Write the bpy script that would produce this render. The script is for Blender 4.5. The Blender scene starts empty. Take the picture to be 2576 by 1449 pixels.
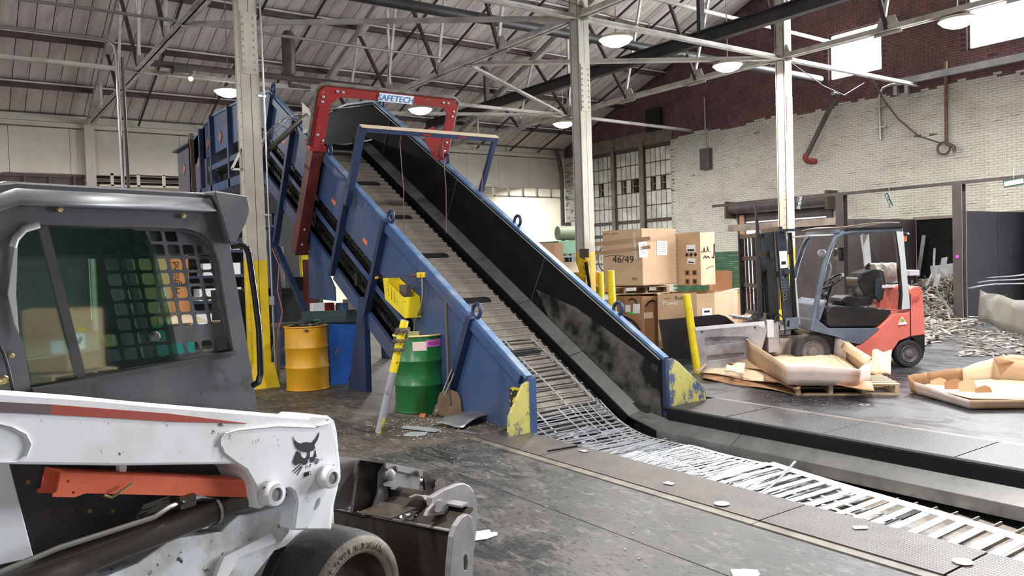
import bpy, bmesh, math, random
import numpy as np
from math import sin, cos, pi, radians, tan, sqrt, atan2
from mathutils import Vector, Matrix, Euler
from mathutils.geometry import tessellate_polygon
C = bpy.context.scene.collection
SC = bpy.context.scene
rnd = random.Random(7)
# ---------------------------------------------------------------- camera, sky, exposure, lights
cd = bpy.data.cameras.new('camera'); cam = bpy.data.objects.new('camera', cd); C.objects.link(cam)
cd.sensor_width = 36.0; cd.lens = 36.0 * 2000.0 / 2576.0; cd.clip_start = 0.05; cd.clip_end = 300
cam.location = (0, 0, 1.65)
cam.rotation_euler = (radians(88.099), radians(1.829), radians(-35.561))
SC.camera = cam
SC.view_settings.view_transform = 'Standard'; SC.view_settings.look = 'None'
SC.view_settings.exposure = 0.25; SC.view_settings.gamma = 1.0; SC.view_settings.use_curve_mapping = False
W = bpy.data.worlds.new('world'); SC.world = W; W.use_nodes = True
bg = W.node_tree.nodes['Background']; bg.inputs[0].default_value = (0.93, 0.965, 1.0, 1); bg.inputs[1].default_value = 1.05

def area_light(name, loc, size, power, rot=(0, 0, 0), color=(1, 1, 1), shape='DISK', sy=None):
    l = bpy.data.lights.new(name, 'AREA'); l.shape = shape; l.size = size; l.energy = power; l.color = color
    if sy: l.size_y = sy
    o = bpy.data.objects.new(name, l); C.objects.link(o); o.location = loc; o.rotation_euler = rot
    return o
LAMP_POWER = 330
LAMP_SPOTS = [(5.75, 19.5), (10.95, 19.45), (16.1, 19.5), (10.95, 11.57), (14.7, 11.9), (15.85, 7.4),
              (5.75, 3.4), (10.95, 3.4), (15.85, 3.4), (0.6, 3.4), (0.6, 19.5), (-4.6, 11.5), (-4.6, 3.4)]  # these lamps hang out of view, added as fill light
for i, (x, y) in enumerate(LAMP_SPOTS):
    area_light('lamp_light', (x, y, 5.74), 0.5, LAMP_POWER, color=(1.0, 0.985, 0.95))
# daylight falling through the windows and the doorway of the gable wall (panes sit just outside these)
DAY = (0.9, 0.95, 1.0)
for y0, y1, z0, z1, pw in ((12.21, 13.86, 6.71, 8.09, 420), (8.27, 9.92, 6.71, 8.09, 420), (4.33, 5.98, 6.71, 8.09, 420), (0.4, 2.05, 6.71, 8.09, 420),
                           (1.0, 5.6, 0.05, 3.9, 2300)):
    area_light('daylight', (21.66, (y0 + y1) / 2, (z0 + z1) / 2), z1 - z0, pw, rot=(0, radians(90), 0), color=DAY, shape='RECTANGLE', sy=y1 - y0)

# ---------------------------------------------------------------- helpers
class MB:
    def __init__(s): s.v = []; s.f = []; s.mi = []; s.m = 0
    def add(s, vs, fs):
        b = len(s.v); s.v += [tuple(v) for v in vs]
        for f in fs: s.f.append([i + b for i in f]); s.mi.append(s.m)
        return s
    def hexa(s, p):  # 8 points: bottom ring 0-3, top ring 4-7
        return s.add(p, [(3, 2, 1, 0), (4, 5, 6, 7), (0, 1, 5, 4), (1, 2, 6, 5), (2, 3, 7, 6), (3, 0, 4, 7)])
    def b2(s, x0, x1, y0, y1, z0, z1):
        return s.hexa([(x0, y0, z0), (x1, y0, z0), (x1, y1, z0), (x0, y1, z0), (x0, y0, z1), (x1, y0, z1), (x1, y1, z1), (x0, y1, z1)])
    def box(s, c, d, R=None):
        c = Vector(c); h = Vector(d) / 2; R = R or Matrix.Identity(3)
        pts = [c + R @ Vector((sx * h.x, sy * h.y, sz * h.z)) for sz in (-1, 1) for sx, sy in ((-1, -1), (1, -1), (1, 1), (-1, 1))]
        return s.hexa(pts)
    def bar(s, p, q, w, h, up=(0, 0, 1)):  # rectangular bar p->q, w across, h along up
        p = Vector(p); q = Vector(q); d = (q - p).normalized(); u = Vector(up); a = d.cross(u)
        if a.length < 1e-4: a = d.cross(Vector((0, 1, 0)))
        a.normalize(); u = a.cross(d)
        pts = [e + a * (x * w / 2) + u * (z * h / 2) for e, z_ in ((p, 0), (q, 0)) for x, z in ((-1, -1), (1, -1), (1, 1), (-1, 1))]
        return s.hexa(pts)
    def angle(s, p, q, w, t, up=(0, 0, 1), flip=1):  # L section
        p = Vector(p); q = Vector(q); d = (q - p).normalized(); u = Vector(up); a = d.cross(u)
        if a.length < 1e-4: a = d.cross(Vector((0, 1, 0)))
        a.normalize(); u = a.cross(d); a = a * flip
        s.bar(p + u * (w / 2), q + u * (w / 2), t, w, u); s.bar(p + a * (w / 2), q + a * (w / 2), w, t, u); return s
    def ibeam(s, p, q, w, h, tf=0.02, tw=0.014, up=(0, 0, 1)):
        p = Vector(p); q = Vector(q); d = (q - p).normalized(); u = Vector(up); a = d.cross(u)
        if a.length < 1e-4: a = d.cross(Vector((0, 1, 0)))
        a.normalize(); u = a.cross(d)
        o = u * (h / 2 - tf / 2)
        s.bar(p + o, q + o, w, tf, u); s.bar(p - o, q - o, w, tf, u); s.bar(p, q, tw, h - 2 * tf, u); return s
    def tube(s, pts, r, n=8, closed=False, caps=True):
        pts = [Vector(p) for p in pts]; N = len(pts); rs = r if isinstance(r, (list, tuple)) else [r] * N
        b = len(s.v); u = None
        for i, p in enumerate(pts):
            if closed: d = (pts[(i + 1) % N] - pts[i - 1])
            else: d = pts[min(i + 1, N - 1)] - pts[max(i - 1, 0)]
            d.normalize()
            if u is None:
                u = d.orthogonal().normalized()
            else:
                u = (u - d * u.dot(d)); u = u.normalized() if u.length > 1e-6 else d.orthogonal().normalized()
            w = d.cross(u)
            for k in range(n):
                a = 2 * pi * k / n; s.v.append(tuple(p + (u * cos(a) + w * sin(a)) * rs[i]))
        for i in range(N if closed else N - 1):
            j = (i + 1) % N
            for k in range(n):
                k2 = (k + 1) % n
                s.f.append([b + i * n + k, b + i * n + k2, b + j * n + k2, b + j * n + k]); s.mi.append(s.m)
        if caps and not closed:
            s.f.append([b + k for k in reversed(range(n))]); s.mi.append(s.m)
            s.f.append([b + (N - 1) * n + k for k in range(n)]); s.mi.append(s.m)
        return s
    def lathe(s, prof, n=24, o=(0, 0, 0), axis=(0, 0, 1), a0=0, a1=2 * pi):  # prof: (r, h) along axis
        o = Vector(o); ax = Vector(axis).normalized(); u = ax.orthogonal().normalized(); w = ax.cross(u); b = len(s.v)
        full = abs(a1 - a0 - 2 * pi) < 1e-6; m = n if full else n + 1
        for r, h in prof:
            for k in range(m):
                a = a0 + (a1 - a0) * k / n; s.v.append(tuple(o + ax * h + (u * cos(a) + w * sin(a)) * r))
        for i in range(len(prof) - 1):
            for k in range(n):
                k2 = (k + 1) % m
                s.f.append([b + i * m + k, b + i * m + k2, b + (i + 1) * m + k2, b + (i + 1) * m + k]); s.mi.append(s.m)
        return s
    def cyl(s, p, q, r, n=16):
        return s.tube([p, q], r, n)
    def prism(s, poly, t, o=(0, 0, 0), u=(1, 0, 0), v=(0, 1, 0), holes=()):  # polygon extruded by t along u x v
        o = Vector(o); u = Vector(u); v = Vector(v); nrm = u.cross(v).normalized()
        loops = [list(poly)] + [list(h) for h in holes]
        area = lambda L: sum(L[i - 1][0] * L[i][1] - L[i][0] * L[i - 1][1] for i in range(len(L)))
        if area(loops[0]) < 0: loops[0].reverse()
        for h in loops[1:]:
            if area(h) > 0: h.reverse()
        flat = [p for L in loops for p in L]; n = len(flat); b = len(s.v)
        for off in (0, t):
            for p in flat: s.v.append(tuple(o + u * p[0] + v * p[1] + nrm * off))
        tris = tessellate_polygon([[Vector((p[0], p[1], 0)) for p in L] for L in loops])
        for tr in tris:
            a = [flat[i] for i in tr]
            cw = (a[1][0] - a[0][0]) * (a[2][1] - a[0][1]) - (a[1][1] - a[0][1]) * (a[2][0] - a[0][0])
            tr = list(tr) if cw > 0 else list(reversed(tr))
            lo = list(reversed(tr)); hi = tr
            if t < 0: lo, hi = list(tr), list(reversed(tr))
            s.f.append([b + i for i in lo]); s.mi.append(s.m); s.f.append([b + n + i for i in hi]); s.mi.append(s.m)
        k = 0
        for L in loops:
            m = len(L)
            for i in range(m):
                j = (i + 1) % m; q = [b + k + i, b + k + j, b + n + k + j, b + n + k + i]
                if t < 0: q.reverse()
                s.f.append(q); s.mi.append(s.m)
            k += m
        return s
    def sphere(s, c, r, n=12, m=8, sq=(1, 1, 1)):
        c = Vector(c); b = len(s.v)
        for i in range(m + 1):
            th = pi * i / m
            for k in range(n):
                a = 2 * pi * k / n
                s.v.append((c.x + r * sq[0] * sin(th) * cos(a), c.y + r * sq[1] * sin(th) * sin(a), c.z + r * sq[2] * cos(th)))
        for i in range(m):
            for k in range(n):
                k2 = (k + 1) % n
                s.f.append([b + i * n + k, b + (i + 1) * n + k, b + (i + 1) * n + k2, b + i * n + k2]); s.mi.append(s.m)
        return s
    def grid(s, fn, nu, nv):  # fn(i/nu, j/nv) -> point
        b = len(s.v)
        for i in range(nu + 1):
            for j in range(nv + 1): s.v.append(tuple(fn(i / nu, j / nv)))
        for i in range(nu):
            for j in range(nv):
                a = b + i * (nv + 1) + j; s.f.append([a, a + nv + 1, a + nv + 2, a + 1]); s.mi.append(s.m)
        return s
    def build(s, name, mat, parent=None, local=False, smooth=None, bev=0, solid=0, kind=None):
        vs = s.v
        if parent is not None and not local:
            inv = world_of(parent).inverted(); vs = [tuple(inv @ Vector(v)) for v in vs]
        me = bpy.data.meshes.new(name); me.from_pydata(vs, [], s.f); me.validate()
        for m in (mat if isinstance(mat, (list, tuple)) else [mat]): me.materials.append(m)
        if isinstance(mat, (list, tuple)) and len(me.polygons) == len(s.mi): me.polygons.foreach_set('material_index', s.mi)
        if smooth is not None:
            me.polygons.foreach_set('use_smooth', [True] * len(me.polygons)); me.set_sharp_from_angle(angle=radians(smooth))
        me.update()
        o = bpy.data.objects.new(name, me); C.objects.link(o)
        if parent is not None: o.parent = parent
        if solid:
            md = o.modifiers.new('thick', 'SOLIDIFY'); md.thickness = solid; md.offset = 0
        if bev:
            md = o.modifiers.new('edge', 'BEVEL'); md.width = bev; md.segments = 2; md.limit_method = 'ANGLE'; md.angle_limit = radians(40)
        if kind: o['kind'] = kind
        return o

def world_of(o):
    m = Matrix.Translation(o.location) @ o.rotation_euler.to_matrix().to_4x4()
    return world_of(o.parent) @ m if o.parent else m
def thing(name, label, cat, loc=(0, 0, 0), rotz=0, group=None):
    o = bpy.data.objects.new(name, None); o.empty_display_size = 0.1; C.objects.link(o)
    o.location = loc; o.rotation_euler = (0, 0, rotz); o['label'] = label; o['category'] = cat
    if group: o['group'] = group
    return o
def tag(o, label, cat, group=None):
    o['label'] = label; o['category'] = cat
    if group: o['group'] = group
    return o
def setting(o): o['kind'] = 'structure'; return o
def lab(o, l): o['label'] = l; return o
def dup(o, parent, loc=None, rot=None, label=None):
    c = o.copy(); C.objects.link(c); c.parent = parent
    if loc is not None: c.location = loc
    if rot is not None: c.rotation_euler = rot
    if label: c['label'] = label
    return c
def dup_tree(root, loc, rotz=None, label=None):
    r = root.copy(); C.objects.link(r); r.location = loc
    if rotz is not None: r.rotation_euler = (0, 0, rotz)
    if label: r['label'] = label
    for ch in list(root.children):
        c = ch.copy(); C.objects.link(c); c.parent = r
        for g in ch.children:
            d = g.copy(); C.objects.link(d); d.parent = c
    return r
def text(body, mat, o, u, v, size, parent=None, local=False, ext=0.002, name='lettering', align='LEFT'):
    cu = bpy.data.curves.new(name, 'FONT'); cu.body = body; cu.size = size; cu.extrude = ext; cu.align_x = align; cu.resolution_u = 3
    tmp = bpy.data.objects.new('tmp', cu); C.objects.link(tmp)
    me = bpy.data.meshes.new_from_object(tmp.evaluated_get(bpy.context.evaluated_depsgraph_get())); bpy.data.objects.remove(tmp); bpy.data.curves.remove(cu)
    me.materials.clear(); me.materials.append(mat); ob = bpy.data.objects.new(name, me); C.objects.link(ob)
    u = Vector(u).normalized(); v = Vector(v).normalized(); n = u.cross(v)
    m = Matrix(((u.x, v.x, n.x, o[0]), (u.y, v.y, n.y, o[1]), (u.z, v.z, n.z, o[2]), (0, 0, 0, 1)))
    if parent is not None:
        ob.parent = parent
        if not local: m = world_of(parent).inverted() @ m
    ob.matrix_local = m
    return ob
def rrect(x0, x1, y0, y1, r, n=4):
    out = []
    for cx, cy, a in ((x1 - r, y1 - r, 0), (x0 + r, y1 - r, 90), (x0 + r, y0 + r, 180), (x1 - r, y0 + r, 270)):
        for k in range(n + 1):
            t = radians(a + 90 * k / n); out.append((cx + r * cos(t), cy + r * sin(t)))
    return out
def circ(cx, cy, r, n=12): return [(cx + r * cos(2 * pi * k / n), cy + r * sin(2 * pi * k / n)) for k in range(n)]

# ---------------------------------------------------------------- materials
def mat(name, c, rough=0.6, metal=0.0, c2=None, scale=4.0, lo=0.4, hi=0.7, c3=None, s3=14.0, lo3=0.6, hi3=0.75, bump=0.0, bs=40.0, stretch=None, rnd_v=0.0,
        emit=None, es=0.0, trans=0.0, ior=1.45, alpha=1.0, spec=None, coat=0.0, rough2=None, detail=6.0, nr=0.62):
    m = bpy.data.materials.new(name); m.use_nodes = True; nt = m.node_tree; N = nt.nodes; L = nt.links
    b = N['Principled BSDF']; b.inputs['Base Color'].default_value = (*c, 1); b.inputs['Roughness'].default_value = rough; b.inputs['Metallic'].default_value = metal
    if spec is not None: b.inputs['Specular IOR Level'].default_value = spec
    if coat: b.inputs['Coat Weight'].default_value = coat; b.inputs['Coat Roughness'].default_value = 0.15
    if trans: b.inputs['Transmission Weight'].default_value = trans; b.inputs['IOR'].default_value = ior
    if alpha < 1: b.inputs['Alpha'].default_value = alpha
    if emit: b.inputs['Emission Color'].default_value = (*emit, 1); b.inputs['Emission Strength'].default_value = es
    tc = N.new('ShaderNodeTexCoord'); co = tc.outputs['Object']
    if stretch:
        mp = N.new('ShaderNodeMapping'); mp.inputs['Scale'].default_value = stretch; L.new(co, mp.inputs[0]); co = mp.outputs[0]
    def layer(prev, cc, sc, lo_, hi_):
        nz = N.new('ShaderNodeTexNoise'); nz.inputs['Scale'].default_value = sc; nz.inputs['Detail'].default_value = detail; nz.inputs['Roughness'].default_value = nr
        L.new(co, nz.inputs['Vector'])
        rp = N.new('ShaderNodeValToRGB'); rp.color_ramp.elements[0].position = lo_; rp.color_ramp.elements[1].position = hi_; L.new(nz.outputs[0], rp.inputs[0])
        mx = N.new('ShaderNodeMix'); mx.data_type = 'RGBA'; L.new(rp.outputs[0], mx.inputs[0])
        if prev is None: mx.inputs[6].default_value = (*c, 1)
        else: L.new(prev, mx.inputs[6])
        mx.inputs[7].default_value = (*cc, 1)
        return mx.outputs[2], rp.outputs[0]
    out = None
    if c2:
        out, f = layer(None, c2, scale, lo, hi)
        if rough2 is not None:
            mr = N.new('ShaderNodeMapRange'); mr.inputs[3].default_value = rough; mr.inputs[4].default_value = rough2; L.new(f, mr.inputs[0]); L.new(mr.outputs[0], b.inputs['Roughness'])
    if c3: out, f = layer(out, c3, s3, lo3, hi3)
    if rnd_v:
        oi = N.new('ShaderNodeObjectInfo'); hs = N.new('ShaderNodeHueSaturation')
        mr = N.new('ShaderNodeMapRange'); mr.inputs[3].default_value = 1 - rnd_v; mr.inputs[4].default_value = 1 + rnd_v
        L.new(oi.outputs['Random'], mr.inputs[0]); L.new(mr.outputs[0], hs.inputs['Value'])
        if out is None: hs.inputs['Color'].default_value = (*c, 1)
        else: L.new(out, hs.inputs['Color'])
        out = hs.outputs[0]
    if out is not None: L.new(out, b.inputs['Base Color'])
    if bump:
        nz = N.new('ShaderNodeTexNoise'); nz.inputs['Scale'].default_value = bs; nz.inputs['Detail'].default_value = 4; L.new(co, nz.inputs['Vector'])
        bp_ = N.new('ShaderNodeBump'); bp_.inputs['Strength'].default_value = bump; bp_.inputs['Distance'].default_value = 0.01; L.new(nz.outputs[0], bp_.inputs['Height']); L.new(bp_.outputs[0], b.inputs['Normal'])
    return m
def srgb(*h):
    if len(h) == 1: h = (h[0], h[0], h[0])
    return tuple(((x / 255 / 12.92) if x / 255 <= 0.04045 else ((x / 255 + 0.055) / 1.055) ** 2.4) for x in h)
S = srgb

# ---------------------------------------------------------------- materials in use
M = {}
def floor_mat(name, base, stain, grime, rough):
    m = bpy.data.materials.new(name); m.use_nodes = True; nt = m.node_tree; N = nt.nodes; L = nt.links; b = N['Principled BSDF']
    tc = N.new('ShaderNodeTexCoord'); prev = None; b.inputs['Specular IOR Level'].default_value = 0.4
    for col, sc, lo, hi, st, dist in ((stain, 1.6, .44, .60, (1.6, .8, 1), 1.2), (grime, .5, .42, .66, (1, 1, 1), .6), (tuple(v * 1.7 for v in base), 7.0, .53, .66, (2, .8, 1), .8), (stain, 30.0, .54, .62, (1, .5, 1), .3), (tuple(v * 2.0 for v in base), 60.0, .62, .66, (1, 1, 1), 0)):
        mp = N.new('ShaderNodeMapping'); mp.inputs['Scale'].default_value = st; mp.inputs['Rotation'].default_value = (0, 0, .5); L.new(tc.outputs['Object'], mp.inputs[0])
        nz = N.new('ShaderNodeTexNoise'); nz.inputs['Scale'].default_value = sc; nz.inputs['Detail'].default_value = 12; nz.inputs['Roughness'].default_value = .68; nz.inputs['Distortion'].default_value = dist; L.new(mp.outputs[0], nz.inputs['Vector'])
        rp = N.new('ShaderNodeValToRGB'); rp.color_ramp.elements[0].position = lo; rp.color_ramp.elements[1].position = hi; L.new(nz.outputs[0], rp.inputs[0])
        mx = N.new('ShaderNodeMix'); mx.data_type = 'RGBA'; L.new(rp.outputs[0], mx.inputs[0]); mx.inputs[7].default_value = (*col, 1)
        if prev is None: mx.inputs[6].default_value = (*base, 1); mr = N.new('ShaderNodeMapRange'); mr.inputs[3].default_value = rough; mr.inputs[4].default_value = rough - .12; L.new(rp.outputs[0], mr.inputs[0]); L.new(mr.outputs[0], b.inputs['Roughness'])
        else: L.new(prev, mx.inputs[6])
        prev = mx.outputs[2]
    L.new(prev, b.inputs['Base Color'])
    nz = N.new('ShaderNodeTexNoise'); nz.inputs['Scale'].default_value = 24; nz.inputs['Detail'].default_value = 8; L.new(tc.outputs['Object'], nz.inputs['Vector'])
    bm = N.new('ShaderNodeBump'); bm.inputs['Strength'].default_value = .25; bm.inputs['Distance'].default_value = .01; L.new(nz.outputs[0], bm.inputs['Height']); L.new(bm.outputs[0], b.inputs['Normal'])
    return m
M['floor'] = floor_mat('floor_concrete', S(80, 78, 75), S(27, 27, 28), S(46, 45, 46), 0.5)
M['floor_b'] = floor_mat('floor_concrete_tan', S(98, 91, 82), S(66, 61, 56), S(46, 43, 41), 0.6)
M['floor_c'] = floor_mat('floor_concrete_blackened', S(58, 58, 61), S(34, 34, 37), S(30, 30, 33), 0.42)
def plate_mat(name, a, b, rough):
    m = mat(name, a, rough, 0.25, c2=b, scale=3.0, lo=0.42, hi=0.7, detail=8); nt = m.node_tree; N = nt.nodes; L = nt.links
    tc = N['Texture Coordinate'] if 'Texture Coordinate' in N else N.new('ShaderNodeTexCoord')
    hs = []
    for ang, off in ((45, 0), (-45, 0.5)):
        mp = N.new('ShaderNodeMapping'); mp.inputs['Rotation'].default_value = (0, 0, radians(ang)); mp.inputs['Scale'].default_value = (22, 44, 1); mp.inputs['Location'].default_value = (off, off, 0)
        L.new(tc.outputs['Object'], mp.inputs[0])
        v = N.new('ShaderNodeTexVoronoi'); v.inputs['Scale'].default_value = 1.0; v.inputs['Randomness'].default_value = 0.0; L.new(mp.outputs[0], v.inputs['Vector'])
        r = N.new('ShaderNodeMapRange'); r.inputs[1].default_value = 0.15; r.inputs[2].default_value = 0.32; r.inputs[3].default_value = 1; r.inputs[4].default_value = 0
        L.new(v.outputs['Distance'], r.inputs[0]); hs.append(r.outputs[0])
    mx = N.new('ShaderNodeMath'); mx.operation = 'MAXIMUM'; L.new(hs[0], mx.inputs[0]); L.new(hs[1], mx.inputs[1])
    bm = N.new('ShaderNodeBump'); bm.inputs['Strength'].default_value = 0.5; bm.inputs['Distance'].default_value = 0.004; L.new(mx.outputs[0], bm.inputs['Height']); L.new(bm.outputs[0], N['Principled BSDF'].inputs['Normal'])
    return m
M['plate_tan'] = plate_mat('tread_plate_lit_tan', S(86, 80, 75), S(62, 58, 54), 0.46)  # left plates: brightness of reflected light put into a tan colour
M['plate_dark'] = plate_mat('tread_plate_dark', S(50, 49, 50), S(32, 32, 34), 0.4)
M['strip'] = mat('edge_strip_steel', S(122, 114, 103), 0.5, 0.2, c2=S(78, 72, 66), scale=5)
M['pit'] = mat('pit_dirt', S(48, 44, 40), 0.8, c2=S(25, 23, 22), scale=6)
M['white_brick'] = mat('white_painted_brick', S(206, 204, 192), 0.7, c2=S(176, 172, 158), scale=0.9, lo=0.45, hi=0.75, c3=S(110, 96, 84), s3=3.2, lo3=0.66, hi3=0.78, rnd_v=0.05, stretch=(1, 1, 1.6))
M['red_brick'] = mat('red_brick', S(120, 86, 86), 0.85, c2=S(92, 64, 66), scale=2.6, lo=0.4, hi=0.7, c3=S(150, 122, 120), s3=9, lo3=0.62, hi3=0.75)
M['green_brick'] = mat('green_painted_brick', S(58, 104, 72), 0.7, c2=S(40, 80, 55), scale=3)
M['mortar'] = mat('mortar', S(92, 74, 72), 0.95, c2=S(66, 54, 54), scale=3)
M['mortar_w'] = mat('painted_mortar', S(182, 178, 164), 0.85, c2=S(70, 63, 56), scale=2.0, lo=.52, hi=.62, stretch=(1, 1, 7))
M['board'] = mat('roof_board', S(214, 204, 196), 0.8, c2=S(176, 165, 157), scale=1.2, stretch=(3, 0.5, 1), lo=0.42, hi=0.75, rnd_v=0.07)
M['roof_out'] = mat('roof_outer', S(90), 0.9)
M['truss_w'] = mat('truss_dusty_white', S(196, 190, 180), 0.6, c2=S(134, 128, 120), scale=2.5, lo=0.45, hi=0.75)
M['truss_d'] = mat('truss_dark_brown', S(66, 56, 52), 0.6, c2=S(44, 38, 36), scale=3)
M['purlin'] = mat('purlin_brown', S(88, 74, 68), 0.7, c2=S(60, 52, 50), scale=2)
M['beam_blk'] = mat('blackened_beam', S(52, 48, 48), 0.5, c2=S(36, 34, 34), scale=2)
M['col'] = mat('column_paint', S(190, 183, 168), 0.55, c2=S(160, 154, 140), scale=2.0, lo=0.45, hi=0.72, c3=S(108, 102, 92), s3=7, lo3=0.66, hi3=0.78)
M['col_y'] = mat('column_yellow_paint', S(226, 192, 22), 0.5, c2=S(196, 164, 20), scale=3, c3=S(110, 92, 30), s3=12, lo3=0.68, hi3=0.76)
M['panel_w'] = mat('painted_wall_panel', S(206, 200, 186), 0.7, c2=S(182, 175, 160), scale=0.7, lo=0.4, hi=0.75)
M['cream'] = mat('cream_block_wall', S(232, 222, 200), 0.8, c2=S(214, 202, 180), scale=1.5)
M['pane'] = mat('painted_pane', S(212, 212, 200), 0.5, c2=S(168, 170, 160), scale=1.5, rnd_v=0.09)
M['mullion'] = mat('mullion_grey', S(132, 120, 108), 0.6, c2=S(92, 82, 74), scale=3)
M['mullion_d'] = mat('mullion_rust', S(82, 68, 58), 0.7)
M['dark'] = mat('dark_gap', S(22), 0.7)
M['daylight'] = mat('daylight_pane', (1, 1, 1), 0.5, emit=(0.94, 0.96, 1.0), es=9.0)
M['lamp'] = mat('lamp_glow', (1, 1, 1), 0.5, emit=(1.0, 0.98, 0.93), es=10.0)
M['galv'] = mat('galvanised_steel', S(200, 201, 202), 0.3, 0.6, c2=S(160, 160, 160), scale=2.2, rough2=0.4)
M['steel'] = mat('bright_scrap_steel', S(214, 217, 222), 0.26, 0.5, c2=S(172, 176, 182), scale=4, rough2=0.38)
M['galv_d'] = mat('worn_trough_steel', S(172, 172, 170), 0.3, 0.8, c2=S(120, 120, 118), scale=2.2, lo=.4, hi=.68, rough2=.42)
M['black'] = mat('black_steel', S(34, 34, 36), 0.45, 0.2, c2=S(22, 22, 23), scale=3)
M['conduit'] = mat('conduit_zinc', S(170, 168, 164), 0.35, 0.8)
M['pipe'] = mat('pipe_dark', S(92, 86, 82), 0.5, 0.2, c2=S(70, 64, 60), scale=4)
# ---------------------------------------------------------------- floor, pit and tread plates
f = bpy.data.objects.new('floor', None); C.objects.link(f); f['kind'] = 'structure'
def slab(x0, x1, y0, y1, m, z1=0.0):
    return MB().b2(x0 + 0.004, x1 - 0.004, y0 + 0.004, y1 - 0.004, z1 - 0.12, z1).build('slab', m, f)
MB().b2(-14, 4.4, -14, 33, -0.3, -0.118).b2(6.4, 21.7, -14, 33, -0.3, -0.118).b2(4.4, 6.4, 7.6, 33, -0.3, -0.118).build('subfloor', M['mortar'], f)
for y0, y1 in ((-14, -3), (-3, 1.9), (1.9, 6.3), (6.3, 11), (11, 16), (16, 26), (26, 33)):
    far = y0 >= 6
    slab(-14, -1.4, y0, y1, M['floor']); slab(-1.4, 3.21, y0, y1, M['floor_b' if far else 'floor'])
    slab(3.21, 3.93 if y1 < 6.5 else 4.5, y0, y1, M['floor_b' if far else 'floor'])
    if y0 > 6: slab(4.5, 6.3, max(y0, 7.6), y1, M['floor_b']); slab(6.3, 7.19, y0, y1, M['floor_c'])
    slab(7.19, 13.2, y0, y1, M['floor_c']); slab(13.2, 21.7, y0, y1, M['floor'])
ys = [6.3, 5.3, 3.08, 1.97, -0.2, -2.4, -4.6, -6.8]
for a, b in zip(ys, ys[1:]):
    MB().b2(4.012, 4.487, b + 0.006, a - 0.006, -0.1, 0.012 + 0.003 * rnd.random()).build('tread_plate', M['plate_tan'], f)
    MB().b2(3.93, 4.006, b + 0.003, a - 0.003, -0.1, 0.007).build('kerb_strip', M['strip'], f)
ys = [6.08, 5.28, 4.2, 3.04, 1.9, 0.8, -0.3, -2.5, -4.7]
for a, b in zip(ys, ys[1:]):
    MB().b2(6.37, 7.12, b + 0.005, a - 0.005, -0.1, 0.01 + 0.004 * rnd.random()).build('tread_plate', M['plate_dark'], f)
    MB().b2(7.127, 7.19, b + 0.003, a - 0.003, -0.1, 0.008).build('kerb_strip', M['strip'], f)
MB().b2(4.44, 4.49, -6.8, 7.6, -1.05, -0.102).b2(6.3, 6.36, -6.8, 7.6, -1.05, -0.102).b2(4.44, 6.36, -6.8, 7.6, -1.1, -1.0).b2(4.44, 6.36, 7.55, 7.65, -1.05, -0.12).build('pit_wall', M['pit'], f)
# ---------------------------------------------------------------- gable wall of brick on the right
XW = 21.7
roof_z = lambda y: 6.87 + 0.36 * (24.82 - y)
wall = bpy.data.objects.new('wall_right', None); C.objects.link(wall); wall['kind'] = 'structure'
mb = MB()
ops = [(13.95, 17.05, -1, 3.3), (20.25, 24.72, -1, 5.86)] + [(y, y + 1.65, 6.71, 8.09) for y in (12.21, 8.27, 4.33, 0.4)] + [(1.0, 5.6, -1, 3.9)]
mbw = MB()
def backing(y0, y1, z0, z1):
    if z0 < 5.95:
        zt_ = 5.95 if callable(z1) or z1 > 5.95 else z1
        mbw.b2(XW + 0.008, XW + 0.35, y0, y1, z0, zt_)
        if not callable(z1) and z1 <= 5.95: return
        z0 = 5.95
    mb.hexa([(XW + 0.012, y0, z0), (XW + 0.35, y0, z0), (XW + 0.35, y1, z0), (XW + 0.012, y1, z0), (XW + 0.012, y0, z1(y0) if callable(z1) else z1), (XW + 0.35, y0, z1(y0) if callable(z1) else z1),
             (XW + 0.35, y1, z1(y1) if callable(z1) else z1), (XW + 0.012, y1, z1(y1) if callable(z1) else z1)])
rz2 = lambda y: roof_z(y) if y >= 4 else roof_z(8 - y)
cuts = sorted({-14.0, 4.0, 26.3} | {v for o in ops for v in o[:2]})
for a, b in zip(cuts, cuts[1:]):
    zz = -0.3; m_ = (a + b) / 2
    for o in sorted([o for o in ops if o[0] < m_ < o[1]], key=lambda o: o[2]):
        if o[2] > zz: backing(a, b, zz, o[2])
        zz = o[3]
    backing(a, b, zz, rz2)
mb.build('mortar_face', M['mortar'], wall); mbw.build('mortar_face', M['mortar_w'], wall)
CH, BL = 0.0677, 0.213
GAP = 0.01
vs, fs, mi = [], [], []
big = []
def brick_at(y, z, w):
    jy = rnd.uniform(-.003, .003); pr = rnd.uniform(0, 0.006); h = CH - (GAP if rnd.random() < .8 else .016)
    return (y + jy, z, w - 0.007, h, pr)
row = 0; z = 0.0
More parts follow.
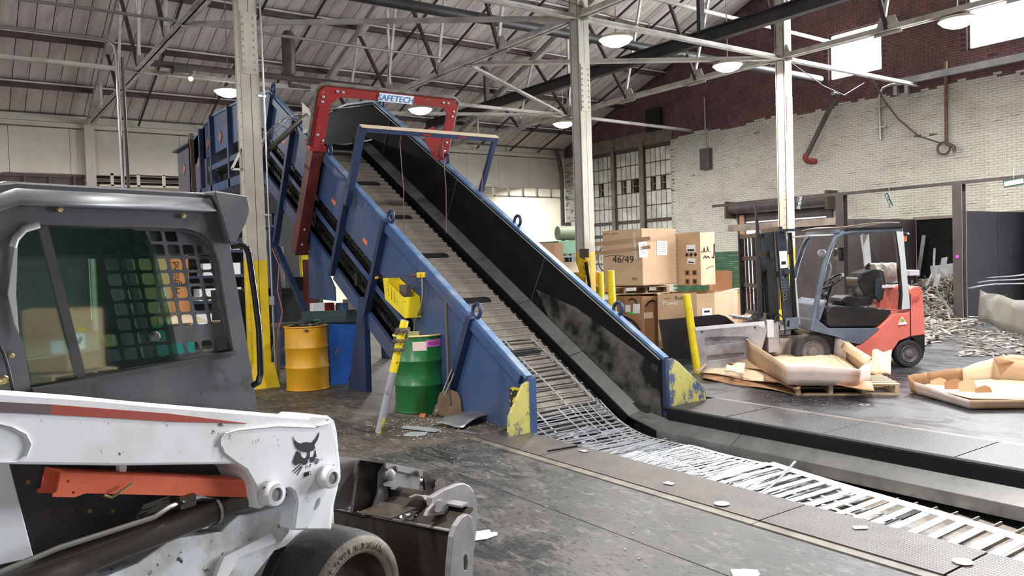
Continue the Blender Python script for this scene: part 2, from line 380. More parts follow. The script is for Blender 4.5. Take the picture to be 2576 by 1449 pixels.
while z < 10.1:
    y = 7.6 - (row % 2) * BL / 2
    while y < 25.6:
        w = BL; yc0, yc1 = y, y + w; zm = z + CH / 2
        hit = any(o[0] < yc1 and o[1] > yc0 and o[2] < zm < o[3] for o in ops)
        hid = zm < 2.35 and yc0 < 11.1
        if not hit and not hid and zm < roof_z(yc0) - 0.12:
            bnd = 5.95 + 0.06 * sin(y * 2.1) + rnd.uniform(-.05, .05)
            mt = 1 if zm > bnd else (2 if (zm < 1.75 and y > 16) else 0)
            if mt == 0 and y < 9.32 and 2.4 < zm < 5.7 and len(big) < 296: big.append(brick_at(y, z, w))
            elif rnd.random() > (0.004 if mt == 0 else 0.004):
                yy, zz, ww, hh, pr = brick_at(y, z, w); x0 = XW - pr; x1 = XW + 0.014; n = len(vs)
                vs += [(x0, yy, zz), (x0, yy + ww, zz), (x0, yy + ww, zz + hh), (x0, yy, zz + hh), (x1, yy - .002, zz - .002), (x1, yy + ww + .002, zz - .002), (x1, yy + ww + .002, zz + hh + .002), (x1, yy - .002, zz + hh + .002)]
                fs += [(n, n + 3, n + 2, n + 1), (n, n + 1, n + 5, n + 4), (n + 1, n + 2, n + 6, n + 5), (n + 2, n + 3, n + 7, n + 6), (n + 3, n, n + 4, n + 7)]; mi += [mt] * 5
        y += w
    z += CH; row += 1
me = bpy.data.meshes.new('brickwork'); me.from_pydata(vs, [], fs)
for m_ in (M['white_brick'], M['red_brick'], M['green_brick']): me.materials.append(m_)
me.polygons.foreach_set('material_index', mi); me.update()
o = bpy.data.objects.new('brickwork', me); C.objects.link(o); o.parent = wall; o['kind'] = 'stuff'
b0 = MB().b2(0, 0.014, 0, BL - 0.008, 0, CH - 0.009).build('brick', M['white_brick'], wall, local=True)
for i, (y, z, w, h, pr) in enumerate(big):
    b = b0 if i == 0 else dup(b0, wall)
    b.location = (XW - pr, y, z)
# upper windows: daylight behind, thin steel frame
for i, y in enumerate((12.21, 8.27, 4.33, 0.4)):
    w = bpy.data.objects.new('window_%d' % (i + 1), None); C.objects.link(w); w['kind'] = 'structure'; w.location = (XW, y, 6.71)
    MB().b2(0.2, 0.22, 0.02, 1.63, 0.02, 1.36).build('pane', M['daylight'], w, local=True)
    fr = MB().b2(0.1, 0.2, 0, 0.05, 0, 1.38).b2(0.1, 0.2, 1.6, 1.65, 0, 1.38).b2(0.1, 0.2, 0, 1.65, 0, 0.05).b2(0.1, 0.2, 0, 1.65, 1.33, 1.38).b2(0.12, 0.2, 0, 1.65, 1.11, 1.19)
    fr.build('window_frame', M['mullion'], w, local=True)
# wide industrial window, panes painted over
w = bpy.data.objects.new('window_5', None); C.objects.link(w); w['kind'] = 'structure'; w.location = (XW, 20.25, 0)
bays = [(0.0, 1.28), (1.55, 2.88), (3.1, 4.47)]
pm = None
for bi, (y0, y1) in enumerate(bays):
    nc = 5; cw = (y1 - y0) / nc; zz = 5.72; ri = 0
    for ri in range(9):
        h = 0.52 if ri != 5 else 0.5
        for ci in range(nc):
            vent = ri == 2 and ci in ((1, 3) if bi != 2 else (2,)) or (bi == 1 and ri == 2 and ci == 0)
            ya = y0 + ci * cw + 0.01; yb = y0 + (ci + 1) * cw - 0.01; tilt = rnd.uniform(-0.004, 0.004)
            if vent: 
                MB().b2(0.16, 0.18, ya, yb, zz - h + 0.02, zz).build('open_vent', M['dark'], w, local=True)
                MB().b2(0.08, 0.12, ya, yb, zz - h * 0.55, zz - h * 0.47).build('vent_sash', M['mullion'], w, local=True)
            else:
                MB().hexa([(0.03 + tilt, ya, zz - h + 0.015), (0.045 + tilt, ya, zz - h + 0.015), (0.045, yb, zz - h + 0.015), (0.03, yb, zz - h + 0.015), (0.03, ya, zz), (0.045, ya, zz), (0.045 - tilt, yb, zz), (0.03 - tilt, yb, zz)]).build('pane', M['pane'], w, local=True)
        zz -= h + (0.09 if ri == 4 else 0.01)
    g = MB()
    for ci in range(nc + 1): g.b2(0.02, 0.06, y0 + ci * cw - 0.009, y0 + ci * cw + 0.009, 0.9, 5.75)
    zz = 5.72
    for ri in range(9):
        g.b2(0.018, 0.06, y0, y1, zz - 0.011, zz + 0.011); zz -= 0.53 if ri != 5 else 0.51
        if ri == 4: zz -= 0.08; g.b2(-0.02, 0.06, y0, y1, zz - 0.01, zz + 0.08)
    g.build('glazing_bars', M['mullion_d'], w, local=True)
    MB().b2(-0.02, 0.16, y0 - 0.02, y1 + 0.02, 5.73, 5.86).build('window_head', M['mullion_d'], w, local=True)
for y0, y1 in ((1.3, 1.53), (2.9, 3.08), (4.47, 4.5)):
    MB().ibeam((0.0, (y0 + y1) / 2, 0), (0.0, (y0 + y1) / 2, 6.0), y1 - y0, 0.2, 0.03, 0.05, up=(1, 0, 0)).build('mullion_post', M['mullion'], w, local=True)
MB().b2(0.07, 0.1, 0, 4.47, 0.0, 1.0).b2(0.19, 0.3, 0, 4.47, 0, 5.86).build('infill_panel', M['pane'], w, local=True)
MB().b2(XW - 0.03, XW + 0.01, 20.1, 24.9, 5.88, 6.35).build('window_lintel', M['mullion'], wall)
# doorway with rolled shutter and strip curtain
d = bpy.data.objects.new('door_1', None); C.objects.link(d); d['kind'] = 'structure'; d.location = (XW, 13.95, 0)
MB().b2(-0.06, 0.1, -0.18, 0.02, 0, 3.0).build('jamb', M['purlin'], d, local=True); MB().b2(-0.06, 0.1, 3.08, 3.3, 0, 3.0).build('jamb', M['purlin'], d, local=True)
MB().b2(-0.16, -0.1, 2.98, 3.14, 0, 2.95).build('timber_post', mat('bare_timber', S(188, 152, 118), 0.7, c2=S(150, 118, 90), scale=6, stretch=(1, 1, 0.2)), d, local=True)
sh = MB().tube([(-0.28, -0.25, 3.18), (-0.28, 3.4, 3.18)], 0.2, 14)
for k in range(14):
    sh.b2(-0.05 - 0.012 * (k % 2), 0.05, -0.1, 3.2, 2.72 + k * 0.045, 2.765 + k * 0.045)
sh.build('rolled_shutter', mat('shutter_brown', S(86, 74, 70), 0.6, c2=S(60, 52, 50), scale=3), d, local=True, smooth=30)
MB().b2(-0.52, -0.02, -0.34, -0.24, 2.9, 3.45).build('shutter_bracket', M['mullion_d'], d, local=True); MB().b2(-0.52, -0.02, 3.38, 3.46, 2.85, 3.4).build('shutter_bracket', M['mullion_d'], d, local=True)
M['strip_pvc'] = mat('pvc_strip_glow', S(226, 220, 226), 0.25, c2=S(200, 196, 206), scale=1.5, stretch=(1, 6, 0.4), emit=(1, 0.96, 0.98), es=0.75)  # daylight coming through the strips is put in as a faint glow
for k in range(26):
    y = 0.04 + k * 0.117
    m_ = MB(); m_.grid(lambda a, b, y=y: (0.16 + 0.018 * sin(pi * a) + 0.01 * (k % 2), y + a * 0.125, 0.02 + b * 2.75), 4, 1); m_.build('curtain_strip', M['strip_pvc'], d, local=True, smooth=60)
MB().b2(0.1, 0.14, 0, 3.1, 2.6, 2.68).build('curtain_rail', M['mullion_d'], d, local=True)
MB().b2(0.3, 0.32, 0, 3.1, 0.9, 2.9).build('daylight_beyond', M['daylight'], d, local=True)
d2 = bpy.data.objects.new('door_2', None); C.objects.link(d2); d2['kind'] = 'structure'; d2.location = (XW, 1.0, 0)
MB().b2(0.3, 0.33, 0, 4.6, 0, 3.9).build('daylight_beyond', M['daylight'], d2, local=True)
MB().b2(-0.04, 0.3, -0.1, 0.02, 0, 3.95).b2(-0.04, 0.3, 4.58, 4.7, 0, 3.95).b2(-0.04, 0.3, -0.1, 4.7, 3.86, 3.98).build('door_frame', M['mullion_d'], d2, local=True)
# ---------------------------------------------------------------- far wall (under the eave), annex behind
wb = bpy.data.objects.new('wall_back', None); C.objects.link(wb); wb['kind'] = 'structure'
YB = 26.4
x = -9.0
while x < 21.6:
    x1 = min(x + 1.52, 21.65)
    MB().b2(x + 0.006, x1 - 0.006, YB, YB + 0.05, 4.66 if x > 3.6 else 4.62, 5.92).build('panel', M['panel_w'], wb); x = x1
MB().b2(-9, 21.65, YB + 0.05, YB + 0.1, 4.7, 6.4).build('backing', M['mullion'], wb)
MB().b2(-9, 21.65, YB - 0.1, YB + 0.02, 5.95, 6.08).b2(-9, 21.65, YB - 0.04, YB + 0.02, 6.1, 6.32).build('fascia', M['panel_w'], wb)
MB().ibeam((-9, YB - 0.05, 6.4), (21.65, YB - 0.05, 6.4), 0.16, 0.2).build('eave_beam', M['purlin'], wb)
for x in (3.65, 9.65, 15.7, -2.4): MB().ibeam((x, YB - 0.12, 0), (x, YB - 0.12, 6.2), 0.26, 0.26, 0.03, 0.03, up=(0, 1, 0)).build('eave_post', M['col'], wb)
MB().b2(3.9, 21.6, YB, YB + 0.1, 4.28, 4.34).build('rail', M['panel_w'], wb)
for k in range(24): MB().b2(4.2 + 0.73 * k, 4.28 + 0.73 * k, YB, YB + 0.08, 4.3, 4.68).build('rail_post', M['panel_w'], wb)
MB().b2(-9, 3.5, YB - 0.02, YB + 0.06, 4.5, 4.6).b2(-9, 3.5, YB - 0.02, YB + 0.06, 3.9, 4.05).b2(-9, 3.5, YB + 0.04, YB + 0.1, 0, 4.6).build('dark_cladding', M['purlin'], wb)
for k in range(12): MB().b2(3.2 - 0.62 * k, 3.27 - 0.62 * k, YB - 0.06, YB, 4.0, 4.55).build('cladding_post', M['purlin'], wb)
an = bpy.data.objects.new('wall_annex', None); C.objects.link(an); an['kind'] = 'structure'
YA = 36.0
MB().b2(2, 27, YA, YA + 0.2, 0, 6.5).b2(21.72, 21.9, 26.3, YA, 0, 6.5).build('block_face', M['cream'], an)
MB().b2(2, 27, 26.6, YA, 6.4, 6.5).build('annex_roof', M['truss_d'], an)
for k in range(9): MB().ibeam((2, 27.5 + k, 5.3), (21.7, 27.5 + k, 5.3), 0.1, 0.25).build('annex_joist', M['truss_d'] if k % 2 else M['panel_w'], an)
setting(an)
for x, y in ((5, 29.5), (11, 29.5), (17, 29.5), (20, 30)):
    area_light('annex_light', (x, y, 5.0), 0.6, 330)
# ---------------------------------------------------------------- unseen front wall, added to darken the cab glass; left gap passes fill light
wf = bpy.data.objects.new('wall_front_added', None); C.objects.link(wf); wf['kind'] = 'structure'
MB().b2(4.5, 21.9, -12.3, -12.0, 0, 9.5).b2(-12, 4.5, -12.3, -12.0, 5.2, 9.5).build('dark_cladding', mat('added_wall_dark', S(44, 54, 52), .8), wf)
# ---------------------------------------------------------------- roof
rf = bpy.data.objects.new('ceiling', None); C.objects.link(rf); rf['kind'] = 'structure'
ang = atan2(0.36, 1); sl = 22.6 / cos(ang)
p0 = MB().b2(0, 0.352, 0, sl, 0, 0.03).build('plank', M['board'], rf, local=True)
n = 0; x = -12.0
while x < 21.6:
    p = p0 if n == 0 else dup(p0, rf)
    p.location = (x, 26.6, roof_z(26.6) + rnd.uniform(-0.006, 0.006)); p.rotation_euler = (0, 0, 0)
    p.rotation_euler = Euler((ang, 0, pi)); p.location.x = x + 0.37
    x += 0.37; n += 1
q = MB(); q.hexa([(-12, -15, rz2(-15)), (21.9, -15, rz2(-15)), (21.9, 4, rz2(4)), (-12, 4, rz2(4)), (-12, -15, rz2(-15) + .1), (21.9, -15, rz2(-15) + .1), (21.9, 4, rz2(4) + .1), (-12, 4, rz2(4) + .1)])
q.hexa([(-12.2, 4, rz2(4) + .05), (22, 4, rz2(4) + .05), (22, 26.8, rz2(26.8) + .05), (-12.2, 26.8, rz2(26.8) + .05), (-12.2, 4, rz2(4) + .15), (22, 4, rz2(4) + .15), (22, 26.8, rz2(26.8) + .15), (-12.2, 26.8, rz2(26.8) + .15)])
q.build('roof_deck', M['roof_out'], rf)
for y in (24.7, 22.6, 20.45, 18.35, 16.2, 14.1, 12.0, 9.9, 7.8, 5.7):
    z = roof_z(y) - 0.14
    MB().ibeam((-12, y, z), (21.68, y, z), 0.12, 0.2, 0.02, 0.02).build('purlin', M['purlin'], rf)
    MB().b2(-12, 21.68, y - 0.12, y - 0.06, z + 0.02, z + 0.06).build('purlin_flange', M['board'], rf)
# sag rods between purlins
for x in (0.8, 5.0, 6.9, 8.3, 11.2, 12.8, 14.3, 17.2, 18.8, 20.2):
    MB().bar((x, 26.2, roof_z(26.2) - .25), (x, 5, roof_z(5) - .25), 0.05, 0.05).build('sag_rod', M['beam_blk'], rf)
# ---------------------------------------------------------------- trusses, one per bay
def truss(x, lab_):
    t = thing('roof_truss', lab_, 'truss', (x, 26.2, 6.05), group='roof trusses')
    B = lambda y: (x, y, 6.05); T = lambda y: (x, y, roof_z(y) - 0.36)
    for dx in (-0.015, 0.015):
        MB().angle((x + dx, 26.2, 6.05), (x + dx, -6, 6.05), 0.12, 0.014, flip=1 if dx > 0 else -1).build('bottom_chord', M['truss_w'], t)
    MB().ibeam(T(26.0), T(4.2), 0.16, 0.2).build('top_chord', M['truss_w'], t)
    bn = [26.1, 21.3, 18.8, 16.2, 13.7, 11.2, 8.7, 6.2]
    tn = [24.7, 22.6, 20.45, 18.0, 15.2, 12.4, 9.9, 7.6]
    for i in range(1, 8):
        MB().bar(B(bn[i]), T(tn[i]), 0.07, 0.07).build('web_diagonal', M['truss_d'], t)
    for i in range(1, 7):
        MB().bar(B(bn[i] + 0.1), T(tn[i + 1]), 0.06, 0.06).build('web_tie', M['truss_w'], t)
    for y in (23.8, 18.7): MB().bar(B(y), T(y), 0.06, 0.06).build('web_post', M['truss_w'], t)
    for y in bn[1:]:
        MB().prism([(-0.3, -0.07), (0.3, -0.07), (0.16, 0.3), (-0.16, 0.3)], 0.012, (x + 0.01, y, 6.05), (0, 1, 0), (0, 0, 1)).build('gusset', M['truss_w'], t)
truss(3.65, 'riveted steel roof truss meeting the nearest column at left')
truss(9.65, 'riveted steel roof truss meeting the middle column above the conveyor')
truss(15.7, 'riveted steel roof truss meeting the column in front of the brick wall')
truss(-2.4, 'riveted steel roof truss nearest the left end of the hall')
def strut(p, q, w, m, lab_, name='brace_bar'):
    o = MB().angle(p, q, w, 0.012).build(name, m); lab(o, lab_); return setting(o)
Z6 = 6.02
strut((-2.4, 18.9, Z6), (3.65, 18.9, Z6), 0.1, M['truss_w'], 'pale strut from the leftmost truss to the eave truss beside the conduit elbow')
strut((3.65, 18.9, Z6), (9.65, 18.9, Z6), 0.1, M['truss_w'], 'pale strut level with the back of the red arch, beyond the nearest column')
strut((9.65, 18.9, Z6), (15.7, 18.9, Z6), 0.1, M['truss_w'], 'pale strut running into the lamp beside the middle column')
strut((15.7, 18.9, Z6), (21.7, 19.2, Z6), 0.1, M['truss_w'], 'pale strut from behind the middle column to the brick wall')
strut((9.65, 15.0, Z6), (15.7, 11.2, Z6), 0.11, M['truss_w'], 'level pale brace meeting the column before the brick wall')
strut((9.65, 15.0, Z6), (15.7, 18.9, Z6), 0.11, M['truss_w'], 'pale brace slanting down to the middle column')
strut((9.65, 21.3, Z6), (15.7, 18.9, Z6), 0.1, M['truss_w'], 'thin pale brace below the strut behind the red arch')
strut((9.65, 11.2, Z6), (15.7, 11.2, Z6), 0.12, M['truss_w'], 'broad pale strut joining the tops of the two right columns')
strut((15.7, 11.2, Z6), (21.7, 11.2, Z6), 0.12, M['truss_w'], 'pale strut from the right column to the brick wall under the bright window')
strut((3.65, 15.0, Z6), (9.65, 11.2, Z6), 0.1, M['truss_w'], 'pale brace passing high above the red arch to the middle column')
strut((3.65, 11.2, Z6), (9.65, 11.2, Z6), 0.12, M['truss_w'], 'pale strut along the top edge between the two nearer columns')
o = MB().ibeam((14.0, 24.5, 6.5), (14.0, 1.5, 6.5), 0.18, 0.3, 0.03, 0.02).build('monorail_beam', M['beam_blk']); setting(lab(o, 'blackened hoist beam crossing behind the middle column'))
o = MB().b2(13.93, 14.07, 20.6, 20.7, 6.6, 7.7).b2(13.93, 14.07, 12.0, 12.1, 6.6, 11.0).build('hanger', M['beam_blk'], o)
# ---------------------------------------------------------------- columns
def column(x, y, top, lab_, rivets):
    t = thing('steel_column', lab_, 'column', (x, y, 0), group='riveted columns')
    a = 0.125
    for nm, z0, z1, m in (('shaft', 1.78, top, M['col']), ('painted_foot', 0.02, 1.78, M['col_y'])):
        g = MB(); g.b2(x - a, x + a, y - a, y - a + 0.018, z0, z1).b2(x - a, x + a, y + a - 0.018, y + a, z0, z1).b2(x - 0.012, x + 0.012, y - a, y + a, z0, z1)
        g.b2(x - a, x - a + 0.02, y - a + 0.04, y + a - 0.04, z0, z1)
        g.b2(x - a + 0.002, x - 0.004, y - a - 0.008, y - a, z0, z1).b2(x + 0.004, x + a - 0.002, y - a - 0.008, y - a, z0, z1)
        g.build(nm, m, t)
    for z in (4.35, 9.0):
        MB().b2(x - 0.105, x + 0.11, y - a - 0.022, y - a - 0.006, z, z + 0.85).build('splice_plate', M['col'], t)
        for k in range(8):
            for xx in (x - 0.07, x + 0.075): MB().lathe([(0.019, 0), (0.016, 0.009), (0.007, 0.014), (0, 0.015)], 8, (xx, y - a - 0.022, z + 0.07 + k * 0.1), (0, -1, 0)).build('rivet', M['col'], t)
    rv = MB()
    zz = 0.6
    while zz < top - 0.3:
        rv.lathe([(0.017, 0), (0.014, 0.008), (0, 0.013)], 6, (x - a, y - 0.05, zz), (-1, 0, 0)); zz += 0.19
    rv.build('side_rivets', M['col'], t)
    g = MB(); g.hexa([(x - .2, y - .24, 0), (x + .2, y - .24, 0), (x + .2, y + .24, 0), (x - .2, y + .24, 0), (x - .15, y - .16, .34), (x + .15, y - .16, .34), (x + .15, y + .16, .34), (x - .15, y + .16, .34)])
    g.build('base_shoe', M['col_y'], t)
    for xx in (x - 0.12, x + 0.12):
        for zz in (0.08, 0.17, 0.26): MB().lathe([(0.022, 0), (0.016, 0.012), (0, 0.017)], 8, (xx, y - 0.225 + zz * .22, zz), (0, -1, 0.2)).build('rivet', M['col_y'], t)
    return t
column(3.57, 11.2, 11.2, 'riveted steel column with yellow foot beside the yellow drum', 1)
column(9.68, 11.2, 11.2, 'riveted steel column with yellow notice tied to its foot', 1)
column(15.78, 11.2, 11.2, 'riveted steel column rising behind the forklift mast', 1)

# ---------------------------------------------------------------- steel slat conveyor
TH = radians(30.4); CT, ST = cos(TH), sin(TH)
P = lambda X, s, n: (X, 6.1 + s * CT - n * ST, 0.54 + s * ST + n * CT)
ES = (0, CT, ST); EN = (0, -ST, CT)
M['blue'] = mat('blue_paint_worn', S(50, 74, 116), 0.45, c2=S(72, 78, 98), scale=0.9, lo=0.45, hi=0.72, c3=S(38, 56, 90), s3=3.0, lo3=0.55, hi3=0.75, rough2=0.5)
M['blue_d'] = mat('blue_paint_dark', S(34, 50, 84), 0.5, c2=S(26, 36, 60), scale=2.2, lo=0.45, hi=0.75)
M['blue_l'] = mat('blue_cap_scuffed', S(84, 116, 156), 0.4, 0.2, c2=S(142, 152, 164), scale=4, lo=0.45, hi=0.7)
M['blue_h'] = mat('hood_blue_dusty', S(84, 80, 86), 0.6, c2=S(66, 74, 92), scale=1.2, lo=0.42, hi=0.7)
M['liner'] = mat('black_liner', S(20, 21, 23), 0.75, c2=S(28, 29, 30), scale=1.4, lo=0.45, hi=0.8, spec=0.12)
M['liner_worn'] = mat('liner_polished', S(120, 116, 108), 0.32, 0.6, c2=S(26, 26, 26), scale=2.2, lo=0.42, hi=0.6, rough2=.7)
M['slat'] = mat('belt_slat', S(150, 140, 130), 0.5, 0.2, c2=S(112, 104, 96), scale=7, c3=S(150, 145, 138), s3=26, lo3=0.62, hi3=0.7, rnd_v=0.12)
M['slat_lip'] = mat('belt_slat_lip', S(176, 170, 160), 0.4, 0.3, c2=S(160, 152, 142), scale=9)
M['cleat'] = mat('cleat_black', S(20, 20, 21), 0.6)
M['chain'] = mat('oily_chain', S(58, 52, 48), 0.35, 0.5, c2=S(22, 20, 20), scale=16, lo=0.42, hi=0.6)
M['orange_f'] = mat('orange_label_faded', S(150, 96, 76), 0.6)
M['orange'] = mat('orange_label', S(226, 110, 60), 0.5)
cv = thing('slat_conveyor', 'long inclined blue steel slat conveyor rising out of the floor pit', 'conveyor', (5.4, 6.1, 0))
PR = lambda poly, t, X: MB().prism(poly, t, (X, 0, 0), (0, 1, 0), (0, 0, 1))
yz = lambda s, n: P(0, s, n)[1:]
# left side: outer sheet
left = [(6.1, 0.54), (13.0, 4.585), (14.7, 4.71), (16.4, 4.74), (17.2, 4.6), (18.0, 4.46), (18.0, 3.95), yz(8.1, -0.68), yz(2.6, -0.68), yz(2.2, -0.75), (7.76, 0.0), (6.1, 0.0)]
PR(left, 0.03, 4.5).build('side_panel', M['blue'], cv)
lip = [(6.1, 0.54), (13.0, 4.585), (14.7, 4.71), (16.4, 4.74), (17.2, 4.6), (18.0, 4.46)]
def cap(poly, X, w, m, nm):
    g = MB()
    for a, b in zip(poly, poly[1:]):
        a = Vector((X, a[0], a[1])); b = Vector((X, b[0], b[1])); g.bar(a, b, w, 0.035, (0, -0.5, 0.87))
    return g.build(nm, m, cv)
cap(lip, 4.515, 0.075, M['blue_l'], 'top_flange')
g = MB()
for a, b in zip(lip[:2], lip[1:2]): g.bar(P(4.475, 0.05, -0.06), P(4.475, 7.95, -0.06), 0.05, 0.1, EN)
g.build('edge_angle', M['blue'], cv)
# right side: black inside, blue outside
right = [(6.1, -0.3), (6.1, 0.54), (12.95, 4.58), (14.1, 4.72), (18, 4.72), (18, 3.9), yz(7.9, -1.0), yz(0.6, -1.0), (6.5, -0.3)]
PR(right, 0.02, 6.34).build('liner_plate', M['liner'], cv)
PR(right, 0.025, 6.362).build('side_panel', M['blue'], cv)
MB().prism([(6.12, -0.2), yz(0.02, -0.12), yz(1.5, -0.28), yz(2.3, -0.5), yz(1.9, -0.68), yz(0.5, -0.68), (6.3, -0.2)], 0.004, (6.334, 0, 0), (0, 1, 0), (0, 0, 1)).build('polished_patch', M['liner_worn'], cv)
rl = [(6.08, 0.54), (12.95, 4.58), (14.1, 4.72), (18, 4.72)]
cap(rl, 6.37, 0.075, M['blue_l'], 'top_flange')
g = MB().bar(P(6.333, 0.02, -0.03), P(6.333, 7.95, -0.03), 0.012, 0.012, EN); g.build('wear_edge', M['galv'], cv)
for s in (2.33, 4.75, 7.2): MB().bar(P(6.336, s, -0.02), P(6.336, s, -0.68), 0.004, 0.012, ES).build('plate_seam', M['pipe'], cv)
# galvanised chute along the right hand side
joints = [-0.02, 1.15, 2.35, 3.5, 4.75, 6.0, 7.3, 8.05]
for a, b in zip(joints, joints[1:]):
    MB().hexa([P(6.15, a, -.755), P(6.335, a, -.705), P(6.335, b - .012, -.705), P(6.15, b - .012, -.755), P(6.15, a, -.74), P(6.335, a, -.69), P(6.335, b - .012, -.69), P(6.15, b - .012, -.74)]).build('chute_plate', M['galv_d'], cv)
MB().hexa([P(6.13, -0.02, -.83), P(6.15, -0.02, -.83), P(6.15, 8.05, -.83), P(6.13, 8.05, -.83), P(6.13, -0.02, -.745), P(6.15, -0.02, -.745), P(6.15, 8.05, -.745), P(6.13, 8.05, -.745)]).build('chute_skirt', M['liner'], cv)
MB().hexa([(6.15, 13.1, 3.85), (6.335, 13.05, 3.9), (6.335, 15.3, 4.07), (6.15, 15.3, 4.02), (6.15, 13.1, 3.87), (6.335, 13.05, 3.92), (6.335, 15.3, 4.09), (6.15, 15.3, 4.04)]).build('chute_plate', M['galv_d'], cv)
# trough along the pit
js = [6.0, 5.02, 2.02, -0.9, -3.8]
for a, b in zip(js, js[1:]):
    MB().hexa([(6.13, b + .008, -.215), (6.3, b + .008, -.12), (6.3, a, -.12), (6.13, a, -.215), (6.13, b + .008, -.2), (6.3, b + .008, -.105), (6.3, a, -.105), (6.13, a, -.2)]).build('trough_plate', M['galv_d'], cv)
    MB().b2(6.115, 6.13, b + 0.004, a, -0.30, -0.2).build('trough_skirt', M['galv_d'], cv)
    MB().b2(6.285, 6.3, b + 0.004, a, -0.11, 0.005).build('upper_skirt', M['liner'], cv)
MB().hexa([(6.13, 6.0, -.215), (6.3, 6.0, -.12), P(6.335, -0.02, -.705), P(6.15, -0.02, -.755), (6.13, 6.0, -.2), (6.3, 6.0, -.105), P(6.335, -0.02, -.69), P(6.15, -0.02, -.74)]).build('trough_corner', M['galv_d'], cv)
MB().b2(6.3, 6.37, -3.8, 6.07, -0.02, 0.012).build('trough_rim', M['liner'], cv)
# belt: overlapping slats along the path, black cleats every eighth
path = [(-3.6, -0.32), (5.6, -0.32)]
for k in range(1, 9):
    a = TH * k / 8; R_ = 1.8; path.append((5.72 + R_ * sin(a), -0.32 + R_ * (1 - cos(a))))
d0 = yz(7.35, -0.8); path.append(d0)
for k in range(1, 6):
    a = TH * (1 - k / 5); path.append((path[-1][0] + 0.14 * cos(a), path[-1][1] + 0.14 * sin(a)))
path.append((17.8, path[-1][1]))
acc = [0.0]
for a, b in zip(path, path[1:]): acc.append(acc[-1] + sqrt((b[0] - a[0]) ** 2 + (b[1] - a[1]) ** 2))
def on_path(d):
    d = max(0.0, min(d, acc[-1] - 1e-4))
    for i in range(len(acc) - 1):
        if d <= acc[i + 1]:
            t = (d - acc[i]) / (acc[i + 1] - acc[i]); a, b = path[i], path[i + 1]
            return (a[0] + (b[0] - a[0]) * t, a[1] + (b[1] - a[1]) * t, atan2(b[1] - a[1], b[0] - a[0]))
s0 = MB(); s0.hexa([(-.72, .006, -.05), (.72, .006, -.05), (.72, .149, -.03), (-.72, .149, -.03), (-.72, .006, -.016), (.72, .006, -.016), (.72, .149, 0), (-.72, .149, 0)]); s0 = s0.build('slat', M['slat'], cv, local=True)
l0 = MB().b2(-0.72, 0.72, -0.002, 0.012, -0.02, 0.02).build('lip', M['slat_lip'], s0, local=True)
c0 = MB().prism(rrect(-0.7, 0.54, 0.012, 0.14, 0.05, 4), 0.03, (0, 0, 0), (1, 0, 0), (0, 1, 0)).build('cleat', M['cleat'], s0, local=True)
k = 0; d = 0.0; first = True
while d < acc[-1] - 0.2:
    y, z, a = on_path(d)
    sl_ = s0 if first else dup(s0, cv)
    sl_.location = (5.3 - 5.4, y - 6.1, z); sl_.rotation_euler = (a, 0, 0)
    if not first:
        dup(l0, sl_)
        if k % 8 == 4: dup(c0, sl_)
    first = False; d += 0.15; k += 1
bpy.data.objects.remove(c0)
MB().b2(4.56, 6.1, -3.6, 6.0, -0.5, -0.36).build('return_cover', M['pit'], cv)
MB().hexa([P(4.56, 0.2, -1.1), P(6.3, 0.2, -1.1), P(6.3, 8, -1.1), P(4.56, 8, -1.1), P(4.56, 0.2, -.86), P(6.3, 0.2, -.86), P(6.3, 8, -.86), P(4.56, 8, -.86)]).build('carry_deck', M['liner'], cv)
# open side frame: chain run, rail, lower beam, return run
g = MB(); g.hexa([P(4.6, 1.9, -.94), P(4.66, 1.9, -.94), P(4.66, 8.4, -.94), P(4.6, 8.4, -.94), P(4.6, 1.9, -.68), P(4.66, 1.9, -.68), P(4.66, 8.4, -.68), P(4.6, 8.4, -.68)]); g.build('chain_guide', M['chain'], cv)
for r_, n_ in ((0, -.8), (1, -1.2)):
    cl = MB()
    s = 1.9
    while s < 8.4:
        cl.lathe([(0, -.012), (0.045, -.012), (0.045, .012), (0, .012)], 8, P(4.575, s, n_), (1, 0, 0)); cl.bar(P(4.57, s, n_), P(4.57, s + 0.1, n_), 0.014, 0.05, EN); s += 0.12
    cl.build('roller_chain', M['chain'], cv)
MB().angle(P(4.5, 2.2, -.94), P(4.5, 8.5, -.94), 0.07, 0.015, EN).build('guide_rail', M['blue'], cv)
for a, b in ((2.35, 3.2), (3.28, 4.38), (4.46, 5.45), (5.55, 6.6), (6.7, 8.3)):
    MB().bar(P(4.5, a, -1.38), P(4.5, b, -1.38), 0.05, 0.19, EN).build('lower_beam', M['blue'], cv)
g = MB()
s = 2.0
while s < 8.3:
    g.hexa([P(4.62, s, -1.3), P(6.1, s, -1.3), P(6.1, s + .145, -1.3), P(4.62, s + .145, -1.3), P(4.62, s, -1.27), P(6.1, s, -1.27), P(6.1, s + .145, -1.27), P(4.62, s + .145, -1.27)]); s += 0.152
g.build('return_slats', M['slat'], cv)
MB().hexa([P(4.7, 1.7, -1.52), P(6.3, 1.7, -1.52), P(6.3, 8.3, -1.52), P(4.7, 8.3, -1.52), P(4.7, 1.7, -1.49), P(6.3, 1.7, -1.49), P(6.3, 8.3, -1.49), P(4.7, 8.3, -1.49)]).build('bottom_pan', M['liner'], cv)
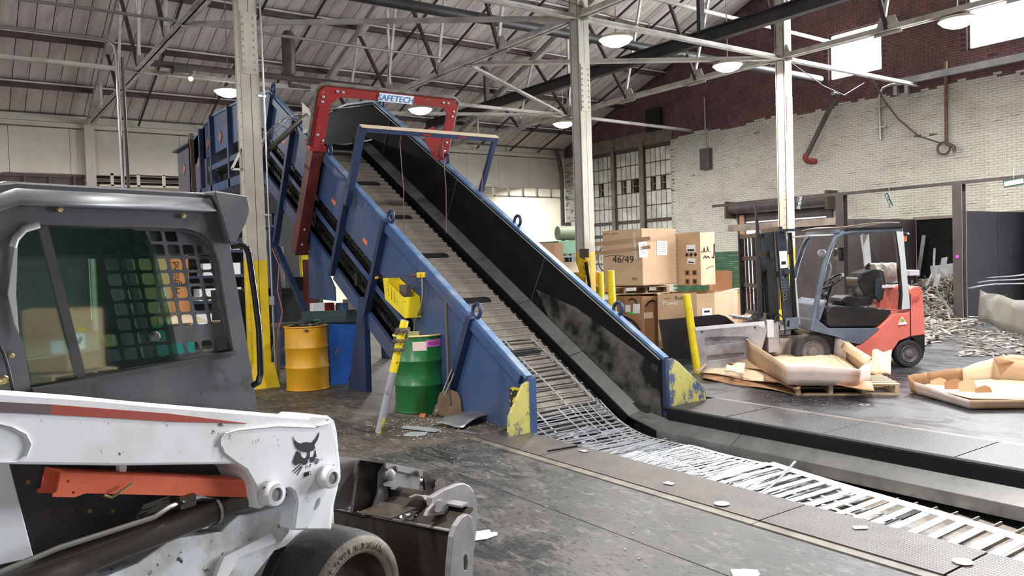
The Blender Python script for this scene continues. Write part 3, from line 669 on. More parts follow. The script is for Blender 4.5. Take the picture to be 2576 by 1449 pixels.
# ribs standing square to the slope
for s, n in ((1.05, -0.98), (3.25, -1.5), (4.42, -1.4), (5.6, -1.54), (6.67, -2.1), (7.75, -1.5)):
    MB().bar(P(4.46, s, 0.02), P(4.46, s - .02, n), 0.09, 0.08, ES).build('rib', M['blue_d'], cv)
MB().hexa([(4.42, 9.55, 0), (4.5, 9.55, 0), (4.5, 10.1, 0), (4.42, 10.1, 0), (4.42, 9.52, 1.25), (4.5, 9.52, 1.25), (4.5, 9.66, 1.25), (4.42, 9.66, 1.25)]).build('leg', M['blue_d'], cv)
MB().hexa([(6.36, 9.55, 0), (6.44, 9.55, 0), (6.44, 10.1, 0), (6.36, 10.1, 0), (6.36, 9.3, 1.6), (6.44, 9.3, 1.6), (6.44, 9.5, 1.6), (6.36, 9.5, 1.6)]).build('leg', M['blue_d'], cv)
MB().bar((4.46, 13.05, 2.3), (4.46, 12.9, 0), 0.14, 0.14, (0, 1, 0)).build('leg', M['blue_d'], cv)
MB().bar((6.4, 13.05, 2.9), (6.4, 12.9, 0), 0.14, 0.14, (0, 1, 0)).build('leg', M['blue_d'], cv)
MB().bar((4.46, 12.85, 2.0), (4.46, 11.2, 0.55), 0.08, 0.08, (0, 1, 0)).build('brace', M['blue_d'], cv)
MB().bar((4.46, 13.2, 2.05), (4.46, 16.0, 2.25), 0.08, 0.16).build('tie_beam', M['blue_d'], cv)
MB().prism([(11.54, 2.25), (10.62, 1.36), (10.62, 1.17), (11.6, 1.2)], 0.02, (4.49, 0, 0), (0, 1, 0), (0, 0, 1)).build('closing_plate', M['blue'], cv)
MB().prism([(9.5, 0.1), (9.45, 0.9), (8.0, 0.05)], 0.02, (4.9, 0, 0), (0, 1, 0), (0, 0, 1)).build('under_plate', M['black'], cv)
# discharge head: box frame with open sides and the hood beyond
for y, zb, zt in ((15.2, 3.2, 4.72), (16.4, 3.2, 4.74), (17.2, 3.25, 4.6), (18.0, 3.3, 4.5)):
    MB().b2(4.42, 4.5, y - 0.05, y + 0.05, zb, zt).build('rib', M['blue_d'], cv)
MB().bar((4.46, 13.6, 3.75), (4.46, 16.6, 3.7), 0.06, 0.1).build('guide_rail', M['blue'], cv)
MB().bar((4.46, 13.4, 3.3), (4.46, 17.4, 3.28), 0.08, 0.16).build('lower_beam', M['blue'], cv)
MB().b2(4.6, 6.2, 13.4, 17.2, 3.45, 3.6).build('return_cover', M['liner'], cv)
MB().prism([(17.0, 3.3), (17.0, 4.62), (18.0, 4.46), (19.4, 4.42), (19.4, 3.0), (17.5, 2.9)], 1.9, (4.5, 0, 0), (0, 1, 0), (0, 0, 1)).build('hood', M['blue_h'], cv)
MB().hexa([(4.4, 17.95, 4.42), (6.5, 17.95, 4.42), (6.5, 19.5, 4.40), (4.4, 19.5, 4.40), (4.4, 17.95, 4.46), (6.5, 17.95, 4.46), (6.5, 19.5, 4.44), (4.4, 19.5, 4.44)]).build('hood_lid', M['blue_h'], cv)
MB().b2(4.42, 4.5, 17.9, 18.06, 2.9, 4.62).build('hood_edge', mat('hood_edge_brown', S(96, 80, 70), 0.6), cv)
for y in (18.8, 17.55, 16.8, 15.9): MB().box((4.49, y, 3.95 + (y < 17) * .3), (0.012, 0.16, 0.2), Matrix.Rotation(0.8, 3, 'X')).build('warning_label', M['orange_f'], cv)
for s, n in ((7.05, -.5), (4.86, -.5), (3.72, -.52), (6.0, -.45)):
    MB().box(P(4.497, s, n), (0.006, 0.14, 0.055), Matrix.Rotation(TH, 3, 'X')).build('warning_label', M['orange'], cv)
# lifting eyes along the two top flanges
def eye(X, s, big=1.0):
    MB().tube([P(X, s + 0.07 * big * cos(a), 0.075 * big + 0.075 * big * sin(a)) for a in [2 * pi * k / 16 for k in range(16)]], 0.022 * big, 7, closed=True).build('lifting_eye', M['blue_d'], cv, smooth=60)
for s in (1.07, 3.25, 5.35, 7.9): eye(4.52, s)
for s in (0.9, 3.15, 5.25, 7.7): eye(6.39, s)
# worn yellow end guards at the foot of both sides
M['guard'] = mat('guard_yellow_worn', S(74, 86, 118), 0.5, c2=S(186, 176, 96), scale=2.6, lo=0.48, hi=0.52, nr=.78, detail=12, c3=S(60, 66, 84), s3=16, lo3=0.56, hi3=0.66, stretch=(1, 1, 0.7))
MB().prism([(4.55, .5), (4.55, 0), (4.23, 0), (4.25, .2), (4.42, .48), (4.47, .5)], 0.035, (0, 6.1, 0), (1, 0, 0), (0, 0, 1)).build('end_guard', M['guard'], cv, bev=.006)
MB().prism([(6.37, .53), (6.47, .53), (6.56, .48), (6.96, .15), (6.99, .1), (6.99, 0), (6.37, 0)], 0.035, (0, 6.1, 0), (1, 0, 0), (0, 0, 1)).build('end_guard', M['guard'], cv, bev=.006)
MB().b2(4.49, 4.57, 6.06, 6.1, 0.0, 0.53).build('end_post', M['blue'], cv); MB().b2(6.33, 6.38, 6.05, 6.1, -0.25, 0.53).build('end_post', M['blue_d'], cv)
o = MB().b2(4.494, 4.5, 6.16, 6.4, 0.18, 0.42).build('caution_sticker', mat('caution_sticker', S(200, 178, 40), 0.5, c2=S(40, 36, 24), scale=18, lo=0.5, hi=0.54, detail=1), cv)
for k in range(3): MB().tube([(6.33, 12.9 + .1 * k, 4.52), (5.9 - .2 * k, 13.6, 4.5 - .02 * k), (5.2 - .1 * k, 14.2 + .2 * k, 4.3), (4.6, 14.6 + .2 * k, 4.55)], .012, 5).build('cover_wire', M['conduit'], cv, smooth=60)
# ---------------------------------------------------------------- metal detector arch
M['red'] = mat('red_paint', S(150, 38, 40), 0.45, c2=S(128, 46, 40), scale=3, c3=S(196, 150, 70), s3=11, lo3=0.66, hi3=0.7)
M['red_d'] = mat('red_paint_dirty', S(110, 44, 36), 0.5, c2=S(70, 34, 30), scale=4)
ar = thing('detector_arch', 'red metal detector arch standing square over the conveyor', 'arch', P(5.35, 5.5, 0.0))
A_ = P(0, 5.4, 0)
arch = lambda poly, t, ds=0.0: MB().prism(poly, -t, P(0, 5.36 + ds, 0), (1, 0, 0), EN)
arch([(4.24, 0.12), (4.24, 0.9), (4.31, 0.97), (6.35, 0.97), (6.43, 0.89), (6.46, 0.06), (6.32, 0.06), (6.3, 0.74), (6.19, 0.85), (4.55, 0.85), (4.43, 0.74), (4.43, 0.12)], 0.06).build('front_plate', M['red'], ar)
arch([(4.26, 0.12), (4.26, 0.7), (4.345, 0.7), (4.345, 0.12)], 0.05, -0.05).build('hinged_bar', M['red'], ar, bev=.004)
arch([(4.22, 0.05), (4.22, 0.12), (4.46, 0.12), (4.46, 0.05)], 0.24, -0.03).build('joint_flange', M['red'], ar)
arch([(4.28, -1.63), (4.28, 0.05), (4.44, 0.05), (4.44, -1.45), (4.6, -1.5), (4.6, -1.63)], 0.2).build('lower_leg', M['red_d'], ar)
arch([(6.28, 0.0), (6.28, 0.06), (6.5, 0.06), (6.5, 0.0)], 0.24, -0.03).build('joint_flange', M['red'], ar)
MB().tube([P(4.22, 5.42, 0.1), P(4.22, 5.42, 0.9), P(4.27, 5.42, 0.98), P(4.34, 5.42, 1.0), P(6.36, 5.42, 1.0), P(6.45, 5.42, 0.94), P(6.48, 5.42, 0.1)], 0.028, 8).build('rubber_edge', mat('grey_rubber', S(120, 110, 104), 0.6, c2=S(70, 62, 58), scale=8), ar)
arch([(6.22, 0.08), (6.0, 0.3), (6.0, 0.5), (6.1, 0.55), (6.3, 0.3)], 0.02, -0.02).build('side_plate', M['red'], ar)
bolt = MB().lathe([(0.022, 0), (0.022, 0.008), (0.012, 0.016), (0, 0.018)], 8, (0, 0, 0), (0, -CT, -ST)).build('bolt', M['galv'], ar, local=True)
inv = Vector(P(5.35, 5.5, 0.0))
for i, (X, n) in enumerate(((4.49, .925), (4.57, .92), (4.3, .83), (4.3, .76), (6.17, .92), (6.25, .92), (6.38, .8), (6.38, .72), (4.29, .3), (4.4, .2), (6.39, .3), (6.39, .16), (4.28, .085), (4.4, .085), (4.36, -1.2), (4.36, -1.45), (4.5, -1.57))):
    b = bolt if i == 0 else dup(bolt, ar); b.location = Vector(P(X, 5.36 if i not in (8,) else 5.31, n)) - inv
arch([(5.11, 0.852), (5.11, 0.972), (5.66, 0.972), (5.66, 0.852)], 0.012, -0.012).build('name_plate', mat('name_plate_white', S(226, 232, 238), 0.4), ar)
text('SAFETECH', mat('name_blue', S(46, 112, 176), 0.5), P(5.385, 5.345, 0.868), (1, 0, 0), EN, 0.124, ar, ext=0.002, align='CENTER')
# blue gantry with pull wires
gt = thing('pull_wire_gantry', 'blue square tube gantry across the conveyor holding hanging wires', 'gantry', P(5.4, 4.2, 0))
sq = lambda a, b, w=0.085: MB().bar(a, b, w, w, ES)
sq(P(4.38, 4.2, -.22), P(4.38, 4.2, .86)).build('post', M['blue_d'], gt); sq(P(6.42, 4.2, 0.02), P(6.42, 4.2, .86), .06).build('post', M['blue_d'], gt)
MB().bar(P(4.34, 4.2, .84), P(6.45, 4.2, .84), .085, .06, EN).build('cross_beam', M['blue_d'], gt)
MB().bar(P(4.36, 4.2, .876), P(6.45, 4.2, .876), .09, .012, EN).build('top_plate', mat('dusty_tan', S(206, 186, 160), .7), gt)
for X, ln, m in ((4.95, 1.3, 'wire'), (5.6, 1.2, 'wire'), (6.2, .75, 'wire')):
    MB().tube([P(X, 4.2, .82), P(X, 4.2, .8 - .1), Vector(P(X, 4.2, .7)) + Vector((0.03, 0, -ln * .5)), Vector(P(X, 4.2, .7)) + Vector((0.02, 0.02, -ln))], 0.006, 5).build('hanging_wire', mat('wire_copper', S(120, 90, 84), .5), gt)
for X in (5.3, 5.85): MB().box(P(X, 4.155, .84), (.14, .01, .02), Matrix.Rotation(TH, 3, 'X')).build('red_tag', M['red'], gt)

# ---------------------------------------------------------------- skid steer loader, near left
def glass(name, tint, gl=0.1):
    m = bpy.data.materials.new(name); m.use_nodes = True; nt = m.node_tree; N = nt.nodes; L = nt.links; N.remove(N['Principled BSDF'])
    t = N.new('ShaderNodeBsdfTransparent'); t.inputs[0].default_value = (*tint, 1); g = N.new('ShaderNodeBsdfGlossy'); g.inputs['Roughness'].default_value = 0.03; g.inputs[0].default_value = (.9, 1, .97, 1)
    lw = N.new('ShaderNodeLayerWeight'); lw.inputs[0].default_value = 0.28; mr = N.new('ShaderNodeMapRange'); mr.inputs[3].default_value = gl; mr.inputs[4].default_value = max(gl, .7); L.new(lw.outputs['Fresnel'], mr.inputs[0])
    mx = N.new('ShaderNodeMixShader'); L.new(mr.outputs[0], mx.inputs[0]); L.new(t.outputs[0], mx.inputs[1]); L.new(g.outputs[0], mx.inputs[2]); L.new(mx.outputs[0], N['Material Output'].inputs[0])
    return m
M['cab'] = mat('cab_grey', S(84, 84, 88), 0.34, 0.15, c2=S(108, 102, 96), scale=2.6, lo=0.5, hi=0.78, c3=S(62, 60, 60), s3=9, lo3=0.58, hi3=0.72, rough2=0.5)
M['cab_d'] = mat('cab_dark', S(46, 45, 46), 0.4, c2=S(64, 60, 58), scale=5)
M['cab_in'] = mat('cab_inside', S(40, 44, 44), 0.7, c2=S(30, 32, 32), scale=4)
M['lw'] = mat('loader_white', S(246, 246, 250), 0.4, c2=S(226, 222, 216), scale=3.0, lo=0.5, hi=0.75, c3=S(110, 98, 86), s3=24, lo3=0.645, hi3=0.69, detail=9)
M['lw_dirty'] = mat('loader_white_dirty', S(236, 238, 242), 0.45, c2=S(176, 166, 150), scale=5, lo=0.45, hi=0.7, c3=S(76, 66, 56), s3=26, lo3=0.6, hi3=0.66, detail=10)
M['orange_p'] = mat('loader_orange', S(248, 122, 88), 0.42, c2=S(228, 100, 70), scale=5, c3=S(140, 70, 58), s3=20, lo3=0.64, hi3=0.7)
M['stripe_r'] = mat('stripe_red', S(178, 84, 72), 0.4); M['stripe_g'] = mat('stripe_grey', S(118, 100, 104), 0.4); M['ink'] = mat('black_ink', S(24, 22, 24), 0.5)
M['hyd'] = mat('cylinder_black', S(72, 66, 62), 0.3, 0.2, c2=S(124, 112, 98), scale=3, lo=0.5, hi=0.72, rough2=0.6)
M['eng'] = mat('engine_cover_dark', S(74, 72, 74), 0.5, c2=S(48, 46, 48), scale=4, c3=S(98, 84, 70), s3=5, lo3=0.62, hi3=0.74)
M['tyre'] = mat('worn_rubber', S(58, 58, 60), 0.6, c2=S(38, 38, 38), scale=9, c3=S(84, 76, 68), s3=26, lo3=0.66, hi3=0.72, bump=.5, bs=34)
M['sidewall'] = mat('dusty_sidewall', S(134, 122, 110), 0.75, c2=S(98, 88, 80), scale=12, bump=.35, bs=45)
M['rim'] = mat('rim_brown', S(98, 84, 80), 0.5, 0.2, c2=S(62, 54, 52), scale=9)
M['rim_l'] = mat('rim_flange', S(168, 152, 138), 0.45, 0.3)
M['bucket'] = mat('bucket_dark_steel', S(62, 56, 50), 0.36, 0.3, c2=S(98, 82, 66), scale=4, lo=0.5, hi=0.78, c3=S(30, 28, 26), s3=10, lo3=0.55, hi3=0.7)
M['bucket_g'] = mat('bucket_grey_steel', S(156, 152, 154), 0.42, 0.35, c2=S(124, 118, 116), scale=6, c3=S(160, 158, 160), s3=24, lo3=.62, hi3=.7)
M['brass'] = mat('zinc_gold', S(190, 170, 120), 0.35, 0.7)
HD = radians(21.5)
ld = thing('skid_steer_loader', 'white, grey and orange skid steer loader with worn tyres and grapple bucket', 'loader', (1.022, 3.681, 0), HD)
def sp(poly, t, y, holes=()):  # side-plane prism, local x-z outline at local y, thickness t towards +y
    return MB().prism(poly, -t, (0, y, 0), (1, 0, 0), (0, 0, 1), holes)
def part(mb, name, m, par=None, **k): return mb.build(name, m, par or ld, local=True, **k)
YC = -0.40
win = [(-0.974, 1.817), (-1.029, 1.799), (-1.062, 1.747), (-1.083, 1.605), (-1.075, 1.524), (-1.045, 1.434), (-1.032, 1.294), (-0.878, 1.308), (-0.589, 1.313), (-0.264, 1.326), (-0.286, 1.479), (-0.312, 1.684), (-0.339, 1.761), (-0.385, 1.797), (-0.449, 1.813), (-0.714, 1.815)]
outer = [(-1.206, 1.177), (-1.18, 1.818), (-1.162, 1.884), (-1.125, 1.928), (-1.045, 1.943), (-0.779, 1.944), (-0.311, 1.945), (-0.262, 1.76), (-0.206, 1.409), (-0.154, 1.045), (-0.15, 0.962)]
part(sp(outer, 0.035, YC, [win]), 'cab_side', M['cab'], bev=.006)
part(sp(outer, -0.035, -YC, [win]), 'cab_side', M['cab'], bev=.006)
xr, xf = -1.32, (-0.311, 1.945)[0]; zt = (-0.779, 1.944)[1]
rp = []
for k in range(9):
    a = pi / 2 * k / 8; rp.append((-0.40 + 0.07 - 0.07 * cos(a) - .0, zt - 0.07 + 0.07 * sin(a)))
for k in range(9):
    a = pi / 2 * (1 - k / 8); rp.append((0.40 - 0.07 + 0.07 * cos(a), zt - 0.07 + 0.07 * sin(a)))
g = MB(); n = len(rp)
xs = [((-1.137, 1.915)[0], -.06), ((-1.103, 1.929)[0], -.02), ((-1.045, 1.943)[0], 0.002), (xf - .02, 0.004)]
for x, dz in xs: g.v += [(x, -0.415 if i == 0 else (0.415 if i == n - 1 else p[0] * 1.03), p[1] + dz) for i, p in enumerate(rp)]
for j in range(len(xs) - 1):
    for i in range(n - 1): g.f.append([j * n + i, (j + 1) * n + i, (j + 1) * n + i + 1, j * n + i + 1]); g.mi.append(0)
part(g, 'roof', M['cab'], smooth=50, solid=.02)
# front visor over the door
vis = [(-0.342, 1.948), (-0.185, 1.936), (-0.179, 1.896), (-0.2, 1.84), (-0.257, 1.757), (-0.285, 1.762)]
part(sp(vis, 0.03, -0.43).add([], []), 'visor', M['cab'], bev=.005); part(sp(vis, 0.03, 0.40), 'visor', M['cab'], bev=.005)
a, b = (-0.342, 1.948), (-0.185, 1.936)
part(MB().hexa([(a[0], -.43, a[1] - .01), (b[0], -.43, b[1] - .01), (b[0], .43, b[1] - .01), (a[0], .43, a[1] - .01), (a[0], -.43, a[1] + .012), (b[0], -.43, b[1] + .012), (b[0], .43, b[1] + .012), (a[0], .43, a[1] + .012)]), 'visor_top', M['cab'], bev=.006)
# window trim: bright worn lip at the rear corner, rubber elsewhere
part(MB().tube([(-0.992, -0.415, 1.814), (-1.034, -0.415, 1.8), (-1.061, -0.415, 1.771), (-1.071, -0.415, 1.744)], 0.012, 8), 'worn_lip', M['galv'], smooth=60)
part(sp([(-1.068, 1.722), (-1.061, 1.771), (-1.055, 1.746), (-1.067, 1.598), (-1.064, 1.474), (-1.076, 1.51), (-1.09, 1.599)], 0.006, -.412), 'worn_corner', M['galv'])
wv = [(p[0], YC + .03, p[1]) for p in win]
part(MB().tube(wv, 0.012, 6, closed=True), 'window_seal', M['cab_d'])
# steel screens both sides, punched with rounded holes
b0 = (-0.477, 1.68); du = (-0.414, 1.679); dv = (-0.468, 1.627)
du = (du[0] - b0[0], du[1] - b0[1]); dv = (dv[0] - b0[0], dv[1] - b0[1])
def inside(p, poly):
    c = False
    for i in range(len(poly)):
        x1, y1 = poly[i - 1]; x2, y2 = poly[i]
        if (y1 > p[1]) != (y2 > p[1]) and p[0] < (x2 - x1) * (p[1] - y1) / (y2 - y1) + x1: c = not c
    return c
def screen(y, name):
    xl = (-0.783, 1.638)[0]
    wo = [(max(p[0], xl), p[1]) for p in win]
    cl = []
    for p in wo:
        if not cl or abs(p[0] - cl[-1][0]) + abs(p[1] - cl[-1][1]) > .004: cl.append(p)
    hs = []
    for j in range(-3, 8):
        for i in range(-5, 5):
            if j == 5 and i >= -1: continue
            c = (b0[0] + i * du[0] + j * dv[0], b0[1] + i * du[1] + j * dv[1])
            h = [(c[0] + u * du[0] + v * dv[0], c[1] + u * du[1] + v * dv[1]) for u, v in rrect(-.4, .4, -.4, .4, .16, 2)]
            if all(inside(p, cl) for p in h): hs.append(h)
    return part(sp(cl, 0.006, y, hs), name, M['cab'])
screen(-0.37, 'side_screen')
GL = glass('tinted_glass', (0.52, 0.72, 0.66), 0.3)
part(sp([(-1.046, 1.747), (-1.017, 1.797), (-0.97, 1.813), (-0.961, 1.805), (-0.867, 1.311), (-1.022, 1.302), (-1.037, 1.433), (-1.066, 1.523), (-1.074, 1.605)], .005, -0.385), 'rear_pane', GL)
part(sp([(-0.965, 1.811), (-0.665, 1.813), (-0.598, 1.787), (-0.565, 1.717), (-0.524, 1.511), (-0.492, 1.33), (-0.865, 1.31)], .005, -0.38), 'sliding_pane', GL)
part(MB().bar((-0.967, -0.388, 1.816), (-0.866, -0.388, 1.308), .012, .03, (1, 0, 0)), 'pane_edge', M['cab_d'])
part(MB().lathe([(0.019, 0), (0.019, .012), (.012, .018), (0, .018)], 14, (-0.601, -0.395, 1.421), (0, -1, 0)), 'pane_knob', M['cab_d'], smooth=40)
part(MB().bar((-1.035, -0.41, 1.289), (-0.264, -0.41, 1.323), .02, .02), 'sill_track', M['cab_d'])
part(MB().bar((-0.242, 0.39, 1.856), (-0.125, 0.39, 1.256), .03, .03, (1, 0, 0)), 'far_window_post', M['cab_in'])
# inside: floor, seat and back wall
part(MB().b2(-1.25, -.2, -.36, .36, .55, .6), 'cab_floor', M['cab_in']); part(MB().b2(-1.3, -1.27, -.38, .38, .6, 1.75), 'cab_back', glass('rear_window', (.75, .85, .82), .05))
st = MB(); st.box((-.88, 0.08, .86), (.42, .44, .14)); st.box((-1.06, .08, 1.12), (.12, .42, .5), Matrix.Rotation(-.12, 3, 'Y'))
part(st, 'seat', M['cab_in'], bev=.03)
part(MB().b2(-1.22, -.22, -.34, .34, 1.72, zt - .09), 'headliner', M['cab_in'])
# door frame, grab handle
part(MB().tube([(-0.294, -0.45, 1.744), (-0.259, -0.47, 1.748), (-0.245, -0.48, 1.738), (-0.233, -0.48, 1.711), (-0.213, -0.48, 1.546), (-0.2, -0.48, 1.41), (-0.202, -0.48, 1.235), (-0.207, -0.47, 1.201), (-0.199, -0.43, 1.187)], 0.0125, 10), 'grab_handle', mat('handle_black', S(40, 38, 40), .22, .5), smooth=60)
part(MB().b2(xf + .1, xf + .13, -.4, .4, .6, .66).b2(xf, xf + .03, -.38, .38, zt - .12, zt - .06), 'door_bar', M['cab_d'])
for q in ((-0.918, -0.405, 1.867), (-0.465, -0.405, 1.86), (-1.088, -0.405, 1.408)): part(MB().lathe([(.009, 0), (.009, .006), (.005, .01), (0, .01)], 8, q, (0, -1, 0)), 'bolt', M['brass'])
part(MB().lathe([(.017, 0), (.017, .005), (.01, .01), (0, .01)], 10, (-1.114, -0.405, 1.334), (0, -1, 0)), 'bolt', M['brass'])
part(MB().tube([(-1.125, -0.415, 1.446), (-1.115, -0.42, 1.418), (-1.104, -0.42, 1.368), (-1.091, -0.415, 1.298)], .005, 6), 'cable', M['black'])
# lift arm on the near side
arm = [(-1.365, 1.368), (-1.252, 1.34), (-0.977, 1.275), (-0.783, 1.224), (-0.444, 1.14), (-0.155, 1.068), (-0.139, 1.075), (-0.045, 1.054), (-0.015, 1.03), (-0.002, 0.983), (0.003, 0.909), (0.011, 0.815), (-0.013, 0.741), (-0.043, 0.676), (-0.054, 0.592),
       (-0.252, 0.652), (-0.226, 0.756), (-0.236, 0.795), (-0.262, 0.816), (-0.293, 0.819), (-0.322, 0.804), (-0.336, 0.786), (-0.41, 0.776), (-0.417, 0.815), (-0.423, 0.868), (-0.451, 0.924), (-0.491, 0.962), (-0.925, 1.058), (-1.261, 1.141), (-1.375, 1.171)]
slot = [(-0.15, 0.71), (-0.132, 0.738), (-0.115, 0.744), (-0.12, 0.72), (-0.138, 0.701), (-0.153, 0.699)]
pad = [(-0.558, 1.048), (-0.55, 1.077), (-0.518, 1.09), (-0.307, 1.062), (-0.132, 1.024), (-0.038, 1.028), (-0.015, 0.929), (-0.007, 0.822), (-0.036, 0.74), (-0.061, 0.682), (-0.074, 0.605), (-0.248, 0.658), (-0.225, 0.756), (-0.237, 0.799), (-0.266, 0.824), (-0.301, 0.828), (-0.394, 0.82), (-0.418, 0.87), (-0.455, 0.937), (-0.504, 0.977), (-0.547, 1.015)]
for k, y in enumerate((-0.69, 0.51)):
    part(sp(arm, 0.18 if k == 0 else .18, y, [slot] if k == 0 else []), 'lift_arm', M['lw'], bev=.012)
part(sp(pad, 0.006, -0.696, [slot]), 'arm_front_plate', M['lw'], bev=.002)
part(MB().tube([L3(p[0], p[1], 2.357) for p in ()] or [(-0.561, -0.696, 1.043), (-0.559, -0.696, 1.068), (-0.542, -0.696, 1.084), (-0.486, -0.696, 1.085), (-0.308, -0.696, 1.064), (-0.132, -0.696, 1.025), (-0.056, -0.696, 1.027)], .004, 5), 'weld_bead', M['lw_dirty'])
part(MB().tube([(-1.277, -0.694, 1.261), (-1.228, -0.694, 1.239), (-1.192, -0.694, 1.211), (-1.181, -0.694, 1.18), (-1.195, -0.694, 1.149), (-1.223, -0.694, 1.14), (-1.282, -0.694, 1.152)], .004, 5), 'weld_bead', M['lw_dirty'])
part(sp([(-1.313, 1.326), (-1.255, 1.312), (-1.119, 1.282), (-1.121, 1.253), (-1.256, 1.284), (-1.314, 1.298)], .0015, -.693), 'arm_stripe', M['stripe_g'])
part(sp([(-1.119, 1.282), (-0.944, 1.238), (-0.759, 1.192), (-0.672, 1.167), (-0.445, 1.1), (-0.452, 1.099), (-0.581, 1.128), (-0.731, 1.159), (-0.907, 1.202), (-1.121, 1.253)], .0015, -.693), 'arm_stripe', M['stripe_r'])
# maker's cat-head emblem, flat black film on the plate
EY = -.6985
em = MB()
for poly in (
    [(-0.24, 1.011), (-0.233, 0.996), (-0.221, 0.985), (-0.204, 0.976), (-0.19, 0.978), (-0.174, 0.976), (-0.15, 0.968), (-0.137, 0.975), (-0.122, 0.986), (-0.108, 1.002), (-0.111, 0.987), (-0.118, 0.974), (-0.136, 0.956), (-0.132, 0.944), (-0.143, 0.937), (-0.159, 0.936), (-0.178, 0.938), (-0.202, 0.945), (-0.223, 0.959), (-0.233, 0.978)],
    [(-0.225, 0.952), (-0.208, 0.942), (-0.203, 0.925), (-0.191, 0.916), (-0.177, 0.916), (-0.17, 0.927), (-0.172, 0.938), (-0.16, 0.936), (-0.162, 0.921), (-0.161, 0.911), (-0.173, 0.905), (-0.172, 0.897), (-0.184, 0.889), (-0.196, 0.893), (-0.204, 0.902), (-0.234, 0.899), (-0.247, 0.914), (-0.238, 0.932)],
    [(-0.131, 0.939), (-0.127, 0.908), (-0.136, 0.906), (-0.141, 0.893), (-0.15, 0.89), (-0.161, 0.897), (-0.157, 0.913), (-0.142, 0.912), (-0.136, 0.92)],
    [(-0.194, 0.861), (-0.17, 0.86), (-0.17, 0.845), (-0.193, 0.844)],
    [(-0.178, 0.886), (-0.175, 0.885), (-0.179, 0.873)], [(-0.159, 0.887), (-0.156, 0.885), (-0.163, 0.873)]):
    em.prism(poly, -.0015, (0, EY, 0), (1, 0, 0), (0, 0, 1))
for a, b in (((-0.208, 0.897), (-0.249, 0.879)), ((-0.204, 0.89), (-0.24, 0.87)), ((-0.201, 0.886), (-0.228, 0.86)), ((-0.132, 0.903), (-0.11, 0.89)), ((-0.133, 0.895), (-0.117, 0.884)), ((-0.137, 0.889), (-0.123, 0.879))):
    em.bar((a[0], EY + .001, a[1]), (b[0], EY + .001, b[1]), .002, .0026)
part(em, 'cat_head_emblem', M['ink'])
for q, r in (((-0.088, -0.7, 0.82), .04), ((-0.368, -0.7, 0.828), .041)):
    part(MB().lathe([(r * 1.15, 0), (r * 1.1, .03), (r, .045), (r * .62, .047), (r * .6, .03), (0, .03)], 20, q, (0, -1, 0)), 'pivot_boss', M['lw_dirty'], smooth=35)
    part(MB().lathe([(r * .56, .028), (r * .56, .04), (0, .042)], 16, q, (0, -1, 0)), 'pivot_pin', M['bucket_g'], smooth=35)
part(MB().cyl((-0.292, -0.67, 0.794), (-0.276, -0.65, 0.786), .022, 14), 'pin_hole', M['ink'])
part(MB().b2(-.25, .02, -.5, .5, .52, .62), 'cross_tube', M['lw'])
# orange lift arm support, channel open underneath
lk = [(-1.073, 1.074), (-0.445, 0.894), (-0.387, 0.84), (-0.389, 0.799), (-0.414, 0.816), (-1.005, 0.987), (-1.038, 0.984), (-1.102, 1.002), (-1.099, 1.013), (-1.089, 1.014)]
hl = [[LF(171 + 4.5 * cos(0), 1211, 2.41), (-1.057, 1.032), (-1.061, 1.038), (-1.056, 1.041)]] if False else [[(-1.051, 1.036), (-1.057, 1.031), (-1.061, 1.038), (-1.055, 1.043)], [(-1.037, 0.999), (-1.042, 0.994), (-1.047, 1), (-1.042, 1.004)]]
sup = part(sp(lk, .006, -.64, hl), 'arm_support', M['orange_p'])
part(sp(lk, .006, -.55), 'far_flange', M['orange_p'], sup)
a, b = (-1.073, 1.074), (-0.445, 0.894)
part(MB().hexa([(a[0], -.64, a[1] - .006), (b[0], -.64, b[1] - .006), (b[0], -.545, b[1] - .006), (a[0], -.545, a[1] - .006), (a[0], -.64, a[1]), (b[0], -.64, b[1]), (b[0], -.545, b[1]), (a[0], -.545, a[1])]), 'web', M['orange_p'], sup)
part(MB().tube([(-0.955, -0.65, 0.969), (-0.935, -0.655, 0.957), (-0.912, -0.66, 0.966), (-0.867, -0.655, 0.982)], .005, 6), 'lock_pin', M['brass'], sup)
part(sp([(-0.885, 1.049), (-0.858, 1.043), (-0.862, 1.016), (-0.883, 1.021)], .02, -.62), 'hanger_tab', M['lw'])
# dark engine side, sticker, bolts, lift cylinder and its hard line
part(sp([(-1.235, 1.134), (-0.258, 0.913), (-0.232, 0.669), (-0.354, 0.518), (-1.256, 0.709)], .04, -.49), 'engine_cover', M['eng'])
part(MB().lathe([(.24, 0), (.24, .006), (.225, .012), (0, .012)], 40, (-0.94, -0.495, 0.984), (0, -1, 0)), 'cover_disc', M['eng'], smooth=30)
for q in ((68, 1212), (223, 1285), (281, 1286)): part(MB().lathe([(.008, 0), (.008, .007), (0, .008)], 6, ((-1.105, 1.03)[0] if q[0] == 68 else ((-0.924, 0.89)[0] if q[0] == 223 else (-0.848, 0.867)[0]), -.502, (-1.105, 1.03)[1] if q[0] == 68 else ((-0.924, 0.89)[1] if q[0] == 223 else (-0.848, 0.867)[1])), (0, -1, 0)), 'cover_bolt', M['brass'])
lbm = mat('grimy_label', S(170, 168, 156), .6, c2=S(84, 80, 70), scale=14, lo=.5, hi=.6, stretch=(1, 1, 6))
part(sp([(-0.879, 0.852), (-0.631, 0.861), (-0.622, 0.823), (-0.88, 0.81)], .003, -.497), 'instruction_label', lbm)
for k in range(4):
    a0 = (-0.874, 0.843); a1 = (-0.806, 0.844); dz = (-0.875, 0.834)[1] - a0[1]
    part(MB().bar((a0[0], -.499, a0[1] + dz * k), (a1[0], -.499, a1[1] + dz * k), .001, .004), 'label_line', M['ink'])
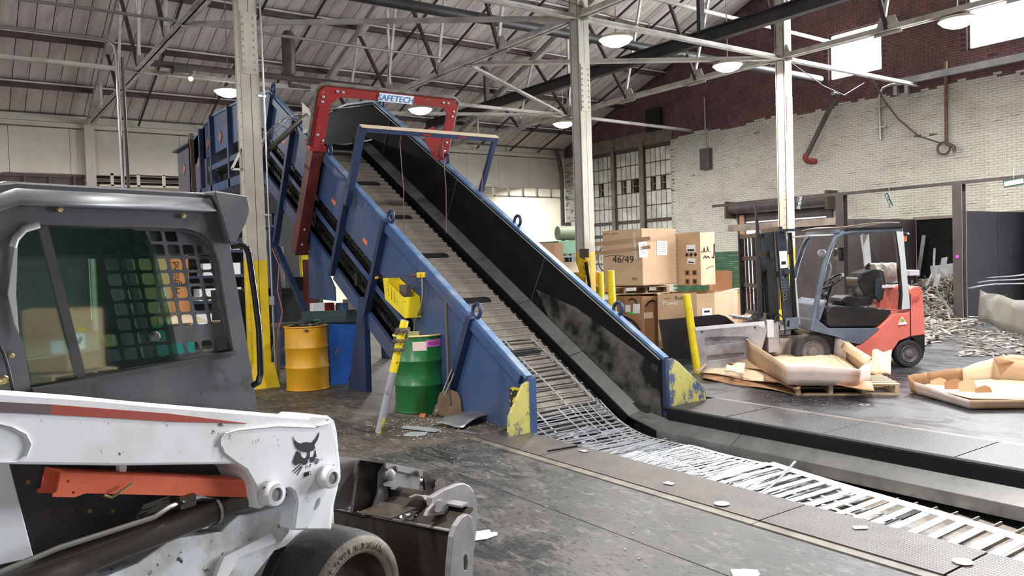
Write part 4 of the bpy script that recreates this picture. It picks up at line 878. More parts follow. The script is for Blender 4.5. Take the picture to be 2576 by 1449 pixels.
part(MB().cyl((-1.305, -0.61, 0.762), (-0.54, -0.61, 0.799), .046, 18), 'lift_cylinder', M['hyd'], smooth=40)
part(MB().lathe([(.05, -.006), (.05, .006), (.046, .006)], 18, (-0.54, -0.61, 0.799), tuple(Vector((-0.54, -0.61, 0.799)) - Vector((-0.931, -0.61, 0.78)))), 'gland_ring', M['galv'])
part(MB().cyl((-0.552, -0.61, 0.798), (-0.324, -0.61, 0.802), .034, 14), 'cylinder_rod', M['hyd'], smooth=40)
part(MB().tube([(-1.322, -0.66, 0.834), (-1.263, -0.66, 0.836), (-1.103, -0.66, 0.854), (-0.799, -0.66, 0.857), (-0.745, -0.66, 0.875), (-0.692, -0.64, 0.873)], .0095, 8), 'hard_line', M['conduit'], smooth=60)
part(MB().b2(*(lambda q: (q[0] - .03, q[0] + .03, -.66, -.6, q[1] - .02, q[1] + .02))((-0.672, 0.873))), 'hose_fitting', M['bucket'])
part(MB().tube([(-0.698, -0.65, 0.876), (-0.611, -0.63, 0.866), (-0.346, -0.59, 0.775)], .014, 8), 'hose', M['black'])
# white chassis and rear upright
part(sp([(-1.269, 1.139), (-1.183, 1.114), (-1.129, 0.818), (-1.233, 0.828), (-1.284, 0.828)], .06, -.57), 'rear_upright', M['lw'], bev=.004)
part(sp([(-1.086, 0.621), (-0.935, 0.702), (-0.835, 0.707), (-0.708, 0.748), (-0.585, 0.725), (-0.513, 0.713), (-0.48, 0.732), (-0.436, 0.75), (-0.364, 0.74), (-0.168, 0.729), (-0.203, 0.615), (-0.377, 0.504), (-0.455, 0.368)], .1, -.61), 'chassis_side', M['lw_dirty'], bev=.006)
part(sp([(-0.518, 0.627), (-0.307, 0.649), (-0.282, 0.604), (-0.451, 0.605), (-0.505, 0.552), (-0.555, 0.569)], .02, -.63), 'fender_fold', M['lw'])
part(MB().b2(-1.5, .2, -.45, .45, .18, .62), 'chassis', M['lw_dirty'], bev=.02); part(MB().b2(-2.1, -1.35, -.48, .48, .3, 1.35), 'engine_box', M['lw'], bev=.04)
for y0 in (-.69, .51): part(MB().hexa([(-2.0, y0, .5), (-1.75, y0, .5), (-1.75, y0 + .18, .5), (-2.0, y0 + .18, .5), (-1.75, y0, 1.4), (-1.3, y0, 1.42), (-1.3, y0 + .18, 1.42), (-1.75, y0 + .18, 1.4)]), 'arm_tower', M['lw'], bev=.01)
# wheels
WX, WZ = (0.007, 0.27)
def wheel(x, y, sgn, z):
    o = (x, y, z); ax = (0, sgn, 0)
    tp = [(.196, -.02), (.205, -.004), (.226, 0.004), (.25, 0), (.266, -.014), (.276, -.04), (.281, -.1), (.281, -.25), (.274, -.3), (.24, -.32), (.2, -.32)]
    t = part(MB().lathe(tp[4:], 56, o, ax), 'tyre', M['tyre'], smooth=50)
    part(MB().lathe(tp[:5], 56, o, ax), 'sidewall', M['sidewall'], t, smooth=50)
    r = part(MB().lathe([(.18, -.1), (.198, -.03), (.198, -.02)], 40, o, ax), 'rim', M['rim'], smooth=40)
    part(MB().lathe([(.196, -.024), (.199, -.004), (.21, 0.002), (.213, -.01), (.208, -.03)], 48, o, ax), 'rim_flange', M['rim_l'], r, smooth=60)
    part(MB().lathe([(.19, -.1), (.13, -.07), (.12, -.085), (.075, -.085), (.07, -.16), (0, -.16)], 36, o, ax), 'wheel_disc', M['rim'], r, smooth=35)
    return t
WX += .012; RZ = .279
w1 = wheel(WX, -.75, -1, RZ)
wheel(WX, .75, 1, RZ); wheel(WX - .92, -.75, -1, RZ); wheel(WX - .92, .75, 1, RZ)
def arc_text(body, a0, da, r, z):
    for i, ch in enumerate(body):
        a = a0 - da * i; u = (sin(a), 0, -cos(a)); v = (cos(a), 0, sin(a))
        text(ch, M['sidewall'], (WX + r * cos(a), -.7545, z + r * sin(a)), u, v, .03, w1, local=True, ext=.0025, name='embossed_letter', align='CENTER')
arc_text('POWERTRAX', radians(128), radians(9.5), .221, RZ)
# grapple bucket
def bp_(poly, y, t, name, m, holes=(), bev=0): return part(sp(poly, t, y, holes), name, m, bk, bev=bev)
BX = 0.55
bk = part(MB().hexa([(BX - .03, -.85, .06), (BX, -.85, .06), (BX, .85, .06), (BX - .03, .85, .06), (BX - .03, -.85, .43), (BX, -.85, .43), (BX, .85, .43), (BX - .03, .85, .43)]), 'grapple_bucket', M['bucket'])
part(MB().b2(BX, BX + .1, -.85, .85, .04, .065), 'bucket_floor', M['bucket'], bk)
part(MB().hexa([(BX - .03, -.85, .42), (BX + .14, -.85, .485), (BX + .14, .85, .485), (BX - .03, .85, .42), (BX - .03, -.85, .435), (BX + .14, -.85, .5), (BX + .14, .85, .5), (BX - .03, .85, .435)]), 'bucket_top_slope', M['bucket'], bk)
part(MB().bar((BX - .02, -.84, .438), (BX - .02, .2, .438), .03, .006), 'bare_edge', M['bucket_g'], bk)
part(MB().cyl((BX + .17, -.55, .49), (BX + .17, .85, .49), .04, 14), 'torque_tube', M['bucket'], bk, smooth=40)
part(MB().bar((BX + .12, -.82, .512), (BX + .12, -.5, .512), .06, .01), 'bare_edge', M['bucket_g'], bk)
sidep = [(0.463, 0.197), (0.478, 0.301), (0.505, 0.42), (0.534, 0.461), (0.581, 0.487), (0.627, 0.489), (0.654, 0.466), (0.664, 0.426), (0.663, 0.351), (0.65, 0.242), (0.635, 0.134)]
sl = [(0.577, 0.267), (0.579, 0.303), (0.592, 0.312), (0.604, 0.302), (0.608, 0.266), (0.597, 0.238), (0.582, 0.239)]
bp_(sidep, -.87, .03, 'end_plate', M['bucket_g'], [sl], .003); bp_(sidep, .85, .03, 'end_plate', M['bucket_g'])
tine = [(0.544, 0.568), (0.65, 0.578), (0.753, 0.578), (0.802, 0.57), (0.847, 0.546), (0.879, 0.51), (0.899, 0.452), (0.906, 0.384), (0.89, 0.298), (0.865, 0.215), (0.838, 0.154), (0.81, 0.024), (0.714, 0.06), (0.781, 0.213), (0.828, 0.337), (0.813, 0.42), (0.77, 0.472), (0.733, 0.492), (0.67, 0.502), (0.6, 0.506), (0.542, 0.526)]
gt_ = bp_(tine, -.72, .03, 'grapple_tine', M['bucket_g'], bev=.004); bp_(tine, -.3, .03, 'grapple_tine', M['bucket_g']); bp_(tine, .62, .03, 'grapple_tine', M['bucket_g'])
lug = [(0.482, 0.503), (0.5, 0.524), (0.554, 0.546), (0.601, 0.547), (0.63, 0.533), (0.647, 0.498), (0.633, 0.467)]
bp_(lug, -.74, .02, 'lug', M['bucket_g']); bp_(lug, -.6, .02, 'lug', M['bucket']); bp_(lug, .3, .02, 'lug', M['bucket'])
part(MB().cyl((0.551, -0.75, 0.529), (0.762, -0.58, 0.446), .026, 14), 'hinge_pin', M['bucket_g'], bk, smooth=40)
part(MB().b2(*(lambda a, b: (a[0], b[0], -.64, -.44, a[1], b[1]))((0.352, 0.516), (0.528, 0.507))), 'step_plate', M['bucket'], bk, bev=.004)
for i in range(3):
    for j in range(2): part(MB().lathe([(.014, 0), (.014, .006), (.009, .006), (.009, 0)], 10, ((0.39, 0.525)[0] + .055 * i, -.59 + .1 * j, (0.528, 0.507)[1])), 'step_hole', M['bucket_g'], bk)
post = [(0.428, 0.473), (0.455, 0.562), (0.468, 0.617), (0.46, 0.657), (0.47, 0.697), (0.487, 0.713), (0.66, 0.663), (0.656, 0.63), (0.614, 0.61), (0.605, 0.562), (0.585, 0.508), (0.553, 0.434)]
ps = bp_(post, -.33, .02, 'cylinder_post', M['bucket']); bp_(post, -.2, .02, 'cylinder_post', M['bucket_g'])
part(MB().hexa([(0.428, -0.33, 0.473), (0.553, -0.33, 0.434), (0.71, -0.18, 0.366), (0.579, -0.18, 0.408), (0.487, -0.33, 0.709), (0.612, -0.33, 0.676), (0.772, -0.18, 0.623), (0.641, -0.18, 0.657)]), 'post_front', M['bucket'], bk)
part(sp([(0.532, 0.45), (0.588, 0.53), (0.601, 0.625), (0.632, 0.654), (0.655, 0.542), (0.666, 0.465)], .012, -.35), 'post_web', M['bucket_g'], bk)
shr = [(0.614, 0.678), (0.904, 0.575), (0.889, 0.537), (0.869, 0.469), (0.846, 0.454), (0.653, 0.535), (0.662, 0.541), (0.608, 0.563), (0.603, 0.574), (0.665, 0.582), (0.675, 0.61), (0.618, 0.648)]
sh_ = bp_(shr, -.37, .008, 'cylinder_shroud', M['bucket_g'])
bp_([(0.614, 0.678), (0.904, 0.575), (0.892, 0.54), (0.618, 0.648)], -.38, .008, 'shroud_lip', M['bucket_g'])
part(MB().hexa([(0.446, -0.37, 0.727), (0.904, -0.37, 0.573), (1.167, -0.15, 0.485), (0.672, -0.15, 0.651), (0.447, -0.37, 0.731), (0.904, -0.37, 0.58), (1.167, -0.15, 0.492), (0.672, -0.15, 0.656)]), 'shroud_top', M['bucket'], bk)
for q in ((0.643, -0.38, 0.611),): part(MB().lathe([(.03, -.04), (.03, .012), (.022, .016), (0, .016)], 16, q, (0, -1, 0)), 'post_pin', M['bucket_g'], bk, smooth=35)
for q in ((0.671, -0.385, 0.635), (0.84, -0.385, 0.572)): part(MB().lathe([(.014, 0), (.014, .012), (0, .014)], 10, q, (0, -1, 0)), 'shroud_bolt', M['bucket'], bk)
part(MB().cyl((0.933, -0.31, 0.493), (1.093, -0.31, 0.44), .02, 12), 'ram_rod', M['galv'], bk, smooth=40)
cl_ = [(0.945, 0.508), (0.986, 0.528), (1.095, 0.497), (1.096, 0.461), (1.022, 0.448), (1.02, 0.405), (0.947, 0.435)]
bp_(cl_, -.35, .012, 'clevis', M['bucket']); bp_(cl_, -.24, .012, 'clevis', M['bucket'])
part(MB().cyl((1.04, -0.38, 0.464), (1.266, -0.2, 0.384), .03, 14), 'clevis_pin', M['bucket_g'], bk, smooth=40)
lg2 = [(0.498, 0.517), (0.527, 0.539), (0.594, 0.538), (0.656, 0.522), (0.631, 0.44), (0.496, 0.471)]
bp_(lg2, -.12, .03, 'lug', M['bucket']); part(MB().cyl((0.572, -0.18, 0.487), (0.702, -0.05, 0.434), .022, 12), 'hinge_pin', M['bucket'], bk)
part(MB().tube([(0.409, -0.37, 0.484), (0.425, -0.39, 0.469), (0.478, -0.39, 0.456), (0.543, -0.35, 0.447)], .012, 7), 'hose', M['black'], bk)
scr = MB()
for k in range(70):
    x = BX - .02 + rnd.random() * .1; y = -.6 + rnd.random() * .55; scr.box((x, y, .45 + .2 * (x - BX)), (.012, .02, .004), Euler((rnd.random(), rnd.random(), 6 * rnd.random())).to_matrix())
part(scr, 'metal_chips', M['steel'], bk, kind='stuff')

# ---------------------------------------------------------------- lift truck with carton clamp, right
M['ft_grey'] = mat('truck_blue_grey', S(104, 114, 130), 0.42, c2=S(82, 90, 104), scale=4)
M['ft_black'] = mat('truck_black', S(34, 34, 36), 0.22, c2=S(48, 46, 46), scale=5)
M['ft_mast'] = mat('mast_steel', S(70, 76, 88), 0.4, 0.4, c2=S(46, 48, 54), scale=4)
M['ft_red'] = mat('truck_red', S(230, 124, 110), 0.45, c2=S(210, 108, 96), scale=3, c3=S(110, 70, 66), s3=10, lo3=0.66, hi3=0.74)  # red paled towards pink: veiling glare put into the colour
M['ft_silver'] = mat('truck_silver', S(216, 219, 226), 0.3, 0.25)
M['clamp'] = mat('clamp_plate_steel', S(178, 177, 186), 0.32, 0.55, c2=S(120, 110, 110), scale=3.5, lo=0.42, hi=0.7, c3=S(176, 178, 186), s3=12, lo3=0.62, hi3=0.72)
M['paper'] = mat('paper_white', S(236, 236, 238), 0.6)
fk = thing('forklift', 'red, grey and black forklift with a carton clamp facing left', 'forklift', (10.646, 6.653, 0), radians(144.5))
def fp(poly, y, t, nm, m, holes=(), par=None, bev=0): return MB().prism(poly, t, (0, y, 0), (1, 0, 0), (0, 0, 1), holes).build(nm, m, par or fk, local=True, bev=bev)
def fb(mb, nm, m, par=None, **k): return mb.build(nm, m, par or fk, local=True, **k)
# counterweight and frame
cw = [(-0.512, 0.751), (-0.729, 0.771), (-0.733, 1.087), (-0.773, 1.119), (-0.861, 1.127), (-0.91, 1.059), (-0.934, 0.448), (-0.784, 0.431), (-0.695, 0.417), (-0.573, 0.371), (-0.482, 0.24), (-0.435, 0.086), (-0.169, 0.139), (0.05, 0.302), (-0.062, 0.365), (-0.304, 0.58)]
fp(cw, 0.55, 1.1, 'counterweight', M['ft_red'], bev=.02)
fp([(-0.721, 0.412), (-0.732, 0.411), (-0.738, 1.021), (-0.727, 1.021)], .556, .004, 'panel_gap', M['ft_black'])
fp([(-0.74, 0.427), (-0.934, 0.454), (-0.931, 0.237), (-0.902, 0.115), (-0.869, 0.128), (-0.87, 0.239), (-0.811, 0.352)], .54, 1.08, 'rear_bumper', M['ft_black'], bev=.01)
fp([(0.574, 0.713), (0.416, 0.58), (-0.298, 0.558), (-0.029, 0.344), (0.104, 0.37), (0.324, 0.466), (0.434, 0.492), (0.655, 0.555), (0.619, 0.698)], .56, 1.12, 'side_step', M['ft_grey'], bev=.01)
fp([(0.661, 0.215), (-0.518, 0.092), (-0.072, 0.349), (0.599, 0.523)], .4, .8, 'frame', M['ft_black'])
fp([(0.417, 0.825), (0.372, 0.873), (0.261, 0.886), (-0.491, 0.812), (-0.49, 0.762), (-0.31, 0.579), (0.377, 0.59), (0.415, 0.641)], .5, 1.0, 'seat_hood', M['ft_black'], bev=.03)
fp([(0.552, 0.696), (0.527, 0.895), (0.398, 0.974), (0.427, 0.914), (0.508, 0.683)], .5, 1.0, 'front_cowl', M['ft_grey'], bev=.01)
# overhead guard
ng = [(0.636, 0.53, 0.564), (0.544, 0.53, 1.044), (0.447, 0.53, 1.446), (0.354, 0.53, 1.714), (0.291, 0.53, 1.833), (0.19, 0.53, 1.896), (0.012, 0.53, 1.924), (-0.64, 0.53, 1.919)]
fb(MB().tube(ng, 0.036, 10), 'guard_post', M['ft_grey'], smooth=50); fb(MB().tube([(x, -y, z) for x, y, z in ng], 0.036, 10), 'guard_post', M['ft_grey'], smooth=50)
rpst = [(-0.536, 1.894), (-0.641, 1.919), (-0.682, 1.354), (-0.724, 0.821), (-0.591, 0.809), (-0.611, 1.025), (-0.58, 1.523)]
fp(rpst, .56, .06, 'rear_post', M['ft_silver']); fp(rpst, -.5, .06, 'rear_post', M['ft_silver'])
fp([(-0.53, 1.895), (-0.547, 1.894), (-0.591, 1.523), (-0.622, 1.024), (-0.602, 0.809), (-0.58, 0.809), (-0.6, 1.025), (-0.569, 1.524)], .563, .07, 'post_edge', M['ft_black'])
zt_ = (0.021, 1.923)[1]; x0 = (-0.63, 1.919)[0]; x1 = (0.27, 1.882)[0]
fb(MB().b2(x0, x0 + .05, -.56, .56, zt_ - .03, zt_ + .03), 'roof_bar', M['ft_grey']); fb(MB().b2(x1 - .04, x1 + .02, -.56, .56, zt_ - .02, zt_ + .03), 'roof_bar', M['ft_grey'])
for k in range(5): fb(MB().b2(x0, x1, -.42 + .2 * k, -.38 + .2 * k, zt_ - .01, zt_ + .025), 'roof_bar', M['ft_grey'])
fb(MB().bar((x0, .55, zt_ + .03), (x1 - .1, .55, zt_ + .028), .05, .03), 'roof_rail', M['ft_black'])
g = MB(); g.grid(lambda a, b: (x0 - .02 + a * 1.1, .1 - b * .75 + .35, zt_ + .05 + .05 * sin(3.3 * a) * (1 - .3 * b) + .02 * sin(7 * a + 2 * b) + (.05 * max(0, .25 - a) * 4)), 10, 5)
o = g.build('cardboard_sheet', mat('old_card', S(196, 184, 166), .8), None, local=True, smooth=60, solid=.006); o.location = fk.location; o.rotation_euler = fk.rotation_euler; tag(o, 'curled pale cardboard sheet lying on the forklift roof', 'cardboard')
fb(MB().b2(x1 + .02, x1 + .35, -.5, .5, zt_ - .05, zt_ - .03), 'rain_shield', M['ft_silver'])
fb(MB().tube([(-0.784, 0.3, 1.761), (-0.786, 0.3, 1.84)], .03, 12), 'beacon', mat('beacon_orange', S(230, 110, 50), .3)); fb(MB().lathe([(.035, 0), (.06, .02), (.05, .04), (0, .045)], 12, (-0.797, 0.3, 1.839)), 'beacon_guard', M['ft_black'])
# seat, wheel, tank
fp([(-0.147, 1.242), (-0.216, 1.32), (-0.406, 1.377), (-0.531, 1.361), (-0.562, 1.155), (-0.512, 0.916), (-0.262, 0.976), (-0.179, 1.138)], .22, .46, 'seat_back', M['ft_black'], bev=.05)
fp([(0.104, 0.959), (0, 1.001), (-0.342, 0.996), (-0.375, 0.926), (-0.328, 0.859), (0.026, 0.848)], .24, .5, 'seat_cushion', M['ft_black'], bev=.03)
fp([(-0.376, 0.994), (-0.386, 1.237), (-0.482, 1.251), (-0.478, 1.019), (-0.442, 0.889)], .27, .04, 'armrest_bracket', M['ft_mast'], bev=.008)
fb(MB().lathe([(.024, 0), (.024, .02), (0, .026)], 12, (-0.461, 0.33, 1.128), (0, 1, 0)), 'adjuster_knob', M['paper'])
fb(MB().bar((-0.016, 0.3, 1.107), (-0.116, 0.3, 1.002), .05, .04), 'armrest', M['ft_black'])
fb(MB().tube([(-0.436, -0.15, 1.378), (-0.484, -0.15, 1.424), (-0.566, -0.15, 1.427)], .04, 10), 'tank_collar', M['ft_black'])
a, b = Vector((-0.46, -0.1, 1.308)), Vector((-0.905, -0.1, 1.305))
tk = MB(); tk.lathe([(0, 0), (.1, .01), (.145, .05), (.15, .1), (.15, .15), (.156, .16), (.156, .19), (.15, .2), (.15, .3), (.156, .31), (.156, .34), (.15, .35), (.145, .4), (.1, .44), (0, .45)], 24, a, b - a)
fb(tk, 'gas_tank', mat('tank_tan', S(150, 140, 128), .5, .1, c2=S(108, 100, 94), scale=5), smooth=40)
fb(MB().bar((-0.568, -0.1, 1.105), (-0.949, -0.1, 1.116), .3, .025), 'tank_tray', M['ft_silver'])
fb(MB().b2(*(lambda q: (q[0] - .12, q[0] + .02, -.2, .1, q[1] - .02, q[1] + .06))((-0.979, 1.282))), 'tank_bracket', M['ft_silver'], bev=.006)
sw = Vector((0.173, 0.1, 1.216)); R_ = Matrix.Rotation(radians(35), 3, 'Y')
fb(MB().tube([sw + R_ @ Vector((.18 * cos(t), .18 * sin(t), 0)) for t in [2 * pi * k / 20 for k in range(20)]], .016, 7, closed=True), 'steering_wheel', M['ft_black'], smooth=60)
fb(MB().tube([sw, (0.269, 0.1, 1.006), (0.332, 0.1, 0.748)], [.03, .045, .06], 10), 'steering_column', M['ft_black'])
fb(MB().sphere((0.409, 0.4, 1.04), .045), 'lever_knob', M['ft_black'], smooth=80)
fb(MB().tube([(0.362, 0.5, 1.498), (0.361, 0.55, 1.432), (0.398, 0.55, 1.278), (0.412, 0.5, 1.194)], .01, 7), 'grab_bar', M['ft_grey'])
fb(MB().tube([(0.362, -0.5, 1.497), (0.327, -0.5, 1.399), (0.416, -0.5, 1.227)], .01, 7), 'grab_bar', M['ft_grey'])
fb(MB().sphere((0.153, -0.3, 1.628), .07, sq=(1, .6, .8)), 'work_lamp', M['ft_silver'], smooth=80)
fb(MB().b2(*(lambda q: (q[0] - .04, q[0] + .04, -.1, .1, q[1] - .1, q[1] + .1))((0.021, 1.603))), 'mirror', M['ft_black'], bev=.02)
# wheels
def fwheel(q, r, w, nm):
    x, y, z = q
    t = fb(MB().lathe([(r * .6, 0), (r * .7, .012), (r * .96, .008), (r, -.02), (r, -w + .02), (r * .95, -w), (0, -w)], 32, (x, y, r), (0, 1, 0)), nm, M['tyre'], smooth=40)
    fb(MB().lathe([(r * .64, -.0), (r * .6, .014), (r * .56, -.01), (r * .3, -.02), (r * .26, .012), (r * .12, .02), (0, .02)], 28, (x, y, r), (0, 1, 0)), 'rim', mat('truck_rim', S(112, 104, 108), .5), t, smooth=35)
fwheel((-0.708, 0.55, 0.166), .19, .16, 'wheel'); fwheel(((-0.708, 0.55, 0.166)[0], -.38, .19), .19, .16, 'wheel')
fwheel(((0.616, 0.259)[0], .5, .25), .25, .2, 'wheel'); fwheel(((0.616, 0.259)[0], -.35, .25), .25, .2, 'wheel')
# number, sticker
o = text('39', mat('faded_red', S(196, 84, 88), .5), (-0.749, 0.57, 0.927), (-1, 0, 0), (0, 0, 1), .1, fk, local=True)
fp([(-0.549, 0.595), (-0.607, 0.72), (-0.682, 0.607)], .562, .002, 'triangle_sticker', M['paper']); fp([(-0.578, 0.638), (-0.606, 0.704), (-0.644, 0.647)], .565, .002, 'sticker_print', mat('sticker_green', S(150, 180, 60), .5))
# mast: two outer channels, inner rails, cylinders, carriage
ch = [(1.069, 1.951), (0.94, 1.964), (0.87, 0.746), (0.857, 0.559), (0.964, 0.552), (0.994, 0.733)]
fp(ch, .42, .05, 'mast_channel', M['ft_mast']); fp(ch, -.36, .05, 'mast_channel', M['ft_mast'])
ch2 = [(1.198, 1.944), (1.075, 1.951), (1.014, 0.564), (1.138, 0.557)]
fp(ch2, .33, .04, 'inner_rail', M['ft_black']); fp(ch2, -.3, .04, 'inner_rail', M['ft_black'])
fp([(1.366, 1.95), (1.31, 1.953), (1.291, 0.742), (1.353, 0.733)], .44, .04, 'backrest_post', M['ft_black']); fp([(1.366, 1.95), (1.31, 1.953), (1.291, 0.742), (1.353, 0.733)], -.4, .04, 'backrest_post', M['ft_black'])
fp([(1.385, 2.33), (1.368, 2.34), (1.345, 2.144), (1.322, 1.92), (1.373, 1.866)], .5, .03, 'backrest_tip', M['ft_black'])
def cbar(x_, z_, w=.05, h=.09, nm='mast_crossbar', m='ft_black', yy=.42): fb(MB().b2(x_ - w / 2, x_ + w / 2, -yy, yy, z_ - h / 2, z_ + h / 2), nm, M[m])
for q in ((1.007, 1.977), (0.964, 1.349), (1.137, 1.635), (1.072, 0.735)): cbar(q[0], q[1])
for q in ((1.339, 1.91), (1.318, 1.585), (1.309, 1.192), (1.295, 0.799)): cbar(q[0], q[1], .04, .06, 'backrest_bar', 'ft_black', .44)
for k in range(5): fb(MB().bar(((1.327, 1.92)[0], -.34 + .17 * k, (1.327, 1.92)[1]), ((1.301, 0.799)[0], -.34 + .17 * k, (1.301, 0.799)[1]), .03, .03, (1, 0, 0)), 'backrest_bar', M['ft_black'])
fb(MB().b2(*(lambda a, b: (b[0], a[0], .3, .46, a[1], b[1]))((1.041, 1.95), (0.738, 1.985))), 'mast_cap', M['ft_mast'])
fb(MB().cyl((0.856, 0.35, 1.935), (0.805, 0.35, 0.553), .03, 12), 'lift_cylinder', M['ft_black'], smooth=40); fb(MB().cyl((0.807, 0.35, 1.287), (0.758, 0.35, 0.637), .024, 12), 'tilt_cylinder', M['ft_silver'], smooth=40)
fb(MB().cyl((0.886, 0.3, 1.853), (0.856, 0.3, 1.627), .02, 10), 'chrome_rod', M['ft_silver'])
for (pa, pb) in (((0.885, 0.4, 1.906), (0.865, 0.4, 0.728)), ((0.852, 0.4, 1.905), (0.803, 0.4, 0.727)), ((1.128, 0.3, 1.861), (1.067, 0.3, 0.728))): fb(MB().cyl(pa, pb, .012, 7), 'mast_hose', M['ft_black'])
fp([(0.989, 0.74), (0.805, 0.745), (0.808, 0.589), (0.992, 0.572)], .5, .03, 'tilt_bracket', M['ft_grey'], [[(0.98, 0.617), (0.967, 0.705), (0.934, 0.704), (0.936, 0.615)]])
fp([(1.036, 1.676), (0.929, 1.679), (0.917, 1.443), (1.024, 1.435)], .424, .003, 'mast_label', M['paper']); fp([(1.011, 1.53), (0.949, 1.534), (0.944, 1.489), (1.006, 1.485)], .4255, .002, 'label_print', M['ink'])
fp([(0.981, 1.407), (0.897, 1.421), (0.893, 1.36), (0.976, 1.351)], .46, .05, 'hose_clamp', M['ft_mast'])
a, b = Vector((0.932, 0.43, 0.974)), Vector((0.974, 0.43, 1.361)); u_ = (b - a).normalized()
text('TOYOTA', mat('mast_letter', S(128, 132, 142), .4, .4), a, u_, Vector((0, 1, 0)).cross(u_), .088, fk, local=True, ext=.003)
# carton clamp
fp([(2.259, 0.644), (1.275, 0.702), (1.239, 0.572), (1.396, 0.041), (2.207, 0.016)], .46, .05, 'clamp_plate', M['clamp'],
   [[(2.117, 0.493), (2.049, 0.502), (1.566, 0.498), (1.51, 0.479), (1.5, 0.45), (1.534, 0.429), (2.075, 0.379), (2.113, 0.397)],
    [(2.095, 0.244), (1.582, 0.273), (1.56, 0.244), (1.595, 0.211), (2.08, 0.164)]], bev=.004)
fp([(2.259, 0.644), (1.275, 0.702), (1.277, 0.607), (1.383, 0.649), (2.249, 0.598)], .466, .006, 'plate_top_strip', M['ft_silver'])
fp([(2.144, 0.516), (1.47, 0.523), (1.479, 0.117), (2.125, 0.138)], .40, .03, 'plate_backing', M['clamp'])
for q in (((2.157, 0.46, 0.578)), ((1.413, 0.46, 0.616)), ((2.135, 0.46, 0.09))): fb(MB().lathe([(.014, 0), (.014, .006), (0, .006)], 10, q, (0, 1, 0)), 'plate_bolt', M['ft_black'])
fp([(2.506, 0.657), (1.559, 0.715), (1.447, 0.68), (1.299, 0.556), (1.312, -0.01), (2.421, 0.064)], -.9, .05, 'clamp_plate', M['ft_black'])
for z_, y_ in (((1.114, 0.673)[1], .3), ((1.118, 0.504)[1], .0), ((1.115, 0.621)[1], -.4)):
    q = (1.115, 0.621); fb(MB().b2(q[0] - .35, q[0] + .1, y_ - .06, y_ + .06, z_ - .05, z_ + .03), 'clamp_slide', M['clamp'], bev=.006)
q = (1.155, 0.589); fb(MB().b2(q[0] - .1, q[0] + .06, -.85, .42, .25, (1.153, 0.697)[1]), 'clamp_frame', M['clamp'], bev=.01)
fb(MB().bar((1.353, -0.7, 0.684), (0.969, 0, 0.657), .14, .04), 'clamp_arm', M['clamp']); fb(MB().bar((1.417, -0.8, 0.705), (0.926, -0.4, 0.668), .06, .03), 'clamp_arm', M['ft_silver'])
fb(MB().b2(*(lambda a, b: (b[0], a[0], .36, .44, b[1], a[1]))((1.234, 0.714), (1.134, 0.465))), 'clamp_block', M['ft_silver'], bev=.01)
fb(MB().tube([(1.118, 0.45, 0.673), (1.116, 0.45, 0.757), (1.06, 0.45, 0.789), (1.005, 0.45, 0.737), (0.979, 0.45, 0.624), (0.993, 0.45, 0.501)], .012, 7), 'clamp_hose', M['ft_black'], smooth=60)
g = MB(); cq = Vector((1.158, -0.1, 0.685))
g.grid(lambda a, b: cq + Vector((.17 * cos(2 * pi * a) * (1 - b) ** .6 * (1 + .15 * sin(9 * a)), .2 * sin(2 * pi * a) * (1 - b) ** .6, .12 * b + .015 * sin(17 * a + 4 * b))), 22, 6)
o = g.build('cloth_bundle', mat('dirty_cloth', S(96, 94, 80), .9, c2=S(64, 62, 54), scale=9), smooth=60); o.location = fk.location; o.rotation_euler = fk.rotation_euler; tag(o, 'crumpled dirty cloth bundle lying on the clamp before the forklift mast', 'cloth')

# ---------------------------------------------------------------- cartons, pallets, flattened board
M['card'] = mat('carton_tan', S(202, 170, 136), 0.75, c2=S(188, 154, 120), scale=2.2, rnd_v=.03)
M['card_b'] = mat('carton_brown', S(166, 124, 88), 0.78, c2=S(150, 110, 78), scale=2.4)
M['card_l'] = mat('carton_pale', S(232, 212, 180), 0.75, c2=S(222, 198, 164), scale=2.0)
M['card_p'] = mat('carton_pinkish', S(214, 196, 188), 0.75, c2=S(196, 172, 160), scale=3)
M['wood'] = mat('pallet_wood', S(206, 180, 148), 0.75, c2=S(168, 140, 112), scale=4, stretch=(1, 6, 1), rnd_v=.08)
M['tape'] = mat('brown_tape', S(176, 140, 104), 0.25); M['tape_c'] = mat('clear_tape', S(214, 190, 160), 0.2)
M['yel'] = mat('safety_yellow', S(232, 206, 30), 0.5, c2=S(206, 180, 24), scale=4, c3=S(70, 60, 30), s3=24, lo3=0.64, hi3=0.68)
def pallet(lab_, loc, rotz, L_=1.12, W_=1.0, par=None, group=None):
    t = thing('wood_pallet', lab_, 'pallet', loc, rotz, group)
    n = 7; w = 0.09
    d0 = MB().b2(-L_ / 2, L_ / 2, -w / 2, w / 2, 0, .018).build('deck_board', M['wood'], t, local=True)
    for k in range(n):
        d = d0 if k == 0 else dup(d0, t); d.location = (rnd.uniform(-.01, .01), -W_ / 2 + w / 2 + (W_ - w) * k / (n - 1), .112)
    for k in range(3): d = dup(d0, t); d.location = (0, -W_ / 2 + w / 2 + (W_ - w) * k / 2, 0.0)
    s0 = MB().b2(-.02, .02, -W_ / 2, W_ / 2, .018, .112).build('stringer', M['wood'], t, local=True)
    for k in range(4):
        s = s0 if k == 0 else dup(s0, t); s.location = (-L_ / 2 + .03 + (L_ - .06) * k / 3, 0, 0)
    return t
